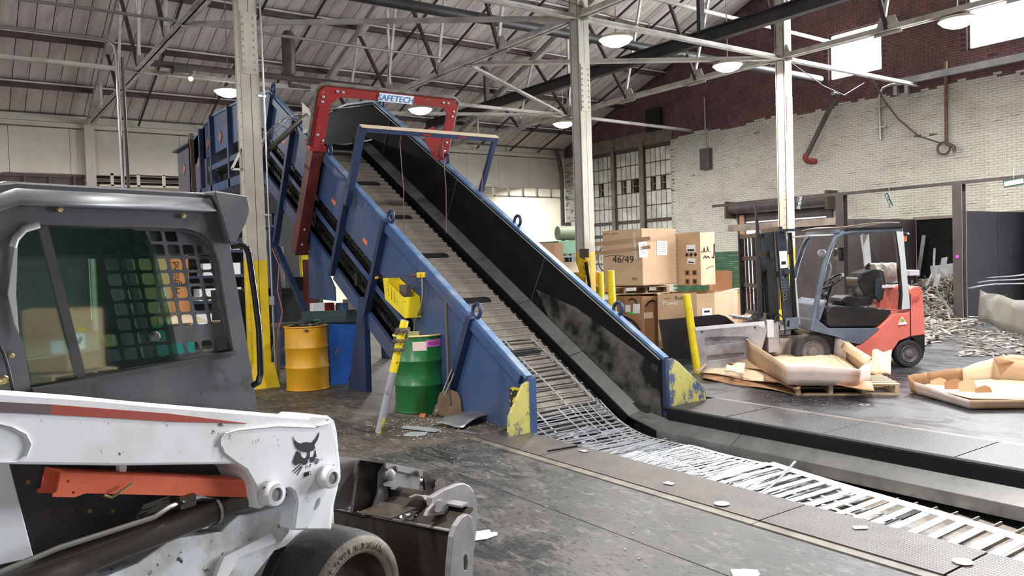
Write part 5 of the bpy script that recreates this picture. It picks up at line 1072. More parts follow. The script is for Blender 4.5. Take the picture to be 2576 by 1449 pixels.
def carton(name, lab_, pts, z0, z1, m, group=None, bottom=True, wob=.012, inner=None):
    cx = sum(p[0] for p in pts) / len(pts); cy = sum(p[1] for p in pts) / len(pts)
    t = thing(name, lab_, 'carton', (cx, cy, z0), 0, group); n = len(pts)
    ar_ = sum(pts[i - 1][0] * pts[i][1] - pts[i][0] * pts[i - 1][1] for i in range(n))
    P_ = list(pts) if ar_ > 0 else list(reversed(pts))
    for i in range(n):
        a, b = P_[i - 1], P_[i]; d = Vector((b[0] - a[0], b[1] - a[1])); nn = Vector((-d.y, d.x)).normalized() * .012
        za, zb = z1 + rnd.uniform(-wob, wob), z1 + rnd.uniform(-wob, wob)
        MB().hexa([(a[0], a[1], z0), (b[0], b[1], z0), (b[0] + nn.x, b[1] + nn.y, z0), (a[0] + nn.x, a[1] + nn.y, z0), (a[0], a[1], za), (b[0], b[1], zb), (b[0] + nn.x, b[1] + nn.y, zb), (a[0] + nn.x, a[1] + nn.y, za)]).build('wall', m, t)
    if bottom: MB().prism([(p[0] - cx, p[1] - cy) for p in P_], .01, (cx, cy, z0 + .004)).build('base', inner or m, t)
    return t
def face(a, b, t, off=.004):  # frame on the wall a->b (as seen from outside, left to right)
    a = Vector((a[0], a[1], 0)); b = Vector((b[0], b[1], 0)); u = (b - a).normalized(); n = Vector((u.y, -u.x, 0))
    return a, u, n, (b - a).length
def decal(par, a, b, fx, z, w, h, m, nm='label', tilt=0.0, off=.003, th=.002, lab_=None):
    o_, u, n, L_ = face(a, b, par); c = o_ + u * (L_ * fx) + Vector((0, 0, z)) + n * off
    U = u * cos(tilt) + Vector((0, 0, sin(tilt))); V = Vector((0, 0, cos(tilt))) - u * sin(tilt)
    o = MB().prism([(-w / 2, -h / 2), (w / 2, -h / 2), (w / 2, h / 2), (-w / 2, h / 2)], th, c, U, V).build(nm, m, par)
    return o
def stroke(par, a, b, pts, m, r=.006, nm='marker_line', off=.004):
    o_, u, n, L_ = face(a, b, par)
    return MB().tube([o_ + u * (L_ * fx) + n * off + Vector((0, 0, z)) for fx, z in pts], r, 5).build(nm, m, par)
def wtext(par, a, b, fx, z, s, size, m, tilt=0.0):
    o_, u, n, L_ = face(a, b, par); c = o_ + u * (L_ * fx) + Vector((0, 0, z)) + n * .003
    return text(s, m, c, u * cos(tilt) + Vector((0, 0, sin(tilt))), Vector((0, 0, cos(tilt))) - u * sin(tilt), size, par, ext=.001)
xy = lambda p: (p[0], p[1])
# upper left gaylord
A = xy((9.177, 10.159, 1.166)); B = xy((9.475, 9.517, 1.157)); Cc = xy((10.266, 9.505, 1.156)); D = xy((10.795, 10.111, 1.13)); E_ = xy((10.007, 10.796, 1.16))
g1 = carton('gaylord_carton', 'big tan carton marked 46/49 on top of the pallet stack', [A, B, Cc, D, E_], 1.18, 2.13, M['card'], 'cartons stacked beside the clamp')
decal(g1, A, B, .5, 1.93, 1.0, .07, M['tape'], 'tape', .06); decal(g1, A, B, .5, 1.78, 1.0, .06, M['tape'], 'tape', .08)
decal(g1, A, B, .82, 1.85, .05, .45, M['tape_c'], 'tape', .03); decal(g1, B, Cc, .35, 1.95, .5, .06, M['tape'], 'tape', .03)
decal(g1, A, B, .97, 1.75, .1, .2, M['paper']) if False else decal(g1, B, Cc, .02, 1.78, .19, .26, M['paper'], tilt=.06); decal(g1, B, Cc, .58, 1.80, .24, .24, M['paper'], tilt=-.04)
for k in range(5): decal(g1, B, Cc, .02, 1.86 - .035 * k, .13, .008, M['pipe'], 'print_line', .06, .006); decal(g1, B, Cc, .58, 1.88 - .035 * k, .17, .007, M['pipe'], 'print_line', -.04, .006)
for fx in (.1, .33): decal(g1, A, B, fx, 2.07, .1, .016, M['card_b'], 'hand_slot', .06); decal(g1, A, B, fx - .06, 2.055, .016, .045, M['card_b'], 'hand_slot')
wtext(g1, A, B, .24, 1.58, '46/49', .17, M['ink'], -.05); stroke(g1, A, B, [(.03, 1.68), (.2, 1.70), (.45, 1.70), (.66, 1.66)], M['ink'], .003)
decal(g1, A, B, .8, 1.3, .1, .05, M['card_b'], 'printed_mark')
# upper right tall carton
A2 = xy((10.422, 9.64, 1.156)); B2 = xy((10.534, 9.192, 1.112)); C2 = xy((10.971, 9.248, 1.134)); D2 = xy((11.356, 9.711, 1.115)); E2 = xy((10.925, 10.018, 1.132))
g2 = carton('gaylord_carton', 'narrower tan carton with black hand lettering beside the 46/49 carton', [A2, B2, C2, D2, E2], 1.14, 2.05, M['card'], 'cartons stacked beside the clamp')
decal(g2, A2, B2, .62, 1.78, .17, .12, M['paper']); decal(g2, A2, B2, .62, 1.56, .15, .1, M['paper'], tilt=-.1); decal(g2, A2, B2, .62, 1.75, .13, .03, M['ink'], 'print_block', off=.006); decal(g2, A2, B2, .62, 1.54, .11, .02, M['ink'], 'print_block', -.1, .006)
for z in (1.36, 1.21): 
    for fx in (.45, .75): decal(g2, A2, B2, fx, z, .1, .1, M['card_b'], 'handling_symbol'); decal(g2, A2, B2, fx, z, .05, .06, M['ink'], 'handling_symbol', off=.006)
for fx in (.45, .62, .8): decal(g2, A2, B2, fx, 1.67, .05, .05, M['ink'], 'handling_symbol', .78)
for pts in ([(.05, 1.72), (.2, 1.71), (.25, 1.78), (.3, 1.71), (.45, 1.72), (.5, 1.8), (.55, 1.72), (.7, 1.72)], [(.2, 1.6), (.3, 1.65), (.4, 1.6), (.5, 1.64), (.62, 1.6)], [(.78, 1.62), (.9, 1.6), (.95, 1.7), (.96, 1.85)], [(.4, 1.42), (.6, 1.45), (.92, 1.46)]): stroke(g2, B2, C2, pts, M['ink'], .008 if pts[0][0] < .78 else .012)
decal(g2, B2, C2, .55, 1.8, .07, .05, M['orange'], 'sticker')
# lower brown carton and lower tan carton
A3 = xy((9.275, 9.966, 0.227)); B3 = xy((9.419, 9.495, 0.245)); C3 = xy((9.792, 9.475, 0.215)); D3 = xy((10.464, 10.224, 0.11)); E3 = xy((9.935, 10.601, 0.131))
g3 = carton('gaylord_carton', 'brown carton with umbrella and arc marks under the 46/49 carton', [A3, B3, C3, D3, E3], .14, 1.0, M['card_b'], 'cartons stacked beside the clamp')
decal(g3, A3, B3, .45, .8, .1, .12, M['paper']); decal(g3, A3, B3, .78, .8, .13, .16, M['paper'], tilt=-.05); decal(g3, A3, B3, .6, .72, .07, .05, mat('green_sticker', S(60, 210, 60), .5), 'sticker'); decal(g3, B3, C3, .35, .68, .2, .1, M['card_l'], 'label')
stroke(g3, A3, B3, [(.2, .66), (.4, .64), (.6, .6), (.8, .52), (.9, .45)], M['ink'], .02); stroke(g3, B3, C3, [(.2, .84), (.35, .9), (.6, .93), (.75, .9)], M['ink'], .016); stroke(g3, A3, B3, [(.5, .94), (.62, .97), (.75, .94), (.78, .88)], M['ink'], .012)
A4 = xy((9.52, 9.239, 0.253)); B4 = xy((9.888, 8.731, 0.254)); C4 = xy((10.203, 8.629, 0.234)); D4 = xy((10.794, 8.638, 0.183)); E4 = xy((11.385, 9.198, 0.097)); F4 = xy((10.446, 9.991, 0.127))
g4 = carton('gaylord_carton', 'wide tan carton with torn rim behind the black clamp plate', [A4, B4, C4, D4, E4, F4], .14, 1.04, M['card'], 'cartons stacked beside the clamp', wob=.02)
decal(g4, B4, C4, .55, .73, .18, .12, M['paper']); decal(g4, B4, C4, .55, .74, .1, .03, M['ink'], 'redacted_block', off=.006)
wtext(g4, A4, B4, .12, .86, 'Power', .1, M['paper']); wtext(g4, A4, B4, .45, .94, 'Rump', .09, M['ink'], .1); wtext(g4, A4, B4, .3, .52, 'Pur', .12, M['ink'])
for fx in (.25, .7): decal(g4, A4, B4, fx, .97, .1, .02, M['card_b'], 'hand_slot')
for k in range(3):
    MB().grid(lambda a, b, k=k: Vector((10.44, 8.89, 0.986)) + Vector((.1 + .5 * a + .08 * k, -.3 * a - .05 * k + .12 * b, -.02 + .07 * sin(pi * a) + .02 * k)), 8, 2).build('torn_flap', M['card_p'], g4, smooth=60, solid=.008)
pallet('wooden pallet between the 46/49 carton and the brown carton below', (*[sum(v) / 3 for v in zip(A, Cc, E_)], 1.03), radians(-35), 1.15, .95)
pallet('wooden pallet under the brown carton with arc marks', (*[sum(v) / 2 for v in zip(B3, D3)], 0), radians(-35), .6, .9)
pallet('wooden pallet under the wide tan carton with torn rim', (*[sum(v) / 2 for v in zip(B4, E4)], 0), radians(-35), 1.15, 1.0)
c_ = xy((12.746, 10.562, 1.06)); g5 = carton('carton', 'small brown carton by the green painted wall, behind the tall cartons', [(c_[0] - .18, c_[1] + .1), (c_[0] + .12, c_[1] - .14), (c_[0] + .3, c_[1] + .1), (c_[0], c_[1] + .35)], .9, 1.32, M['card_b'])
st_ = MB().b2(c_[0] - .5, c_[0] + .5, c_[1] - .3, c_[1] + .6, 0, .9).build('crate_stack', M['card_b']); tag(st_, 'brown crate holding up the small carton by the green wall', 'crate')
# cartons beyond the conveyor
p_ = (9.629, 12.171, 1.766); c1_ = carton('carton', 'plain tan carton showing over the conveyor wall left of the middle column', [(p_[0] - .35, p_[1] + .25), (p_[0] + .2, p_[1] - .15), (p_[0] + .5, p_[1] + .25), (p_[0], p_[1] + .7)], 1.2, 2.0, M['card'])
cr1 = MB().b2(p_[0] - .3, p_[0] + .4, p_[1] - .1, p_[1] + .6, 0, 1.2).build('crate', M['card_b']); tag(cr1, 'tall brown crate under the plain tan carton', 'crate')
p_ = (9.015, 11.012, 1.394); ob = carton('carton', 'open tan carton with lifted flaps left of the column foot', [(p_[0] - .35, p_[1] + .25), (p_[0] + .15, p_[1] - .15), (p_[0] + .4, p_[1] + .2), (p_[0] - .05, p_[1] + .6)], .7, 1.6, M['card'])
MB().hexa([(p_[0] - .35, p_[1] + .25, 1.6), (p_[0] + .15, p_[1] - .15, 1.6), (p_[0] + .05, p_[1] - .35, 1.42), (p_[0] - .45, p_[1] + .05, 1.42), (p_[0] - .35, p_[1] + .25, 1.61), (p_[0] + .15, p_[1] - .15, 1.61), (p_[0] + .05, p_[1] - .35, 1.43), (p_[0] - .45, p_[1] + .05, 1.43)]).build('flap', M['card_l'], ob)
cr2 = MB().b2(p_[0] - .3, p_[0] + .3, p_[1] - .05, p_[1] + .5, 0, .7).build('crate', M['card_b']); tag(cr2, 'brown crate under the open carton with lifted flaps', 'crate')
# pallet with octagonal board trays, front right
pl_ = pallet('pale wooden pallet under the octagonal cardboard tray', (8.72, 5.52, 0), radians(-46), 1.12, 1.05)
def tray(name, lab_, rim, z0, z1, inset, mats, floor_z, mfloor):
    n = len(rim); cx = sum(p[0] for p in rim) / n; cy = sum(p[1] for p in rim) / n
    t = thing(name, lab_, 'tray', (cx, cy, z0))
    sh = lambda p: (cx + (p[0] - cx) * inset, cy + (p[1] - cy) * inset)
    for i in range(n):
        a, b = rim[i - 1], rim[i]; a0, b0_ = sh(a), sh(b); d = Vector((b[0] - a[0], b[1] - a[1], 0)).normalized() * .012
        nu = 6; ph = rnd.random() * 6
        def fn(u, v, a=a, b=b, a0=a0, b0_=b0_, ph=ph): 
            w = .006 * sin(5 * u + ph) * v + .004 * sin(11 * u + ph) * v
            return (a0[0] + (b0_[0] - a0[0]) * u + ((a[0] - a0[0]) * (1 - u) + (b[0] - b0_[0]) * u) * v + d.y * w, a0[1] + (b0_[1] - a0[1]) * u + ((a[1] - a0[1]) * (1 - u) + (b[1] - b0_[1]) * u) * v - d.x * w,
                    z0 + (a[2] * (1 - u) + b[2] * u - z0) * v + .006 * sin(7 * u + ph) * v)
        MB().grid(fn, nu, 3).build('wall', mats[i % len(mats)], t, smooth=15, solid=.014)
    fl = [sh(p) for p in rim]
    MB().prism([(p[0] - cx, p[1] - cy) for p in fl], .012, (cx, cy, z0 + .01)).build('base', mats[0], t)
    k_ = .9
    MB().grid(lambda u, v: (cx + (u - .5) * 2 * .001, cy, floor_z), 1, 1)
    g = MB(); N_ = len(fl); rings = 4; g.v.append((cx, cy, floor_z - .02))
    for r in range(1, rings + 1):
        for i in range(N_):
            f_ = r / rings * k_; g.v.append((cx + (fl[i][0] - cx) * f_, cy + (fl[i][1] - cy) * f_, floor_z + .02 * (r / rings) ** 3 + .012 * sin(i * 2.2 + r)))
    for i in range(N_): g.f.append([0, 1 + i, 1 + (i + 1) % N_]); g.mi.append(0)
    for r in range(rings - 1):
        for i in range(N_):
            j = (i + 1) % N_; g.f.append([1 + r * N_ + i, 1 + (r + 1) * N_ + i, 1 + (r + 1) * N_ + j, 1 + r * N_ + j]); g.mi.append(0)
    g.build('inner_sheet', mfloor, t, smooth=50, solid=.008)
    return t
rim = [(*xy((9.108, 7.157, 0.46)), .46), (*xy((7.785, 5.576, 0.36)), .36), (*xy((8.26, 4.962, 0.33)), .33), (*xy((8.744, 5.097, 0.36)), .36), (*xy((9.949, 6.137, 0.42)), .42), (*xy((10.451, 6.811, 0.44)), .44), (*xy((9.664, 7.303, 0.44)), .44)]
tr = tray('cardboard_tray', 'octagonal cardboard tray lying on the pale pallet', rim, .135, .4, .96, [M['card_p'], M['card'], M['card_p'], M['card_p'], M['card'], M['card_p'], M['card_p']], .18, M['card_l'])
MB().prism([(-.1, 0), (.12, 0), (.1, .12), (.02, .17), (-.06, .12)], .012, (*xy((9.302, 7.172, 0.46)), .42), Vector((.8, -.55, 0)), Vector((.15, .1, .95))).build('torn_flap', M['card_p'], tr)
MB().grid(lambda a, b: Vector((*xy((10.181, 6.984, 0.44)), .44)) + Vector((.5 * a * .7, -.5 * a * .6, -.03 * a)) + Vector((-.05, -.09, -.1)) * b + Vector((0, 0, .02 * sin(6 * a))), 6, 2).build('torn_flap', M['card_b'], tr, smooth=50, solid=.008)
MB().grid(lambda a, b: Vector((*xy((9.935, 6.169, 0.43)), .43)) + Vector((*((xy((8.565, 4.993, 0.4))[0] - xy((9.935, 6.169, 0.43))[0]) * a, (xy((8.565, 4.993, 0.4))[1] - xy((9.935, 6.169, 0.43))[1]) * a), 0)) + Vector((-.02, .05, -.1)) * b, 6, 2).build('folded_rim', M['card_l'], tr, smooth=50, solid=.008)
# flattened sheets around it
def sheet(lab_, pts, m, z, curl=.05, nm='flat_carton', n=8, grp='flattened cartons on the floor'):
    q = [Vector(p) for p in pts]  # 4 floor corners
    ph = rnd.random() * 6
    def fn(u, v):
        p = (q[0] * (1 - u) + q[1] * u) * (1 - v) + (q[3] * (1 - u) + q[2] * u) * v
        return (p.x, p.y, z + p.z + curl * (.5 + .5 * sin(4.1 * u + ph)) * (v if curl > 0 else 1) * .8 + .012 * sin(9 * u + 5 * v + ph))
    o = MB().grid(fn, n, 6).build(nm, m, smooth=50, solid=.008); return tag(o, lab_, 'cardboard', grp)
sheet('flattened pale carton reaching from the clamp plate to the tray', [(8.401, 7.383, 0), (8.247, 6.061, 0), (8.887, 6.315, 0), (8.984, 7.61, 0)], M['card_l'], .05, .06)
sheet('dark folded carton edge under the flattened pale carton', [(8.15, 7.123, 0), (7.964, 5.531, 0), (8.437, 5.858, 0), (8.486, 7.4, 0)], M['card_b'], .012, .03)
sheet('crumpled tan carton leaning on the left of the tray', [(*xy((8.938, 7.358, 0)), .1), (*xy((8.533, 6.211, 0)), .1), (*xy((9.276, 6.976, 0)), .24), (*xy((10.096, 8.034, 0)), .22)], M['card'], .02, .06)
sheet('torn pale strip lying on the flattened carton before the clamp', [(*xy((8.207, 6.808, 0.13)), .13), (*xy((8.096, 6.404, 0.13)), .13), (*xy((8.427, 6.644, 0.2)), .2), (*xy((8.504, 6.999, 0.15)), .15)], M['card_l'], .02, .03)
sheet('folded carton corner pointing up at the yellow post foot', [(*xy((8.268, 7.365, 0)), .05), (*xy((8.311, 7.318, 0)), .05), (*xy((8.407, 7.265, 0.12)), .14), (*xy((8.382, 7.292, 0.12)), .14)], M['card'], .02, .01)
sheet('crumpled dirty carton spilling right of the tray', [(*xy((9.115, 5.328, 0.1)), .12), (*xy((9.413, 5.243, 0.1)), .1), (*xy((10.095, 5.603, 0.2)), .3), (*xy((9.431, 5.482, 0.3)), .32)], M['card'], .02, .07)
sheet('thin brown sheet edge sticking out under the tray front', [(*xy((8.179, 5.924, 0.12)), .13), (*xy((8.133, 4.711, 0.12)), .125), (*xy((8.609, 5.033, 0.14)), .13), (*xy((8.506, 6.1, 0.14)), .14)], M['card_b'], .008, .01)
sheet('dark sheet layer between tray and flattened carton', [(*xy((8.223, 6.217, 0.07)), .08), (*xy((7.846, 5.448, 0.07)), .08), (*xy((8.356, 5.69, 0.1)), .11), (*xy((8.881, 6.646, 0.1)), .12)], M['card_b'], .015, .03)
rim2 = [(*xy((8.93, 4.766, 0.2)), .2), (*xy((8.876, 4.667, 0.08)), .14), (*xy((8.363, 3.833, 0.06)), .1), (*xy((9.089, 3.183, 0.1)), .12), (*xy((10.218, 3.5, 0.25)), .28), (*xy((10.011, 4.314, 0.3)), .34), (*xy((9.763, 4.559, 0.2)), .22), (*xy((9.203, 4.697, 0.2)), .22)]
t2 = tray('cardboard_tray', 'wide collapsed cardboard tray at the right edge of the floor', rim2, .012, .3, .95, [M['card_b'], M['card_b'], M['card_p'], M['card'], M['card'], M['card'], M['card_l'], M['card_b']], .07, M['card_l'])
for q, w_, h_, m in (((9.025, 4.24, 0), .22, .14, 'card_b'), ((8.932, 4.053, 0), .2, .17, 'card'), ((9.108, 4.451, 0), .2, .12, 'card'), ((8.994, 3.92, 0), .18, .1, 'card_b')):
    MB().prism([(-w_ / 2, 0), (w_ / 2, 0), (w_ * .4, h_ * .8), (w_ * .1, h_), (-w_ * .45, h_ * .7)], .01, (q[0] + .1, q[1] + .1, .05), Vector((.75, -.66, 0)), Vector((.2, .25, .95))).build('standing_flap', M[m], t2)
MB().grid(lambda a, b: Vector((*xy((10.011, 4.314, 0.3)), .34)) + Vector((.55 * a, -.35 * a, .02 * sin(5 * a))) + Vector((-.12, -.1, -.06)) * b, 6, 2).build('folded_flap', M['card_b'], t2, smooth=50, solid=.008)
# ---------------------------------------------------------------- yellow posts
def post(lab_, base, top, r, m=None):
    b = Vector(base); t = thing('bollard', lab_, 'bollard', base); tp = Vector(top); d = (tp - b).normalized()
    MB().tube([b, tp], r, 16).build('pipe', m or M['yel'], t, smooth=40)
    MB().lathe([(r, 0), (r * .96, .006), (0, .012)], 16, tp, d).build('cap', m or M['yel'], t, smooth=40); return t
q = (8.577, 7.587, 0); post('leaning yellow post in front of the silver clamp plate', q, (8.504, 7.692, 1.102), .055)
post('thick yellow post standing before the 46/49 carton', (*xy((8.624, 9.325, 0.704)), 0), (8.595, 9.346, 1.45), .06)
post('thin chained yellow post left of the thick yellow post', (*xy((8.336, 9.285, 0.725)), 0), (8.399, 9.363, 1.425), .045)

# ---------------------------------------------------------------- punched sheet scrap lying on the belt
def belt_z(y):  # belt surface under y
    for i in range(len(path) - 1):
        if path[i][0] <= y <= path[i + 1][0]:
            t = (y - path[i][0]) / (path[i + 1][0] - path[i][0]); return path[i][1] + (path[i + 1][1] - path[i][1]) * t
    return -0.32
def skeleton(lab_, y0, y1, xa, xb, lift, pitch, bw, rails, rw, wav=0.01, th=0.0025, jit=0.004, skip=0.0, end=True):
    # xa(t), xb(t): left/right edge along t in 0..1 ; rails: fractions across
    g = MB(); L_ = abs(y1 - y0)
    ph = rnd.random() * 6
    def pt(t, fr, off=0.0):
        y = y0 + (y1 - y0) * t; x = xa(t) + (xb(t) - xa(t)) * fr
        return Vector((x, y, belt_z(y) + lift(t) + wav * sin(9 * t + 5 * fr + ph) + off))
    n = int(L_ / pitch)
    def strip(pts, w, dirv):
        d = Vector(dirv) * (w / 2); up = Vector((0, 0, th))
        for a, b in zip(pts, pts[1:]):
            g.hexa([a - d, b - d, b + d, a + d, a - d + up, b - d + up, b + d + up, a + d + up])
    for k in range(n + 1):
        if rnd.random() < skip: continue
        t = k / n; o_ = rnd.uniform(-jit, jit); segs = [0, .33, .66, 1]
        pp = [pt(min(max(t, 0), 1), f_, o_ + rnd.uniform(-jit, jit) * .5) for f_ in segs]
        tw = rnd.uniform(-.25, .25) if jit > .003 else 0
        strip(pp, bw if 0 < k < n or not end else bw * 1.6, (0, cos(tw), .3 * sin(tw)))
    for fr in rails:
        m_ = 24; wd = rw[fr] if isinstance(rw, dict) else rw
        strip([pt(i / m_, fr, .001) for i in range(m_ + 1)], wd, (1, 0, 0))
    o = g.build('punched_sheet', M['steel']); return tag(o, lab_, 'scrap sheet', 'punched sheet scrap on the belt')
c_ = lambda v: (lambda t: v)
skeleton('coarse punched sheet highest up on the conveyor belt', 7.9, 6.25, c_(4.62), lambda t: 5.9 + .05 * t, lambda t: .035 + .02 * t, .07, .026, (0, .34, .68, 1), .024, .012, jit=.006)
skeleton('fine punched sheet bridging the foot of the conveyor', 6.75, 4.55, lambda t: 4.6 + .0 * t, lambda t: 5.98 - .1 * t, lambda t: .05 + .03 * sin(3 * t), .06, .034, (0, .08, .16, .24, .55, .7, .78, .86, 1), .018, .012, jit=.004)
skeleton('solid rimmed punched sheet beneath the fine one', 6.6, 5.0, c_(4.56), c_(5.95), lambda t: .025 + .01 * t, .11, .07, (0, .1, .5, .9, 1), .06, .006, jit=.002)
skeleton('dense sliver sheet along the left edge of the pit', 5.45, 3.3, c_(4.5), lambda t: 5.3 - .25 * t, lambda t: .12 + .02 * sin(6 * t), .036, .017, (0, .5, 1), .014, .014, jit=.008)
skeleton('middle punched sheet with straight right rim', 5.35, 3.4, c_(4.6), lambda t: 5.92 - .2 * t, lambda t: .09 + .02 * sin(4 * t), .045, .026, (0, .45, .92, 1), .05, .01, jit=.006)
skeleton('wide slotted sheet nearest the front, broad bright rim', 4.35, .9, c_(4.5), lambda t: 5.82 - .62 * t, lambda t: .13 - .01 * t, .125, .06, (1,), .11, .006, jit=.002)
skeleton('second slotted sheet showing through the front one', 4.3, 2.9, c_(4.62), lambda t: 5.6 - .3 * t, lambda t: .085, .125, .05, (.3, .8, 1), .04, .008, jit=.003)
g = MB()
for k in range(150):
    y = rnd.uniform(3.9, 6.3); x = rnd.uniform(4.6, 5.55); l_ = rnd.uniform(.2, .6); a = rnd.gauss(0, .09); z = belt_z(y) + rnd.uniform(.1, .17)
    d = Vector((cos(a) * l_ / 2, sin(a) * l_ / 2, rnd.uniform(-.02, .02))); c = Vector((x, y, z)); g.bar(c - d, c + d, .008 + .006 * rnd.random(), .002)
o = g.build('metal_slivers', M['steel'], kind='stuff'); o['label'] = 'thin bright metal slivers heaped on the belt in the pit'; o['category'] = 'scrap'
a, b = Vector((4.698, 3.776, -0.1)), Vector((5.083, 3.562, 0.08))
g = MB(); 
def fn(u, v): 
    p = a * (1 - u) + b * u; return (p.x, p.y + .02 * v, (-.16) * (1 - u) + (.1) * u - .06 * sin(pi * u) + .003 * v)
tag(g.grid(fn, 14, 1).build('scrap_strip', M['steel'], smooth=60, solid=.003), 'long bright strip curling up out of the pit', 'scrap')
# ---------------------------------------------------------------- small litter on the floor
def flat(name, lab_, pts, m, cat, z=.004, th=.003, grp=None, warp=0):
    cx = sum(p[0] for p in pts) / len(pts); cy = sum(p[1] for p in pts) / len(pts)
    o = MB().prism([(p[0] - cx, p[1] - cy) for p in pts], th, (cx, cy, z)).build(name, m); o2 = tag(o, lab_, cat, grp); return o2
flat('paper_scrap', 'white torn paper right of the grapple bucket', [(2.572, 4.078, 0), (2.661, 4.049, 0), (2.64, 4.001, 0), (2.67, 3.984, 0), (2.646, 3.94, 0), (2.558, 3.926, 0), (2.491, 3.948, 0)], M['paper'], 'paper')
flat('paper_scrap', 'white torn paper cut off by the bottom edge of the picture', [(3.272, 2.703, 0), (3.33, 2.668, 0), (3.376, 2.615, 0), (3.336, 2.567, 0), (3.213, 2.526, 0), (3.153, 2.576, 0)], M['paper'], 'paper')
flat('paper_scrap', 'pale rectangular card on the tread plate nearest the front', [(4.309, 2.649, 0), (4.38, 2.596, 0), (4.34, 2.568, 0), (4.276, 2.614, 0)], M['paper'], 'paper', .018)
flat('metal_tag', 'grey rectangular tag on the second tread plate', [(4.148, 4.023, 0), (4.205, 4.026, 0), (4.208, 3.956, 0), (4.159, 3.945, 0)], M['galv'], 'tag', .018)
flat('metal_tag', 'grey rectangular tag on the farthest tread plate', [(4.345, 5.202, 0), (4.406, 5.164, 0), (4.384, 5.108, 0), (4.342, 5.11, 0)], M['galv'], 'tag', .018)
for lab_, q in (('round metal washer on the tread plate in the bottom right corner', (4.235, 1.987, 0)), ('pale ring washer on the dark floor before the pallet', (7.93, 4.707, 0)), ('thin oval washer on the tread plate beside the kerb', (4.086, 3.435, 0))):
    r = .055 if 'ring' in lab_ else .05
    o = MB().lathe([(r * .45 if 'ring' in lab_ else 0, .003), (r, .003), (r, 0), (r * .4, 0)], 20, (q[0], q[1], .018 if 'tread' in lab_ else .002)).build('washer', M['galv'], smooth=30); tag(o, lab_, 'washer')
o = MB().bar((*(4.14, 5.355, 0)[:2], .02), (*(4.445, 5.325, 0)[:2], .02), .02, .012).build('metal_bar', M['black']); tag(o, 'short black bar across the farthest tread plate seam', 'bar')
def bits(n, x0, x1, y0, y1, m, lab_, s=.012, z=.003):
    g = MB()
    for k in range(n):
        p = (rnd.uniform(x0, x1), rnd.uniform(y0, y1), z + .002); g.box(p, (s * rnd.uniform(.4, 1.4), s * rnd.uniform(.4, 1), .003), Euler((0, 0, 6 * rnd.random())).to_matrix())
    o = g.build('litter', m, kind='stuff'); o['label'] = lab_; o['category'] = 'litter'
bits(160, 6.4, 7.9, 3.8, 6.0, M['galv'], 'metal chips strewn over the dark tread plates', .012, .014)
bits(170, 3.5, 4.5, 6.6, 7.6, M['card_l'], 'pale crumbs on the floor around the shovel blade', .012)
bits(90, 3.4, 4.5, 5.2, 6.3, M['galv'], 'metal chips around the left end guard', .01, .004)
bits(120, 1.2, 3.9, 3.0, 7.5, M['galv'], 'tiny metal flecks on the open floor', .008)
# ---------------------------------------------------------------- left of the conveyor
def drum(lab_, c, body, rimm, inside, h=.86):
    t = thing('steel_drum', lab_, 'drum', c); r = .285
    MB().lathe([(r - .02, .0), (r, .015), (r, .29), (r + .012, .305), (r + .012, .315), (r, .33), (r, .56), (r + .012, .575), (r + .012, .585), (r, .6), (r, h - .01)], 40, c).build('shell', body, t, smooth=40)
    MB().tube([(c[0] + (r + .003) * cos(a), c[1] + (r + .003) * sin(a), h) for a in [2 * pi * k / 40 for k in range(40)]], .011, 8, closed=True).build('rolled_rim', rimm, t, smooth=60)
    MB().lathe([(r - .004, h - .005), (r - .006, .05), (0, .05)], 40, c).build('lining', inside, t, smooth=40)
    MB().tube([(c[0] + (r + .002) * cos(a), c[1] + (r + .002) * sin(a), .012) for a in [2 * pi * k / 40 for k in range(40)]], .01, 6, closed=True).build('bottom_chime', body, t, smooth=60)
    return t
M['drum_y'] = mat('drum_ochre', S(206, 150, 22), .42, c2=S(176, 124, 24), scale=3, lo=.45, hi=.8, c3=S(128, 88, 40), s3=9, lo3=.68, hi3=.76)
M['drum_g'] = mat('drum_green', S(30, 98, 46), .3, c2=S(28, 94, 46), scale=2)
M['cream_l'] = mat('drum_lining_cream', S(214, 200, 130), .5)
dy = drum('ochre yellow steel drum filled with dark scrap beside the column', (4.0, 10.5, 0), M['drum_y'], M['drum_y'], M['black'])
g = MB()
for k in range(60): 
    a, r = rnd.random() * 6.28, .25 * sqrt(rnd.random()); g.box((4.0 + r * cos(a), 10.5 + r * sin(a), .84 + rnd.uniform(-.03, .05)), (.16, .05, .004), Euler((rnd.uniform(-.6, .6), rnd.uniform(-.6, .6), 6 * rnd.random())).to_matrix())
o = g.build('scrap_fill', M['liner_worn'], kind='stuff'); o['label'] = 'dark curled scrap filling the ochre drum'; o['category'] = 'scrap'
dg = drum('dark green steel drum with cream lining standing by the conveyor', (4.36, 7.97, 0), M['drum_g'], M['cream_l'], M['cream_l'])
def on_drum(c, r, a0, a1, z0, z1, m, nm, par):
    o = MB().grid(lambda u, v: (c[0] + r * cos(a0 + (a1 - a0) * u), c[1] + r * sin(a0 + (a1 - a0) * u), z0 + (z1 - z0) * v), 8, 1).build(nm, m, par, smooth=80); return o
ph = atan2(-.87, -.48)
on_drum((4.36, 7.97), .288, ph - .25, ph + .3, .70, .80, M['card_p'], 'paper_label', dg); on_drum((4.36, 7.97), .289, ph + .28, ph + .98, .735, .815, mat('pink_label', S(206, 104, 190), .5), 'pink_label', dg)
for i, chh in enumerate("ELCH'S"):
    a = ph + .40 + .093 * i; text(chh, M['ink'], (4.36 + .2905 * cos(a), 7.97 + .2905 * sin(a), .758), (-sin(a), cos(a), 0), (0, 0, 1), .046, dg, ext=.0005, name='letter', align='CENTER')
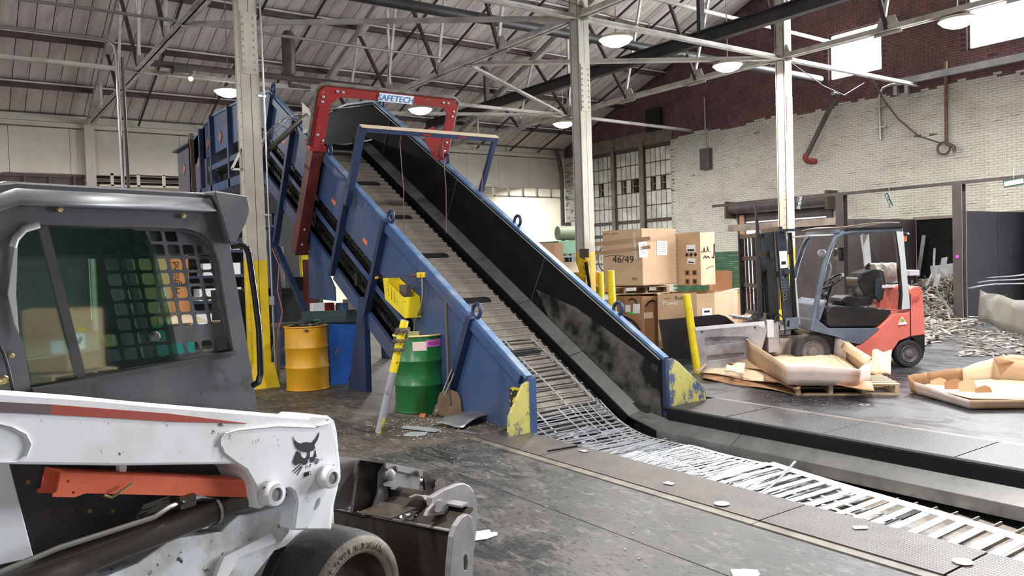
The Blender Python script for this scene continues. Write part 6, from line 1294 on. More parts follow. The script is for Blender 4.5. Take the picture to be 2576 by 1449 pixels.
# leaning bollard wrapped in chain
M['post_worn'] = mat('worn_post', S(150, 150, 156), .45, .3, c2=S(214, 196, 70), scale=3.2, lo=.55, hi=.6, c3=S(52, 52, 62), s3=9, lo3=.56, hi3=.64, stretch=(1.6, 1.6, .6))
b_, t_ = Vector((3.43, 7.15, 0)), Vector((3.68, 7.0, 1.1))
lb = post('scuffed yellow and grey post leaning near the green drum, chain around its top', b_, t_, .04, M['post_worn'])
ax = (t_ - b_).normalized(); u1 = ax.orthogonal().normalized(); v1 = ax.cross(u1)
o = MB().cyl(b_ + ax * .62, t_ + ax * .001, .0408, 16).build('yellow_top', M['yel'], lb, smooth=40)
lk0 = None
for k in range(46):
    a = k * .52; s = .80 + .0075 * k if k < 34 else 1.0 + .006 * (k - 34)
    r = .056 + .008 * (k % 2); c = b_ + ax * s + (u1 * cos(a) + v1 * sin(a)) * r
    d = (v1 * cos(a) - u1 * sin(a) + ax * .25).normalized(); nn = (u1 * cos(a) + v1 * sin(a)) if k % 2 else ax
    ww = d.cross(nn).normalized()
    pts = [c + d * (.026 * cos(t)) + (nn if k % 2 == 0 else ww) * (.015 * sin(t)) for t in [2 * pi * j / 8 for j in range(8)]]
    MB().tube(pts, .0055, 5, closed=True).build('chain_link', M['pipe'], lb, smooth=60)
# shovel and bolt cutter leaning on the conveyor side
sh = thing('shovel', 'rusty square mouth shovel standing against the conveyor side', 'shovel', (4.38, 7.38, 0))
M['rust'] = mat('rusty_brown', S(120, 96, 72), .7, .2, c2=S(92, 72, 56), scale=6)
bl = [(-.13, .03), (-.11, 0), (.11, 0), (.13, .03), (.125, .17), (.1, .25), (.03, .28), (-.03, .28), (-.1, .25), (-.125, .17)]
o_ = Vector((4.37, 7.35, .01)); U_ = Vector((.77, -.62, 0)).normalized(); V_ = Vector((.06, .14, .98)).normalized()
MB().prism(bl, .006, o_, U_, V_).build('blade', M['rust'], sh, bev=.004)
MB().tube([o_ + V_ * .12 + Vector((0, -.012, 0)), o_ + V_ * .3, Vector((4.465, 7.52, 1.3))], [.016, .017, .016], 10).build('handle', mat('grey_handle', S(92, 80, 74), .7), sh, smooth=60)
bc = thing('bolt_cutter', 'long bolt cutter with green grips leaning beside the green drum', 'bolt cutter', (4.3, 7.52, 0))
p0_, p1_ = Vector((4.27, 7.50, .02)), Vector((4.47, 7.27, .66))
dd = (p1_ - p0_).normalized(); sd = Vector((.6, .6, -.2)).cross(dd).normalized()
MB().prism([(-.022, 0), (.022, 0), (.03, .1), (.012, .16), (-.012, .16), (-.03, .1)], .016, p0_, sd, dd).build('jaw_head', M['rust'], bc)
for s_ in (-1, 1):
    MB().tube([p0_ + dd * .15 + sd * .012 * s_, p0_ + dd * .4 + sd * .02 * s_, p0_ + dd * .56 + sd * .018 * s_], .009, 8).build('arm', M['conduit'], bc, smooth=60)
    MB().tube([p0_ + dd * .54 + sd * .018 * s_, p0_ + dd * .7 + sd * .014 * s_], .014, 8).build('grip', mat('dark_green_grip', S(34, 58, 48), .5), bc, smooth=60)
MB().lathe([(.016, 0), (.016, .02), (0, .02)], 10, p0_ + dd * .05, (-.5, -.85, 0)).build('pivot_bolt', M['galv'], bc); MB().box(p0_ + dd * .17, (.03, .03, .05)).build('red_band', M['red'], bc)
# yellow tray, stop switch and its conduit on the conveyor side
yb = thing('parts_bin', 'open yellow steel bin with three slots hung on the conveyor side', 'bin', (4.4, 8.35, 1.05))
by = [(8.14, 1.04), (8.62, 1.25), (8.66, 1.5), (8.16, 1.28)]
fr = lambda X: [(X, y, z) for y, z in by]
MB().prism([(y, z) for y, z in by], .008, (4.28, 0, 0), (0, 1, 0), (0, 0, 1), [[(y0, 1.28 + (y0 - 8.4) * .44 - .06), (y0 + .03, 1.28 + (y0 - 8.4) * .44 - .05), (y0 + .03, 1.28 + (y0 - 8.4) * .44 + .1), (y0, 1.28 + (y0 - 8.4) * .44 + .09)] for y0 in (8.36, 8.44, 8.52)]).build('front', M['yel'], yb)
MB().prism([(y, z) for y, z in by], .006, (4.488, 0, 0), (0, 1, 0), (0, 0, 1)).build('back', M['yel'], yb)
for i in range(4):
    if i == 2: continue
    a, b = by[i], by[(i + 1) % 4]
    MB().bar((4.39, *a), (4.39, *b), .21, .006, (0, -(b[1] - a[1]), (b[0] - a[0]))).build('side', M['yel'], yb)
o = MB().b2(4.34, 4.42, 8.22, 8.36, 1.26, 1.42).build('tool_block', M['pipe']); tag(o, 'dark metal block lying in the yellow bin', 'block')
es = thing('stop_switch', 'small yellow pull cord stop switch above the yellow bin', 'switch', (4.45, 8.0, 1.5))
MB().b2(4.42, 4.5, 7.92, 8.08, 1.50, 1.56).build('body', M['yel'], es, bev=.006); MB().cyl((4.44, 8.08, 1.53), (4.44, 8.2, 1.53), .012, 8).build('red_rod', M['red'], es)
MB().sphere((4.44, 8.12, 1.53), .024, 8, 6).build('blue_knob', M['blue'], es); MB().sphere((4.44, 8.2, 1.53), .02, 8, 6).build('red_knob', M['red'], es); MB().cyl((4.41, 7.98, 1.53), (4.42, 7.98, 1.53), .014, 8).build('lens', M['orange'], es)
MB().tube([(4.45, 8.0, 1.5), (4.45, 8.0, 1.3), (4.45, 8.06, 1.15), (4.45, 8.2, 1.0), (4.46, 8.27, .85)], .012, 8).build('conduit', M['conduit'], es, smooth=60)
MB().tube([(4.44, 8.2, 1.53), (4.44, 9.7, 1.52)], .0025, 4).build('pull_cord', M['ink'], es); MB().sphere((4.44, 9.15, 1.5), .028, 8, 6, (1, 1.4, .7)).build('orange_toggle', mat('orange_toggle', S(226, 150, 60), .5), es); MB().b2(4.40, 4.46, 9.66, 9.74, 1.4, 1.56).build('cord_anchor', M['black'], es)
# sheets of scrap by the drum
M['alu'] = mat('aluminium_sheet', S(168, 170, 174), .4, .7, c2=S(134, 134, 136), scale=4)
g = MB(); pa, pb, pc, pd = [Vector(p) for p in ((3.994, 7.044, 0), (4.099, 6.654, 0), (4.854, 6.976, 0), (4.855, 7.259, 0))]
def fn(u, v):
    p = (pa * (1 - u) + pd * u) * (1 - v) + (pb * (1 - u) + pc * u) * v; return (p.x, p.y, .012 + .07 * sin(pi * min(u * .8 + .1, 1)) + .012 * sin(6 * v + 8 * u) * (1 - u))
tag(g.grid(fn, 14, 4).build('metal_sheet', M['alu'], smooth=50, solid=.003), 'bent grey metal sheet with notched edge before the left end guard', 'sheet metal')
flat('metal_strip', 'folded white metal strip on the floor left of the bent sheet', [(3.674, 7.143, 0), (3.747, 7.178, 0), (3.875, 6.948, 0), (3.905, 6.765, 0), (3.831, 6.737, 0), (3.741, 6.975, 0)], M['steel'], 'sheet metal', .01, .012)
flat('metal_strip', 'short white metal strip nearest the scuffed leaning post', [(3.532, 6.83, 0), (3.635, 6.901, 0), (3.782, 6.784, 0), (3.697, 6.696, 0), (3.572, 6.744, 0)], M['steel'], 'sheet metal', .006, .01)
flat('metal_strip', 'thin grey strip under the bent metal sheet', [(4.002, 6.647, 0), (4.074, 6.652, 0), (4.121, 6.409, 0), (4.081, 6.375, 0)], M['alu'], 'sheet metal', .006, .004)
flat('wood_scrap', 'flat orange brown wooden board behind the bent metal sheet', [(4.419, 7.286, 0), (4.589, 7.397, 0), (4.599, 7.017, 0), (4.415, 6.965, 0)], mat('orange_wood', S(186, 128, 66), .7, c2=S(150, 100, 54), scale=6), 'wood', .004, .02)
flat('wood_scrap', 'small orange scrap at the foot of the green drum', [(4.104, 7.568, 0), (4.21, 7.68, 0), (4.208, 7.588, 0), (4.118, 7.463, 0)], mat('orange_bit', S(190, 110, 76), .7), 'wood', .004, .02)
skg = MB()
for k in range(5): skg.bar(Vector((4.239, 6.296, 0)) + Vector((.05 * k, .02 * k, .01)), Vector((4.425, 6.415, 0)) + Vector((.04 * k, .02 * k, .012)), .016, .003)
for k in range(3): skg.bar(Vector((4.239, 6.296, 0)) + Vector((0, .06 * k, .011)), Vector((4.34, 6.247, 0)) + Vector((.02, .06 * k, .011)), .014, .003)
tag(skg.build('slotted_offcut', M['pipe']), 'small dark slotted offcut beside the left end guard', 'scrap')
# parts table, blue sheet, ladder, machines under the conveyor
pt = thing('parts_table', 'dark green steel tray table holding boxes under the conveyor', 'table', (4.6, 10.9, 0))
M['dgreen'] = mat('dark_green_steel', S(42, 66, 66), .45, c2=S(30, 46, 48), scale=4)
MB().prism([(4.12, 10.95), (4.66, 10.62), (5.15, 10.7), (5.3, 11.4), (4.3, 11.6)], .02, (0, 0, .86), (1, 0, 0), (0, 1, 0)).build('tray', M['dgreen'], pt)
for a, b in (((4.12, 10.95), (4.66, 10.62)), ((4.66, 10.62), (5.15, 10.7))): MB().bar((*a, .95), (*b, .95), .012, .17).build('tray_side', M['dgreen'], pt)
MB().b2(4.45, 4.95, 10.85, 11.3, 0, .86).build('pedestal', M['dgreen'], pt)
def tbox(nm, lab_, x0, x1, y0, y1, z0, z1, m):
    o = MB().b2(x0, x1, y0, y1, z0, z1).build(nm, m, bev=.004); return tag(o, lab_, 'box')
tbox('box', 'white box on the green parts table', 4.3, 4.48, 10.98, 11.1, .9, 1.14, M['paper']); tbox('box', 'red box behind the white one on the parts table', 4.5, 4.66, 11.05, 11.2, .9, 1.13, M['red'])
tbox('box', 'small pale box on the parts table', 4.52, 4.62, 10.9, 11.0, .9, 1.0, M['card_l']); tbox('box', 'blue and white binder box on the parts table', 4.72, 4.84, 10.95, 11.15, .9, 1.12, M['blue_l']); tbox('box', 'tan box at the right of the parts table', 4.9, 5.05, 11.1, 11.3, .9, 1.16, M['card'])
o = MB().lathe([(0, 0), (.12, 0), (.11, .02), (0, .03)], 16, (4.36, 10.92, .9)).build('green_lid', mat('bright_green', S(30, 130, 76), .4)); tag(o, 'bright green lid on the parts table', 'lid')
bp2 = [(4.33, .87), (4.82, .81), (4.58, .0), (4.33, .0)]
hs = [circ(4.37 + .026 * i + (.013 if j % 2 else 0), .33 + .023 * j, .007, 6) for j in range(6) for i in range(5) if i < 5 - j * .8 + .5]
bs_ = thing('blue_panel', 'bent bright blue sheet with punched holes leaning beside the ochre drum', 'panel', (4.55, 10.5, 0))
MB().prism(bp2, -.006, (0, 10.5, 0), (1, 0, 0), (0, 0, 1), hs).build('sheet', mat('bright_blue', S(50, 104, 196), .4, c2=S(44, 90, 168), scale=2), bs_)
MB().bar((4.41, 10.49, .44), (4.46, 10.49, .52), .004, .012).build('orange_mark', M['orange'], bs_)
la = thing('step_ladder', 'small aluminium step ladder behind the ochre drum', 'ladder', (4.05, 11.5, 0))
for x in (3.87, 4.25): 
    MB().bar((x, 11.35, 0), (x + (.1 if x < 4 else -.05), 11.5, .8), .03, .05, (1, 0, 0)).build('rail', M['conduit'], la); MB().bar((x, 11.8, 0), (x + (.1 if x < 4 else -.05), 11.55, .8), .025, .03, (1, 0, 0)).build('back_leg', M['conduit'], la)
for k in range(3): MB().b2(3.9 + .03 * k, 4.24, 11.36 + .05 * k, 11.46 + .05 * k, .2 + .24 * k, .23 + .24 * k).build('tread', M['conduit'], la)
MB().b2(3.9, 4.35, 11.42, 11.62, .8, .85).build('top_step', M['conduit'], la)
gm = thing('baler_machine', 'grey electrical press unit seen under the conveyor beside the column', 'machine', (4.6, 14.5, 0))
MB().b2(4.0, 5.6, 14.0, 15.2, 0, 1.3).build('base', M['black'], gm); MB().b2(4.5, 4.95, 13.9, 14.3, 1.3, 2.05).build('cabinet', mat('machine_grey', S(126, 128, 120), .5), gm, bev=.02)
MB().tube([(4.55, 13.85, 2.2), (4.7, 14.1, 2.25), (4.9, 14.5, 2.2)], [.13, .1, .08], 14).build('horn', M['galv'], gm, smooth=50); MB().b2(5.15, 5.3, 13.4, 13.55, 0, 1.8).build('red_post', M['red_d'], gm); MB().b2(4.3, 5.2, 13.8, 13.82, .5, 1.2).build('glass_door', M['cab_in'], gm)
MB().b2(5.3, 5.5, 14.0, 14.1, 1.3, 2.2).build('yellow_guard', M['yel'], gm); MB().b2(5.0, 5.2, 13.6, 13.8, 1.25, 1.5).build('motor', M['black'], gm)
rk = thing('storage_rack', 'dark rack with white trays beyond the conveyor legs', 'rack', (5.2, 18, 0))
for x in (3.6, 6.2): MB().b2(x, x + .1, 18, 18.1, 0, 3).build('upright', M['blue_d'], rk)
MB().b2(3.5, 7.6, 18.7, 18.75, 0, 3.1).build('dark_backdrop', M['black'], rk)  # dark backdrop added behind the rack, standing for dim machinery
for k in range(5): MB().b2(3.6, 6.3, 17.9, 18.6, .4 + .55 * k, .46 + .55 * k).build('shelf', M['blue_d'], rk); MB().b2(4.4 + .1 * k, 5.4, 18.0, 18.5, .46 + .55 * k, .72 + .55 * k).build('tray', M['paper'], rk)
# fan on the column
fa = thing('wall_fan', 'grey wire cage fan with white blade bracketed to the nearest column', 'fan', (3.7, 11.3, 3.5))
c0_ = Vector((4.15, 11.45, 3.6)); sd_ = Vector((.75, .05, .66)).normalized(); rv_ = Vector((.34, .93, .1)).normalized(); an_ = rv_.cross(sd_).normalized()
rv_ = sd_.cross(an_).normalized() * -1
ring = [c0_ + sd_ * (.46 * cos(t)) + rv_ * (.46 * sin(t)) for t in [2 * pi * k / 36 for k in range(36)]]
MB().tube(ring, .022, 6, closed=True).build('cage_ring', M['pipe'], fa, smooth=60)
for k in range(7):
    t0 = pi * k / 7
    MB().tube([c0_ + (sd_ * cos(t0) + rv_ * sin(t0)) * (.46 * cos(s)) + an_ * (-.2 * sin(s)) for s in [pi * j / 14 for j in range(15)]], .004, 4).build('cage_wire', M['conduit'], fa)
for rr in (.2, .34): MB().tube([c0_ + sd_ * (rr * cos(t)) + rv_ * (rr * sin(t)) + an_ * (-.2 * sqrt(max(0, 1 - (rr / .46) ** 2))) for t in [2 * pi * k / 24 for k in range(24)]], .004, 4, closed=True).build('cage_wire', M['conduit'], fa)
MB().tube([c0_ - sd_ * .46, Vector((3.72, 11.35, 3.2))], .025, 8).build('arm', M['pipe'], fa)
MB().prism([(0, -.3), (.04, -.3), (.16, -.14), (.13, -.02), (.1, .06), (0, .15)], .02, (4.42, 11.4, 3.95), (1, 0, 0), (0, 0, 1)).build('white_vane', M['panel_w'], fa)
for a, b in (((3.30, 11.2, 3.05), (3.45, 11.2, 3.34)), ((3.45, 11.2, 3.05), (3.45, 11.2, 3.34)), ((3.30, 11.2, 3.05), (3.45, 11.2, 3.05))): MB().bar(a, b, .03, .03, (0, 1, 0)).build('bracket_bar', M['conduit'], fa)
# conduit down the column, orange cord
cn = MB().tube([(3.74, 11.05, 11), (3.74, 11.05, .05)], .014, 8).build('conduit_pipe', M['conduit'], smooth=60); tag(cn, 'thin steel conduit running down the right edge of the nearest column', 'conduit')
MB().b2(3.70, 3.76, 11.03, 11.08, 1.15, 1.27).build('outlet_box', M['galv'], cn)
for z in (2.4, 4.05, 6.0): MB().b2(3.66, 3.77, 11.05, 11.1, z, z + .03).build('clamp', M['galv'], cn)
cc = MB().tube([(3.76, 11.04, 1.95), (3.84, 11.0, 1.7), (3.80, 11.0, 1.35), (3.86, 11.0, 1.05), (3.8, 11.02, .8)], .006, 5).build('cord', mat('orange_cord', S(214, 106, 70), .5), smooth=60); tag(cc, 'orange electric cord hanging beside the yellow column foot', 'cord')

# ---------------------------------------------------------------- steel scrap bays by the brick wall
M['bay'] = mat('bay_plate', S(27, 26, 29), .85, 0, c2=S(21, 20, 22), scale=1.2, lo=.4, hi=.75, c3=S(36, 33, 33), s3=3.5, lo3=.6, hi3=.7, spec=.06)
M['bay_br'] = mat('bay_plate_brown', S(66, 57, 55), .75, c2=S(50, 43, 42), scale=2)
by_ = thing('scrap_bay', 'black steel plate scrap bays with tall posts and rail along the brick wall', 'bay', (18, 8.4, 0))
for y0, y1 in ((8.46, 9.8), (9.81, 11.14), (5.6, 7.0), (7.01, 8.38)): MB().b2(21.42, 21.5, y0, y1, 0, 2.42).build('back_plate', M['bay'], by_)
for x0, x1 in ((18.05, 19.7), (19.71, 21.42)):
    MB().b2(x0, x1, 11.15, 11.22, 0, 2.44).build('divider_plate', M['bay_br'], by_); MB().b2(x0, x1, 8.38, 8.46, 0, 2.44).build('divider_plate', M['bay'], by_)
MB().b2(21.36, 21.6, 5.6, 11.2, 2.42, 2.5).build('timber_cap', M['mullion'], by_)
for y in (11.2, 8.42, 5.6): MB().ibeam((18, y, 0), (18, y, 3.02), .2, .2, .02, .02, up=(1, 0, 0)).build('post', M['bay_br'], by_)
MB().bar((18, 5.5, 3.05), (18, 15.2, 3.05), .08, .07).build('rail', M['bay_br'], by_)
MB().b2(17.97, 18.03, 11.3, 13.3, 0, 2.3).build('front_plate', M['bay_br'], by_); MB().b2(17.9, 18.06, 11.3, 14.6, 2.3, 2.48).build('timber_lintel', M['mullion'], by_)
for y in (11.2, 8.42): MB().lathe([(.035, 0), (.035, .004), (0, .004)], 14, (17.89, y, 1.45), (-1, 0, 0)).build('pink_mark', mat('pink_paint', S(214, 70, 180), .5), by_)
def heap(name, lab_, n, fn, m, size, seed, spread=.5):
    r = random.Random(seed); g = MB()
    for k in range(n):
        x, y, z = fn(r); l_ = size * r.uniform(.3, 1.3); w_ = r.uniform(.012, .06); e = Euler((r.gauss(0, spread), r.gauss(0, spread), r.uniform(0, 6.3))).to_matrix(); g.box((x, y, z), (l_, w_, .006), e)
    o = g.build(name, m, kind='stuff'); o['label'] = lab_; o['category'] = 'scrap'; return o
M['scrap'] = mat('scrap_strips', S(170, 160, 150), .45, .4, c2=S(92, 84, 78), scale=1.5, lo=.4, hi=.65)
hz = lambda x, y: max(0.0, (.15 + .9 * max(0, (x - 17.6) / 3.6)) * (.8 + .25 * sin(2 * y + x)))
g = MB(); g.grid(lambda u, v: (17.9 + 3.5 * u, 8.5 + 2.6 * v, hz(17.9 + 3.5 * u, 8.5 + 2.6 * v) - .05), 14, 10); o = g.build('scrap_mound', M['liner_worn'], smooth=60, kind='stuff'); o['label'] = 'dark heap of scrap under the loose strips in the steel bay'; o['category'] = 'scrap'
def fh(r):
    x, y = r.uniform(17.8, 21.3), r.uniform(8.55, 11.05); return x, y, hz(x, y) + r.uniform(-.03, .12)
heap('scrap_strips', 'tangled metal strips heaped inside the steel bay', 900, fh, M['scrap'], .5, 3)
def ff(r):
    x = r.uniform(13.2, 18.2); y = r.uniform(7.0, 10.2) * .5 + .25 * x; return x, y, r.uniform(.01, .06 + .03 * max(0, x - 15.5))
heap('scrap_strips', 'loose metal strips spilled over the floor in front of the steel bay', 800, ff, M['scrap'], .42, 5, .12)
def fg(r):
    x = r.uniform(12.5, 16.5); y = r.uniform(.34, .47) * x; return x, y, r.uniform(.006, .03)
heap('scrap_strips', 'fine swarf scattered on the bright floor behind the forklift', 700, fg, M['scrap'], .16, 8, .08)
for lab_, p, q, w in (('tall perforated strip standing against the back of the steel bay', (21.2, 11.0, .9), (21.25, 10.85, 2.0), .1), ('thin strip standing beside the tall perforated strip', (20.8, 10.4, .8), (21.1, 10.5, 1.65), .06), ('wide board leaning on the scrap heap', (20.6, 10.1, .8), (21.0, 10.2, 1.4), .16), ('grey plate lying on top of the scrap heap', (20.3, 10.2, 1.0), (20.6, 9.4, 1.1), .4), ('long strip slanting over the bay front', (17.0, 8.1, .25), (18.3, 9.1, .7), .05), ('white block lying in the scrap heap', (18.9, 9.4, .75), (18.95, 9.35, 1.05), .12)):
    o = MB().bar(p, q, w, .012, (1, 0, 0)).build('scrap_strip', M['alu']); tag(o, lab_, 'scrap')
cr = thing('crumpled_sheet', 'large crumpled grey sheet bundle lying before the right steel bay', 'sheet metal', (16, 6.8, 0))
M['tarp'] = mat('grey_sheet', S(128, 122, 114), .6, c2=S(100, 95, 89), scale=1.5)
P0, P1 = Vector((17.3, 7.75, .12)), Vector((13.7, 5.0, .02)); Q0, Q1 = Vector((17.4, 7.75, .72)), Vector((14.2, 5.2, .62))
MB().grid(lambda u, v: (P0 * (1 - u) + P1 * u) * (1 - v) + (Q0 * (1 - u) + Q1 * u) * v + Vector((-.05 * sin(pi * v) + .05 * abs(sin(7 * u + 3 * v)), .05 * abs(sin(5 * u)), .04 * abs(sin(8 * u + 2 * v)))), 22, 4).build('front_fold', M['tarp'], cr, smooth=12, solid=.01)
for k in range(3): MB().grid(lambda u, v, k=k: Vector((17.3 + .2 * k, 7.9 - .1 * k, .78 + .09 * k)) * (1 - u) + Vector((15.0 + .3 * k, 5.6, 1.05 + .1 * k)) * u + Vector((.3 * v, .2 * v, .03 * sin(5 * u + k))), 10, 2).build('stacked_sheet', M['alu'], cr, smooth=50, solid=.01)
o = MB().bar((17.2, 6.6, .9), (18.4, 6.5, 1.6), .06, .03).build('scrap_strip', M['pipe']); tag(o, 'dark bar leaning above the crumpled sheet bundle', 'scrap')
# ---------------------------------------------------------------- things on the brick wall
def wallpipe(nm, lab_, pts, r, m, cat='pipe'):
    o = MB().tube(pts, r, 10).build(nm, m, smooth=60); return tag(o, lab_, cat)
wp = wallpipe('steam_pipe', 'grey pipe slanting across the brick wall to a red elbow', [(21.4, 13.386, 6.242), (21.25, 14.361, 4.5)], .07, M['pipe'])
e0 = Vector((21.25, 14.361, 4.5)); MB().tube([e0 + Vector((0, -.03, .1)), e0 + Vector((0, .02, -.02)), e0 + Vector((.08, .0, -.1)), e0 + Vector((.44, -.02, -.1))], .09, 10).build('elbow', mat('red_primer', S(150, 70, 60), .6), wp, smooth=60)
wd = wallpipe('wall_conduit', 'silver conduit bending down the white brick below the cable tray', [(21.6, 11.648, 6.193), (21.6, 11.896, 6.209), (21.6, 12.103, 6.162), (21.6, 12.211, 5.983), (21.6, 12.226, 5.742), (21.6, 12.209, 4.739)], .045, M['conduit'], 'conduit')
for q in ((21.6, 12.204, 5.672), (21.6, 12.203, 5.094)): MB().b2(q[0] - .02, q[0] + .1, q[1] - .16, q[1] + .16, q[2] - .02, q[2] + .02).build('strap', M['galv'], wd)
a = (21.6, 11.647, 6.225); o = MB().b2(21.5, 21.66, 6.5, a[1], a[2] - .09, a[2] + .09).build('cable_tray', M['galv']); tag(o, 'long silver cable tray running right along the brick wall', 'tray')
for q in ((21.6, 11.717, 6.054), (21.6, 11.406, 6.026)): MB().b2(21.5, 21.66, q[1] - .05, q[1] + .05, q[2] - .16, q[2] + .08).build('tray_hanger', M['galv'], o)
wr = wallpipe('riser_pipe', 'rusty vertical pipe ending in a coiled hose on the white brick', [(21.55, 10.371, 6.511), (21.55, 10.373, 5.634), (21.55, 10.38, 4.372)], .045, M['rust'])
hc = Vector((21.5, 10.429, 4.261)); MB().tube([hc + Vector((0, .16 * cos(t), .16 * sin(t))) for t in [2 * pi * k / 20 for k in range(20)]], .03, 7, closed=True).build('hose_coil', M['pipe'], wr, smooth=60); MB().tube([hc + Vector((-.03, -.1, .1)), hc + Vector((-.05, -.28, .0)), hc + Vector((-.04, -.3, -.12))], .05, 8).build('valve', M['pipe'], wr)
wallpipe('hanging_cable', 'thin sagging cable from the bright window to the coiled hose', [(21.5, 12.378, 6.506), (21.5, 12.052, 5.834), (21.5, 11.631, 5.215), (21.5, 11.092, 4.68), (21.5, 10.508, 4.407)], .02, M['pipe'], 'cable')
eb = thing('electric_box', 'grey electric box on the white brick beside the painted window', 'box', (21.6, 18.498, 4.978)); q = (21.6, 18.498, 4.978)
MB().b2(21.5, 21.68, q[1] - .2, q[1] + .2, q[2] - .36, q[2] + .36).build('cabinet', M['pipe'], eb, bev=.01); MB().tube([(21.6, q[1], q[2] + .36), (21.6, q[1], 7.1)], .03, 8).build('conduit', M['conduit'], eb, smooth=60)
o = MB().b2(21.45, 21.6, 20.5, 21.2, 6.3, 7.1).build('wall_vent', M['dark']); tag(o, 'dark square vent box high on the red brick', 'vent')
q = (21.5, 13.465, 6.093); o = MB().b2(21.3, 21.5, q[1] - .05, q[1] + .05, 6.2, 6.3).build('pipe_bracket', M['galv'], wp)
M['sign_g'] = mat('sign_green', S(40, 66, 52), .5)
def sign(lab_, q, w, h, tilt, body, curl=False):
    t = thing('hanging_sign', lab_, 'sign', q); o_ = Vector(q); U = Vector((0, -cos(tilt), sin(tilt))); V = Vector((0, sin(tilt), cos(tilt)))
    MB().prism([(-w / 2, -h / 2), (w / 2, -h / 2), (w / 2, h / 2), (-w / 2, h / 2)], .006, o_, U, V).build('board', M['sign_g'], t)
    MB().prism([(-w / 2 + .02, -h * .28), (w / 2 - .02, -h * .28), (w / 2 - .02, h * .28), (-w / 2 + .02, h * .28)], .003, o_ + Vector((-.008, 0, 0)), U, V).build('white_band', M['paper'], t) if body is None else text(body, M['paper'], o_ + Vector((-.012, 0, 0)) - V * h * .3 - U * (w * .44), U, V, h * .75, t)
    MB().tube([o_ + V * h / 2 + Vector((0, 0, -.02)), o_ + Vector((0, 0, .3))], .006, 4).build('hanger', M['galv'], t)
sign('small dark sign hanging askew from the rail between the bay posts', (17.9, 9.94, 2.8), .33, .09, -1.18, 'MLC ALUM')
sign('wide green and white sign hanging at the right edge', (17.9, 7.287, 2.941), .4, .16, .1, None)
sign('curled dark green tag hanging beside the column over the doorway', (17.9, 12.32, 2.851), .2, .15, 1.3, 'SHEAR')
# ---------------------------------------------------------------- lamps, pipes and conduits under the roof
def lamp(x, y, lab_, grp='high bay lamps'):
    t = thing('high_bay_lamp', lab_, 'lamp', (x, y, 5.95), group=grp)
    MB().lathe([(.33, -.01), (.34, 0), (.3, .05), (.12, .09), (.06, .1), (0, .1)], 28, (x, y, 5.95)).build('housing', M['panel_w'], t, smooth=40)
    MB().lathe([(0, -.14), (.14, -.125), (.26, -.07), (.325, 0), (.325, .004), (0, .004)], 28, (x, y, 5.945)).build('diffuser', M['lamp'], t, smooth=40)
    MB().cyl((x, y, 6.05), (x, y, rz2(y) - .02), .012, 6).build('stem', M['conduit'], t)
LL = ['round lamp glowing left of the nearest column', 'round lamp glowing inside the red arch', 'round lamp glowing at the left of the middle column', 'big round lamp hanging right of the middle column', 'round lamp at the head of the right column', 'round lamp against the brightest window at the upper right']
for i, (x, y) in enumerate(LAMP_SPOTS): lamp(x, y, LL[i] if i < 6 else 'round lamp out of view, added to light the hall')
wbq = (4.619, 18.399, 5.9); wb_ = thing('bare_bulb', 'small warm bulb on a bracket under the roof at left', 'lamp', wbq)
MB().sphere(wbq, .05, 10, 8).build('bulb', mat('warm_bulb', (1, .7, .4), .5, emit=(1, .62, .3), es=22), wb_, smooth=80); MB().b2(wbq[0] - .35, wbq[0] + .04, wbq[1] - .06, wbq[1] + .26, wbq[2] + .1, wbq[2] + .24).build('bracket', M['pipe'], wb_); MB().cyl((wbq[0], wbq[1], wbq[2] + .04), (wbq[0], wbq[1], wbq[2] + .12), .03, 8).build('holder', M['pipe'], wb_)
def rp(lab_, pts, r, m, cat='pipe', nm='roof_pipe'):
    o = MB().tube(pts, r, 12).build(nm, m, smooth=60); return tag(o, lab_, cat)
rp('thick dark pipe crossing high above the red arch to the brick wall', [(1, 14.1, 6.8), (21.6, 14.05, 6.8)], .11, M['beam_blk'])
rp('thin pale sprinkler pipe passing behind the nearest column', [(-4, 16.0, 6.4), (9.6, 15.95, 6.4)], .03, M['conduit'])
rp('conduit that bends down into the twin vertical runs at left', [(-6, 17.95, 6.4), (2.6, 17.9, 6.4), (2.9, 17.85, 6.38), (3.02, 17.8, 6.25), (3.05, 17.8, 6.0), (3.05, 17.8, 0)], .035, M['conduit'], 'conduit', 'twin_conduit')
rp('darker conduit beside the bent one, dropping straight from the truss', [(3.15, 17.8, 6.05), (3.15, 17.8, 0)], .03, M['pipe'], 'conduit', 'twin_conduit')
rp('thin upper pipe near the top left corner', [(-4, 18.6, 7.6), (3.6, 18.55, 7.6)], .03, M['conduit'])
rp('brown square duct running right from the left truss node', [(3.7, 18.6, 6.2), (9, 18.6, 6.2)], .07, M['purlin'])
rp('pale pipe slanting over the brick wall between the two right columns', [(10.5, 13.0, 7.6), (21.6, 13.2, 7.6)], .05, M['truss_w'])
rp('grey drain pipe in the far corner beside the painted window', [(21.1, 26.1, 6.3), (21.15, 26.0, 5.9), (21.2, 25.9, 5.3), (21.2, 25.9, 0.5)], .09, M['pipe'])
hu = thing('unit_heater', 'dark vertical cylinder tank hanging under the roof above the conveyor', 'heater', (8.0, 19.4, 7.2))
q = (7.05, 18.9)
MB().lathe([(0, -.0), (.1, .02), (.16, .1), (.16, 1.0), (.1, 1.1), (0, 1.12)], 16, (*q, 6.3)).build('tank', M['pipe'], hu, smooth=40); MB().tube([(q[0], q[1], 6.35), (q[0], q[1], 6.1), (q[0] + .5, q[1], 6.05)], .06, 8).build('pipe', M['pipe'], hu); MB().tube([(q[0], q[1], 6.5), (q[0] - .7, q[1] + .1, 6.55), (q[0] - 1.1, q[1] + .1, 6.3)], .05, 8).build('pipe', M['conduit'], hu, smooth=60)
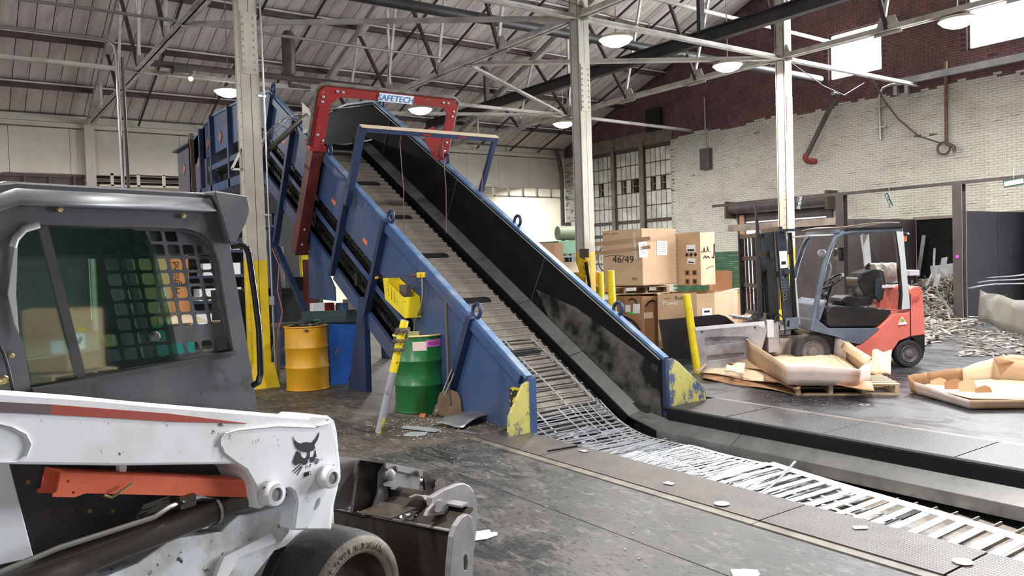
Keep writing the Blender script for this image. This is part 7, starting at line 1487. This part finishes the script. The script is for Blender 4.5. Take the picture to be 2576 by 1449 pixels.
wallpipe('hanging_cable', 'sagging brown cable strung from roof steel to the middle column', [(6.5, 12.2, 7.2), (7.6, 11.8, 6.75), (8.6, 11.4, 6.5), (9.5, 11.05, 6.25), (11.2, 11.05, 6.1)], .012, M['rust'], 'cable')
wallpipe('hanging_cable', 'thin cable sagging between the right column and the bright window', [(15.9, 11.05, 5.95), (17.5, 11.3, 5.65), (19.5, 12.0, 5.75), (21.5, 12.6, 6.4)], .012, M['pipe'], 'cable')
# yellow notice on the middle column, dark box, green rack behind
nt = thing('notice_sheet', 'tilted yellow printed notice fixed to the middle column foot', 'notice', (9.6, 11.0, 1.5))
c_ = Vector((9.464, 11.02, 1.501)); U_ = Vector((cos(-.5), 0, sin(-.5))); V_ = Vector((sin(.5), 0, cos(.5)))
MB().prism([(-.12, -.17), (.12, -.17), (.12, .17), (-.12, .17)], .003, c_, U_, V_).build('sheet', M['yel'], nt)
for k in range(9): MB().prism([(-.1, .13 - .03 * k), (.1 if k % 3 else .0, .13 - .03 * k), (.1 if k % 3 else .0, .137 - .03 * k), (-.1, .137 - .03 * k)], .0015, c_ + Vector((0, -.004, 0)), U_, V_).build('print_line', mat('brown_print', S(120, 100, 20), .6), nt)
o = MB().b2(9.42, 9.56, 10.96, 11.06, 1.68, 1.84).build('switch_box', M['pipe']); tag(o, 'dark switch box on the left face of the middle column', 'box')
o = MB().tube([(9.5, 10.98, 1.6), (9.56, 10.98, 1.2), (9.6, 10.98, .9)], .03, 8).build('cable_bundle', M['black'], smooth=60); tag(o, 'dark cable bundle below the yellow notice', 'cable')
q = (9.993, 11.297, 1.361); o = MB().grid(lambda a, b: Vector(q) + Vector((.32 * (a - .4), -.25 * (a - .4), .42 * (b - .8))) + Vector((.06 * sin(5 * b), .1 * sin(4 * a + b), .06 * sin(6 * a))), 8, 10).build('plastic_wrap', mat('pink_wrap', S(226, 176, 156), .3, c2=S(224, 110, 70), scale=3, lo=.5, hi=.6), smooth=60, solid=.01); tag(o, 'crumpled pink and orange plastic bag right of the middle column foot', 'bag')
gk = thing('hose_rack', 'dark green upright with a coiled hose before the painted window', 'rack', (10.612, 12.084, 1.264)); q = Vector((10.623, 12.076, 1.743))
MB().box(q + Vector((0, 0, -.6)), (.08, .08, 2.2)).build('upright', M['dgreen'], gk); MB().bar(q + Vector((0, 0, .35)), q + Vector((.5, -.35, .35)), .05, .05).build('top_rail', M['dgreen'], gk); MB().bar(q + Vector((0, 0, -.15)), q + Vector((.5, -.35, -.15)), .04, .04).build('lower_rail', M['galv'], gk)
MB().tube([q + Vector((.22, -.16, -.1)) + Vector((.13 * cos(t), -.09 * cos(t), .25 * sin(t))) for t in [2 * pi * k / 18 for k in range(18)]], .02, 6, closed=True).build('hose_coil', M['pipe'], gk, smooth=60)
gmq = Vector((10.768, 13.201, 1.769)); gm2 = thing('pump_unit', 'green hydraulic pump tank with motor on top beyond the middle column', 'pump', (gmq.x, gmq.y, 0)); x, y, z = gmq
MB().b2(x - .35, x + .5, y - .3, y + .4, z + .0, z + .28).build('tank', mat('machine_green', S(48, 96, 62), .5), gm2, bev=.01); MB().cyl((x - .2, y - .1, z + .45), (x + .2, y - .2, z + .45), .15, 16).build('motor', mat('motor_olive', S(104, 112, 92), .5), gm2, smooth=40); MB().b2(x + .1, x + .3, y - .2, y, z + .55, z + .68).build('motor_box', M['pipe'], gm2)
for dx in (-.33, .0, .45): MB().b2(x + dx, x + dx + .06, y - .3, y - .24, 0, z).build('leg', M['dgreen'], gm2)
MB().b2(x - .33, x + .5, y - .2, y - .18, .5, z - .02).build('cage_panel', M['pipe'], gm2); MB().bar((x - .6, y - .3, z - .05), (x + .5, y - .3, z - .05), .04, .04).build('cage_rail', M['dgreen'], gm2)
wbd = MB().b2(13.3, 16.1, 35.9, 35.98, 1.8, 3.9).build('white_board', M['paper']); tag(wbd, 'white notice board on the cream wall beyond the conveyor', 'board')
o = MB().lathe([(0, 0), (.35, 0), (.3, .15), (0, .2)], 20, (20.5, 30.333, 4.619) if False else (14.3, 30.2, 4.6)).build('annex_lamp', M['lamp']); tag(o, 'round lamp glowing in the annex above the notice board', 'lamp')
# ---------------------------------------------------------------- seen through the loader cab and left of it
mir = lambda p: (p[0] - 2 * (.3665 * p[0] - .9304 * p[1] + 2.65) * .3665, p[1] + 2 * (.3665 * p[0] - .9304 * p[1] + 2.65) * .9304)
q = Vector((1.61, 14.206, 0.482)); PA, PB, PC, PD, PE = [mir(p) for p in ((q.x - .65, q.y + .15), (q.x - .1, q.y - .2), (q.x + .45, q.y - .05), (q.x + .5, q.y + .8), (q.x - .5, q.y + .9))]
cb = carton('gaylord_carton', 'large tan carton on a pallet reflected in the loader cab glass', [PA, PB, PC, PD, PE], .16, 1.12, M['card'])
decal(cb, PC, PB, .75, .62, .26, .24, M['paper'], tilt=.05); decal(cb, PB, PA, .2, .55, .2, .2, M['paper']); decal(cb, PC, PB, .6, .8, .12, .06, M['yel'], 'sticker'); decal(cb, PC, PB, .65, .63, .05, .12, M['ink'], 'print_block', .5, .006)
pcx = sum(p[0] for p in (PA, PB, PC, PD, PE)) / 5; pcy = sum(p[1] for p in (PA, PB, PC, PD, PE)) / 5
pallet('wooden pallet under the carton reflected in the loader cab glass', (pcx, pcy, 0), .3, 1.1, 1.0)
q = Vector((2.747, 12.781, 1.204)); hb = thing('carton_stack', 'tall orange brown carton with sideways lettering seen through the cab screen', 'carton', (q.x, q.y, 0))
MB().b2(q.x - .3, q.x + .28, q.y - .1, q.y + .5, .9, 2.0).build('upper_carton', mat('carton_orange', S(216, 150, 92), .7), hb); MB().b2(q.x - .3, q.x + .28, q.y - .05, q.y + .5, .1, .9).build('lower_carton', M['card_b'], hb); MB().b2(q.x - .28, q.x + .26, q.y, q.y + .4, 0, .1).build('skid', M['wood'], hb)
text('Highland', M['ink'], (q.x + .14, q.y - .103, 1.32), (0, 0, 1), (-1, 0, 0), .14, hb)
q = Vector((2.482, 10.759, 0.753)); o = MB().b2(q.x - .35, q.x + .12, q.y, q.y + .5, 0, q.z + .2).build('teal_bin', mat('teal_plastic', S(30, 132, 126), .5)); tag(o, 'teal plastic bin seen through the loader cab screen', 'bin')
o = MB().grid(lambda a, b: (q.x - .2 + .7 * a, q.y + .05 + .35 * b, q.z + .24 + .1 * sin(4 * a) * b), 6, 4).build('loose_cardboard', M['card_l'], smooth=50, solid=.01); tag(o, 'bent pale cardboard heaped on the teal bin', 'cardboard')
q = Vector((2.253, 12.518, 1.122)); pn = thing('board_rack', 'row of pale yellow green boards standing behind the loader cab', 'boards', (q.x, q.y, 0))
for k in range(5): MB().b2(q.x - .5 + .2 * k, q.x - .32 + .2 * k, q.y + .1, q.y + .14, 0.02, 1.9).build('board', mat('board_olive', S(168, 160, 104), .7) if k == 0 else pn.children[0].data.materials[0], pn)
MB().b2(q.x - .55, q.x + .55, q.y + .14, q.y + .2, 0, .1).build('base_rail', M['wood'], pn)
q = Vector((1.744, 10.425, 1.171)); o = MB().b2(q.x - .08, q.x + .08, q.y, q.y + .02, .0, q.z + .32).build('cardboard_strip', M['card_p']); tag(o, 'narrow upright cardboard strip seen through the cab glass', 'cardboard')
sr = thing('pallet_rack', 'dark shelving with cartons at the far left behind the loader', 'rack', (-.2, 15.5, 0))
for x in (-.9, .6): MB().b2(x, x + .1, 15.3, 15.4, 0, 2.6).build('upright', M['yel'], sr)
for k in range(3): MB().b2(-.9, .7, 15.3, 16.2, .2 + .8 * k, .28 + .8 * k).build('shelf', M['pipe'], sr); MB().b2(-.7, .4, 15.4, 16, .28 + .8 * k, .8 + .8 * k).build('shelf_carton', M['card_b'], sr)
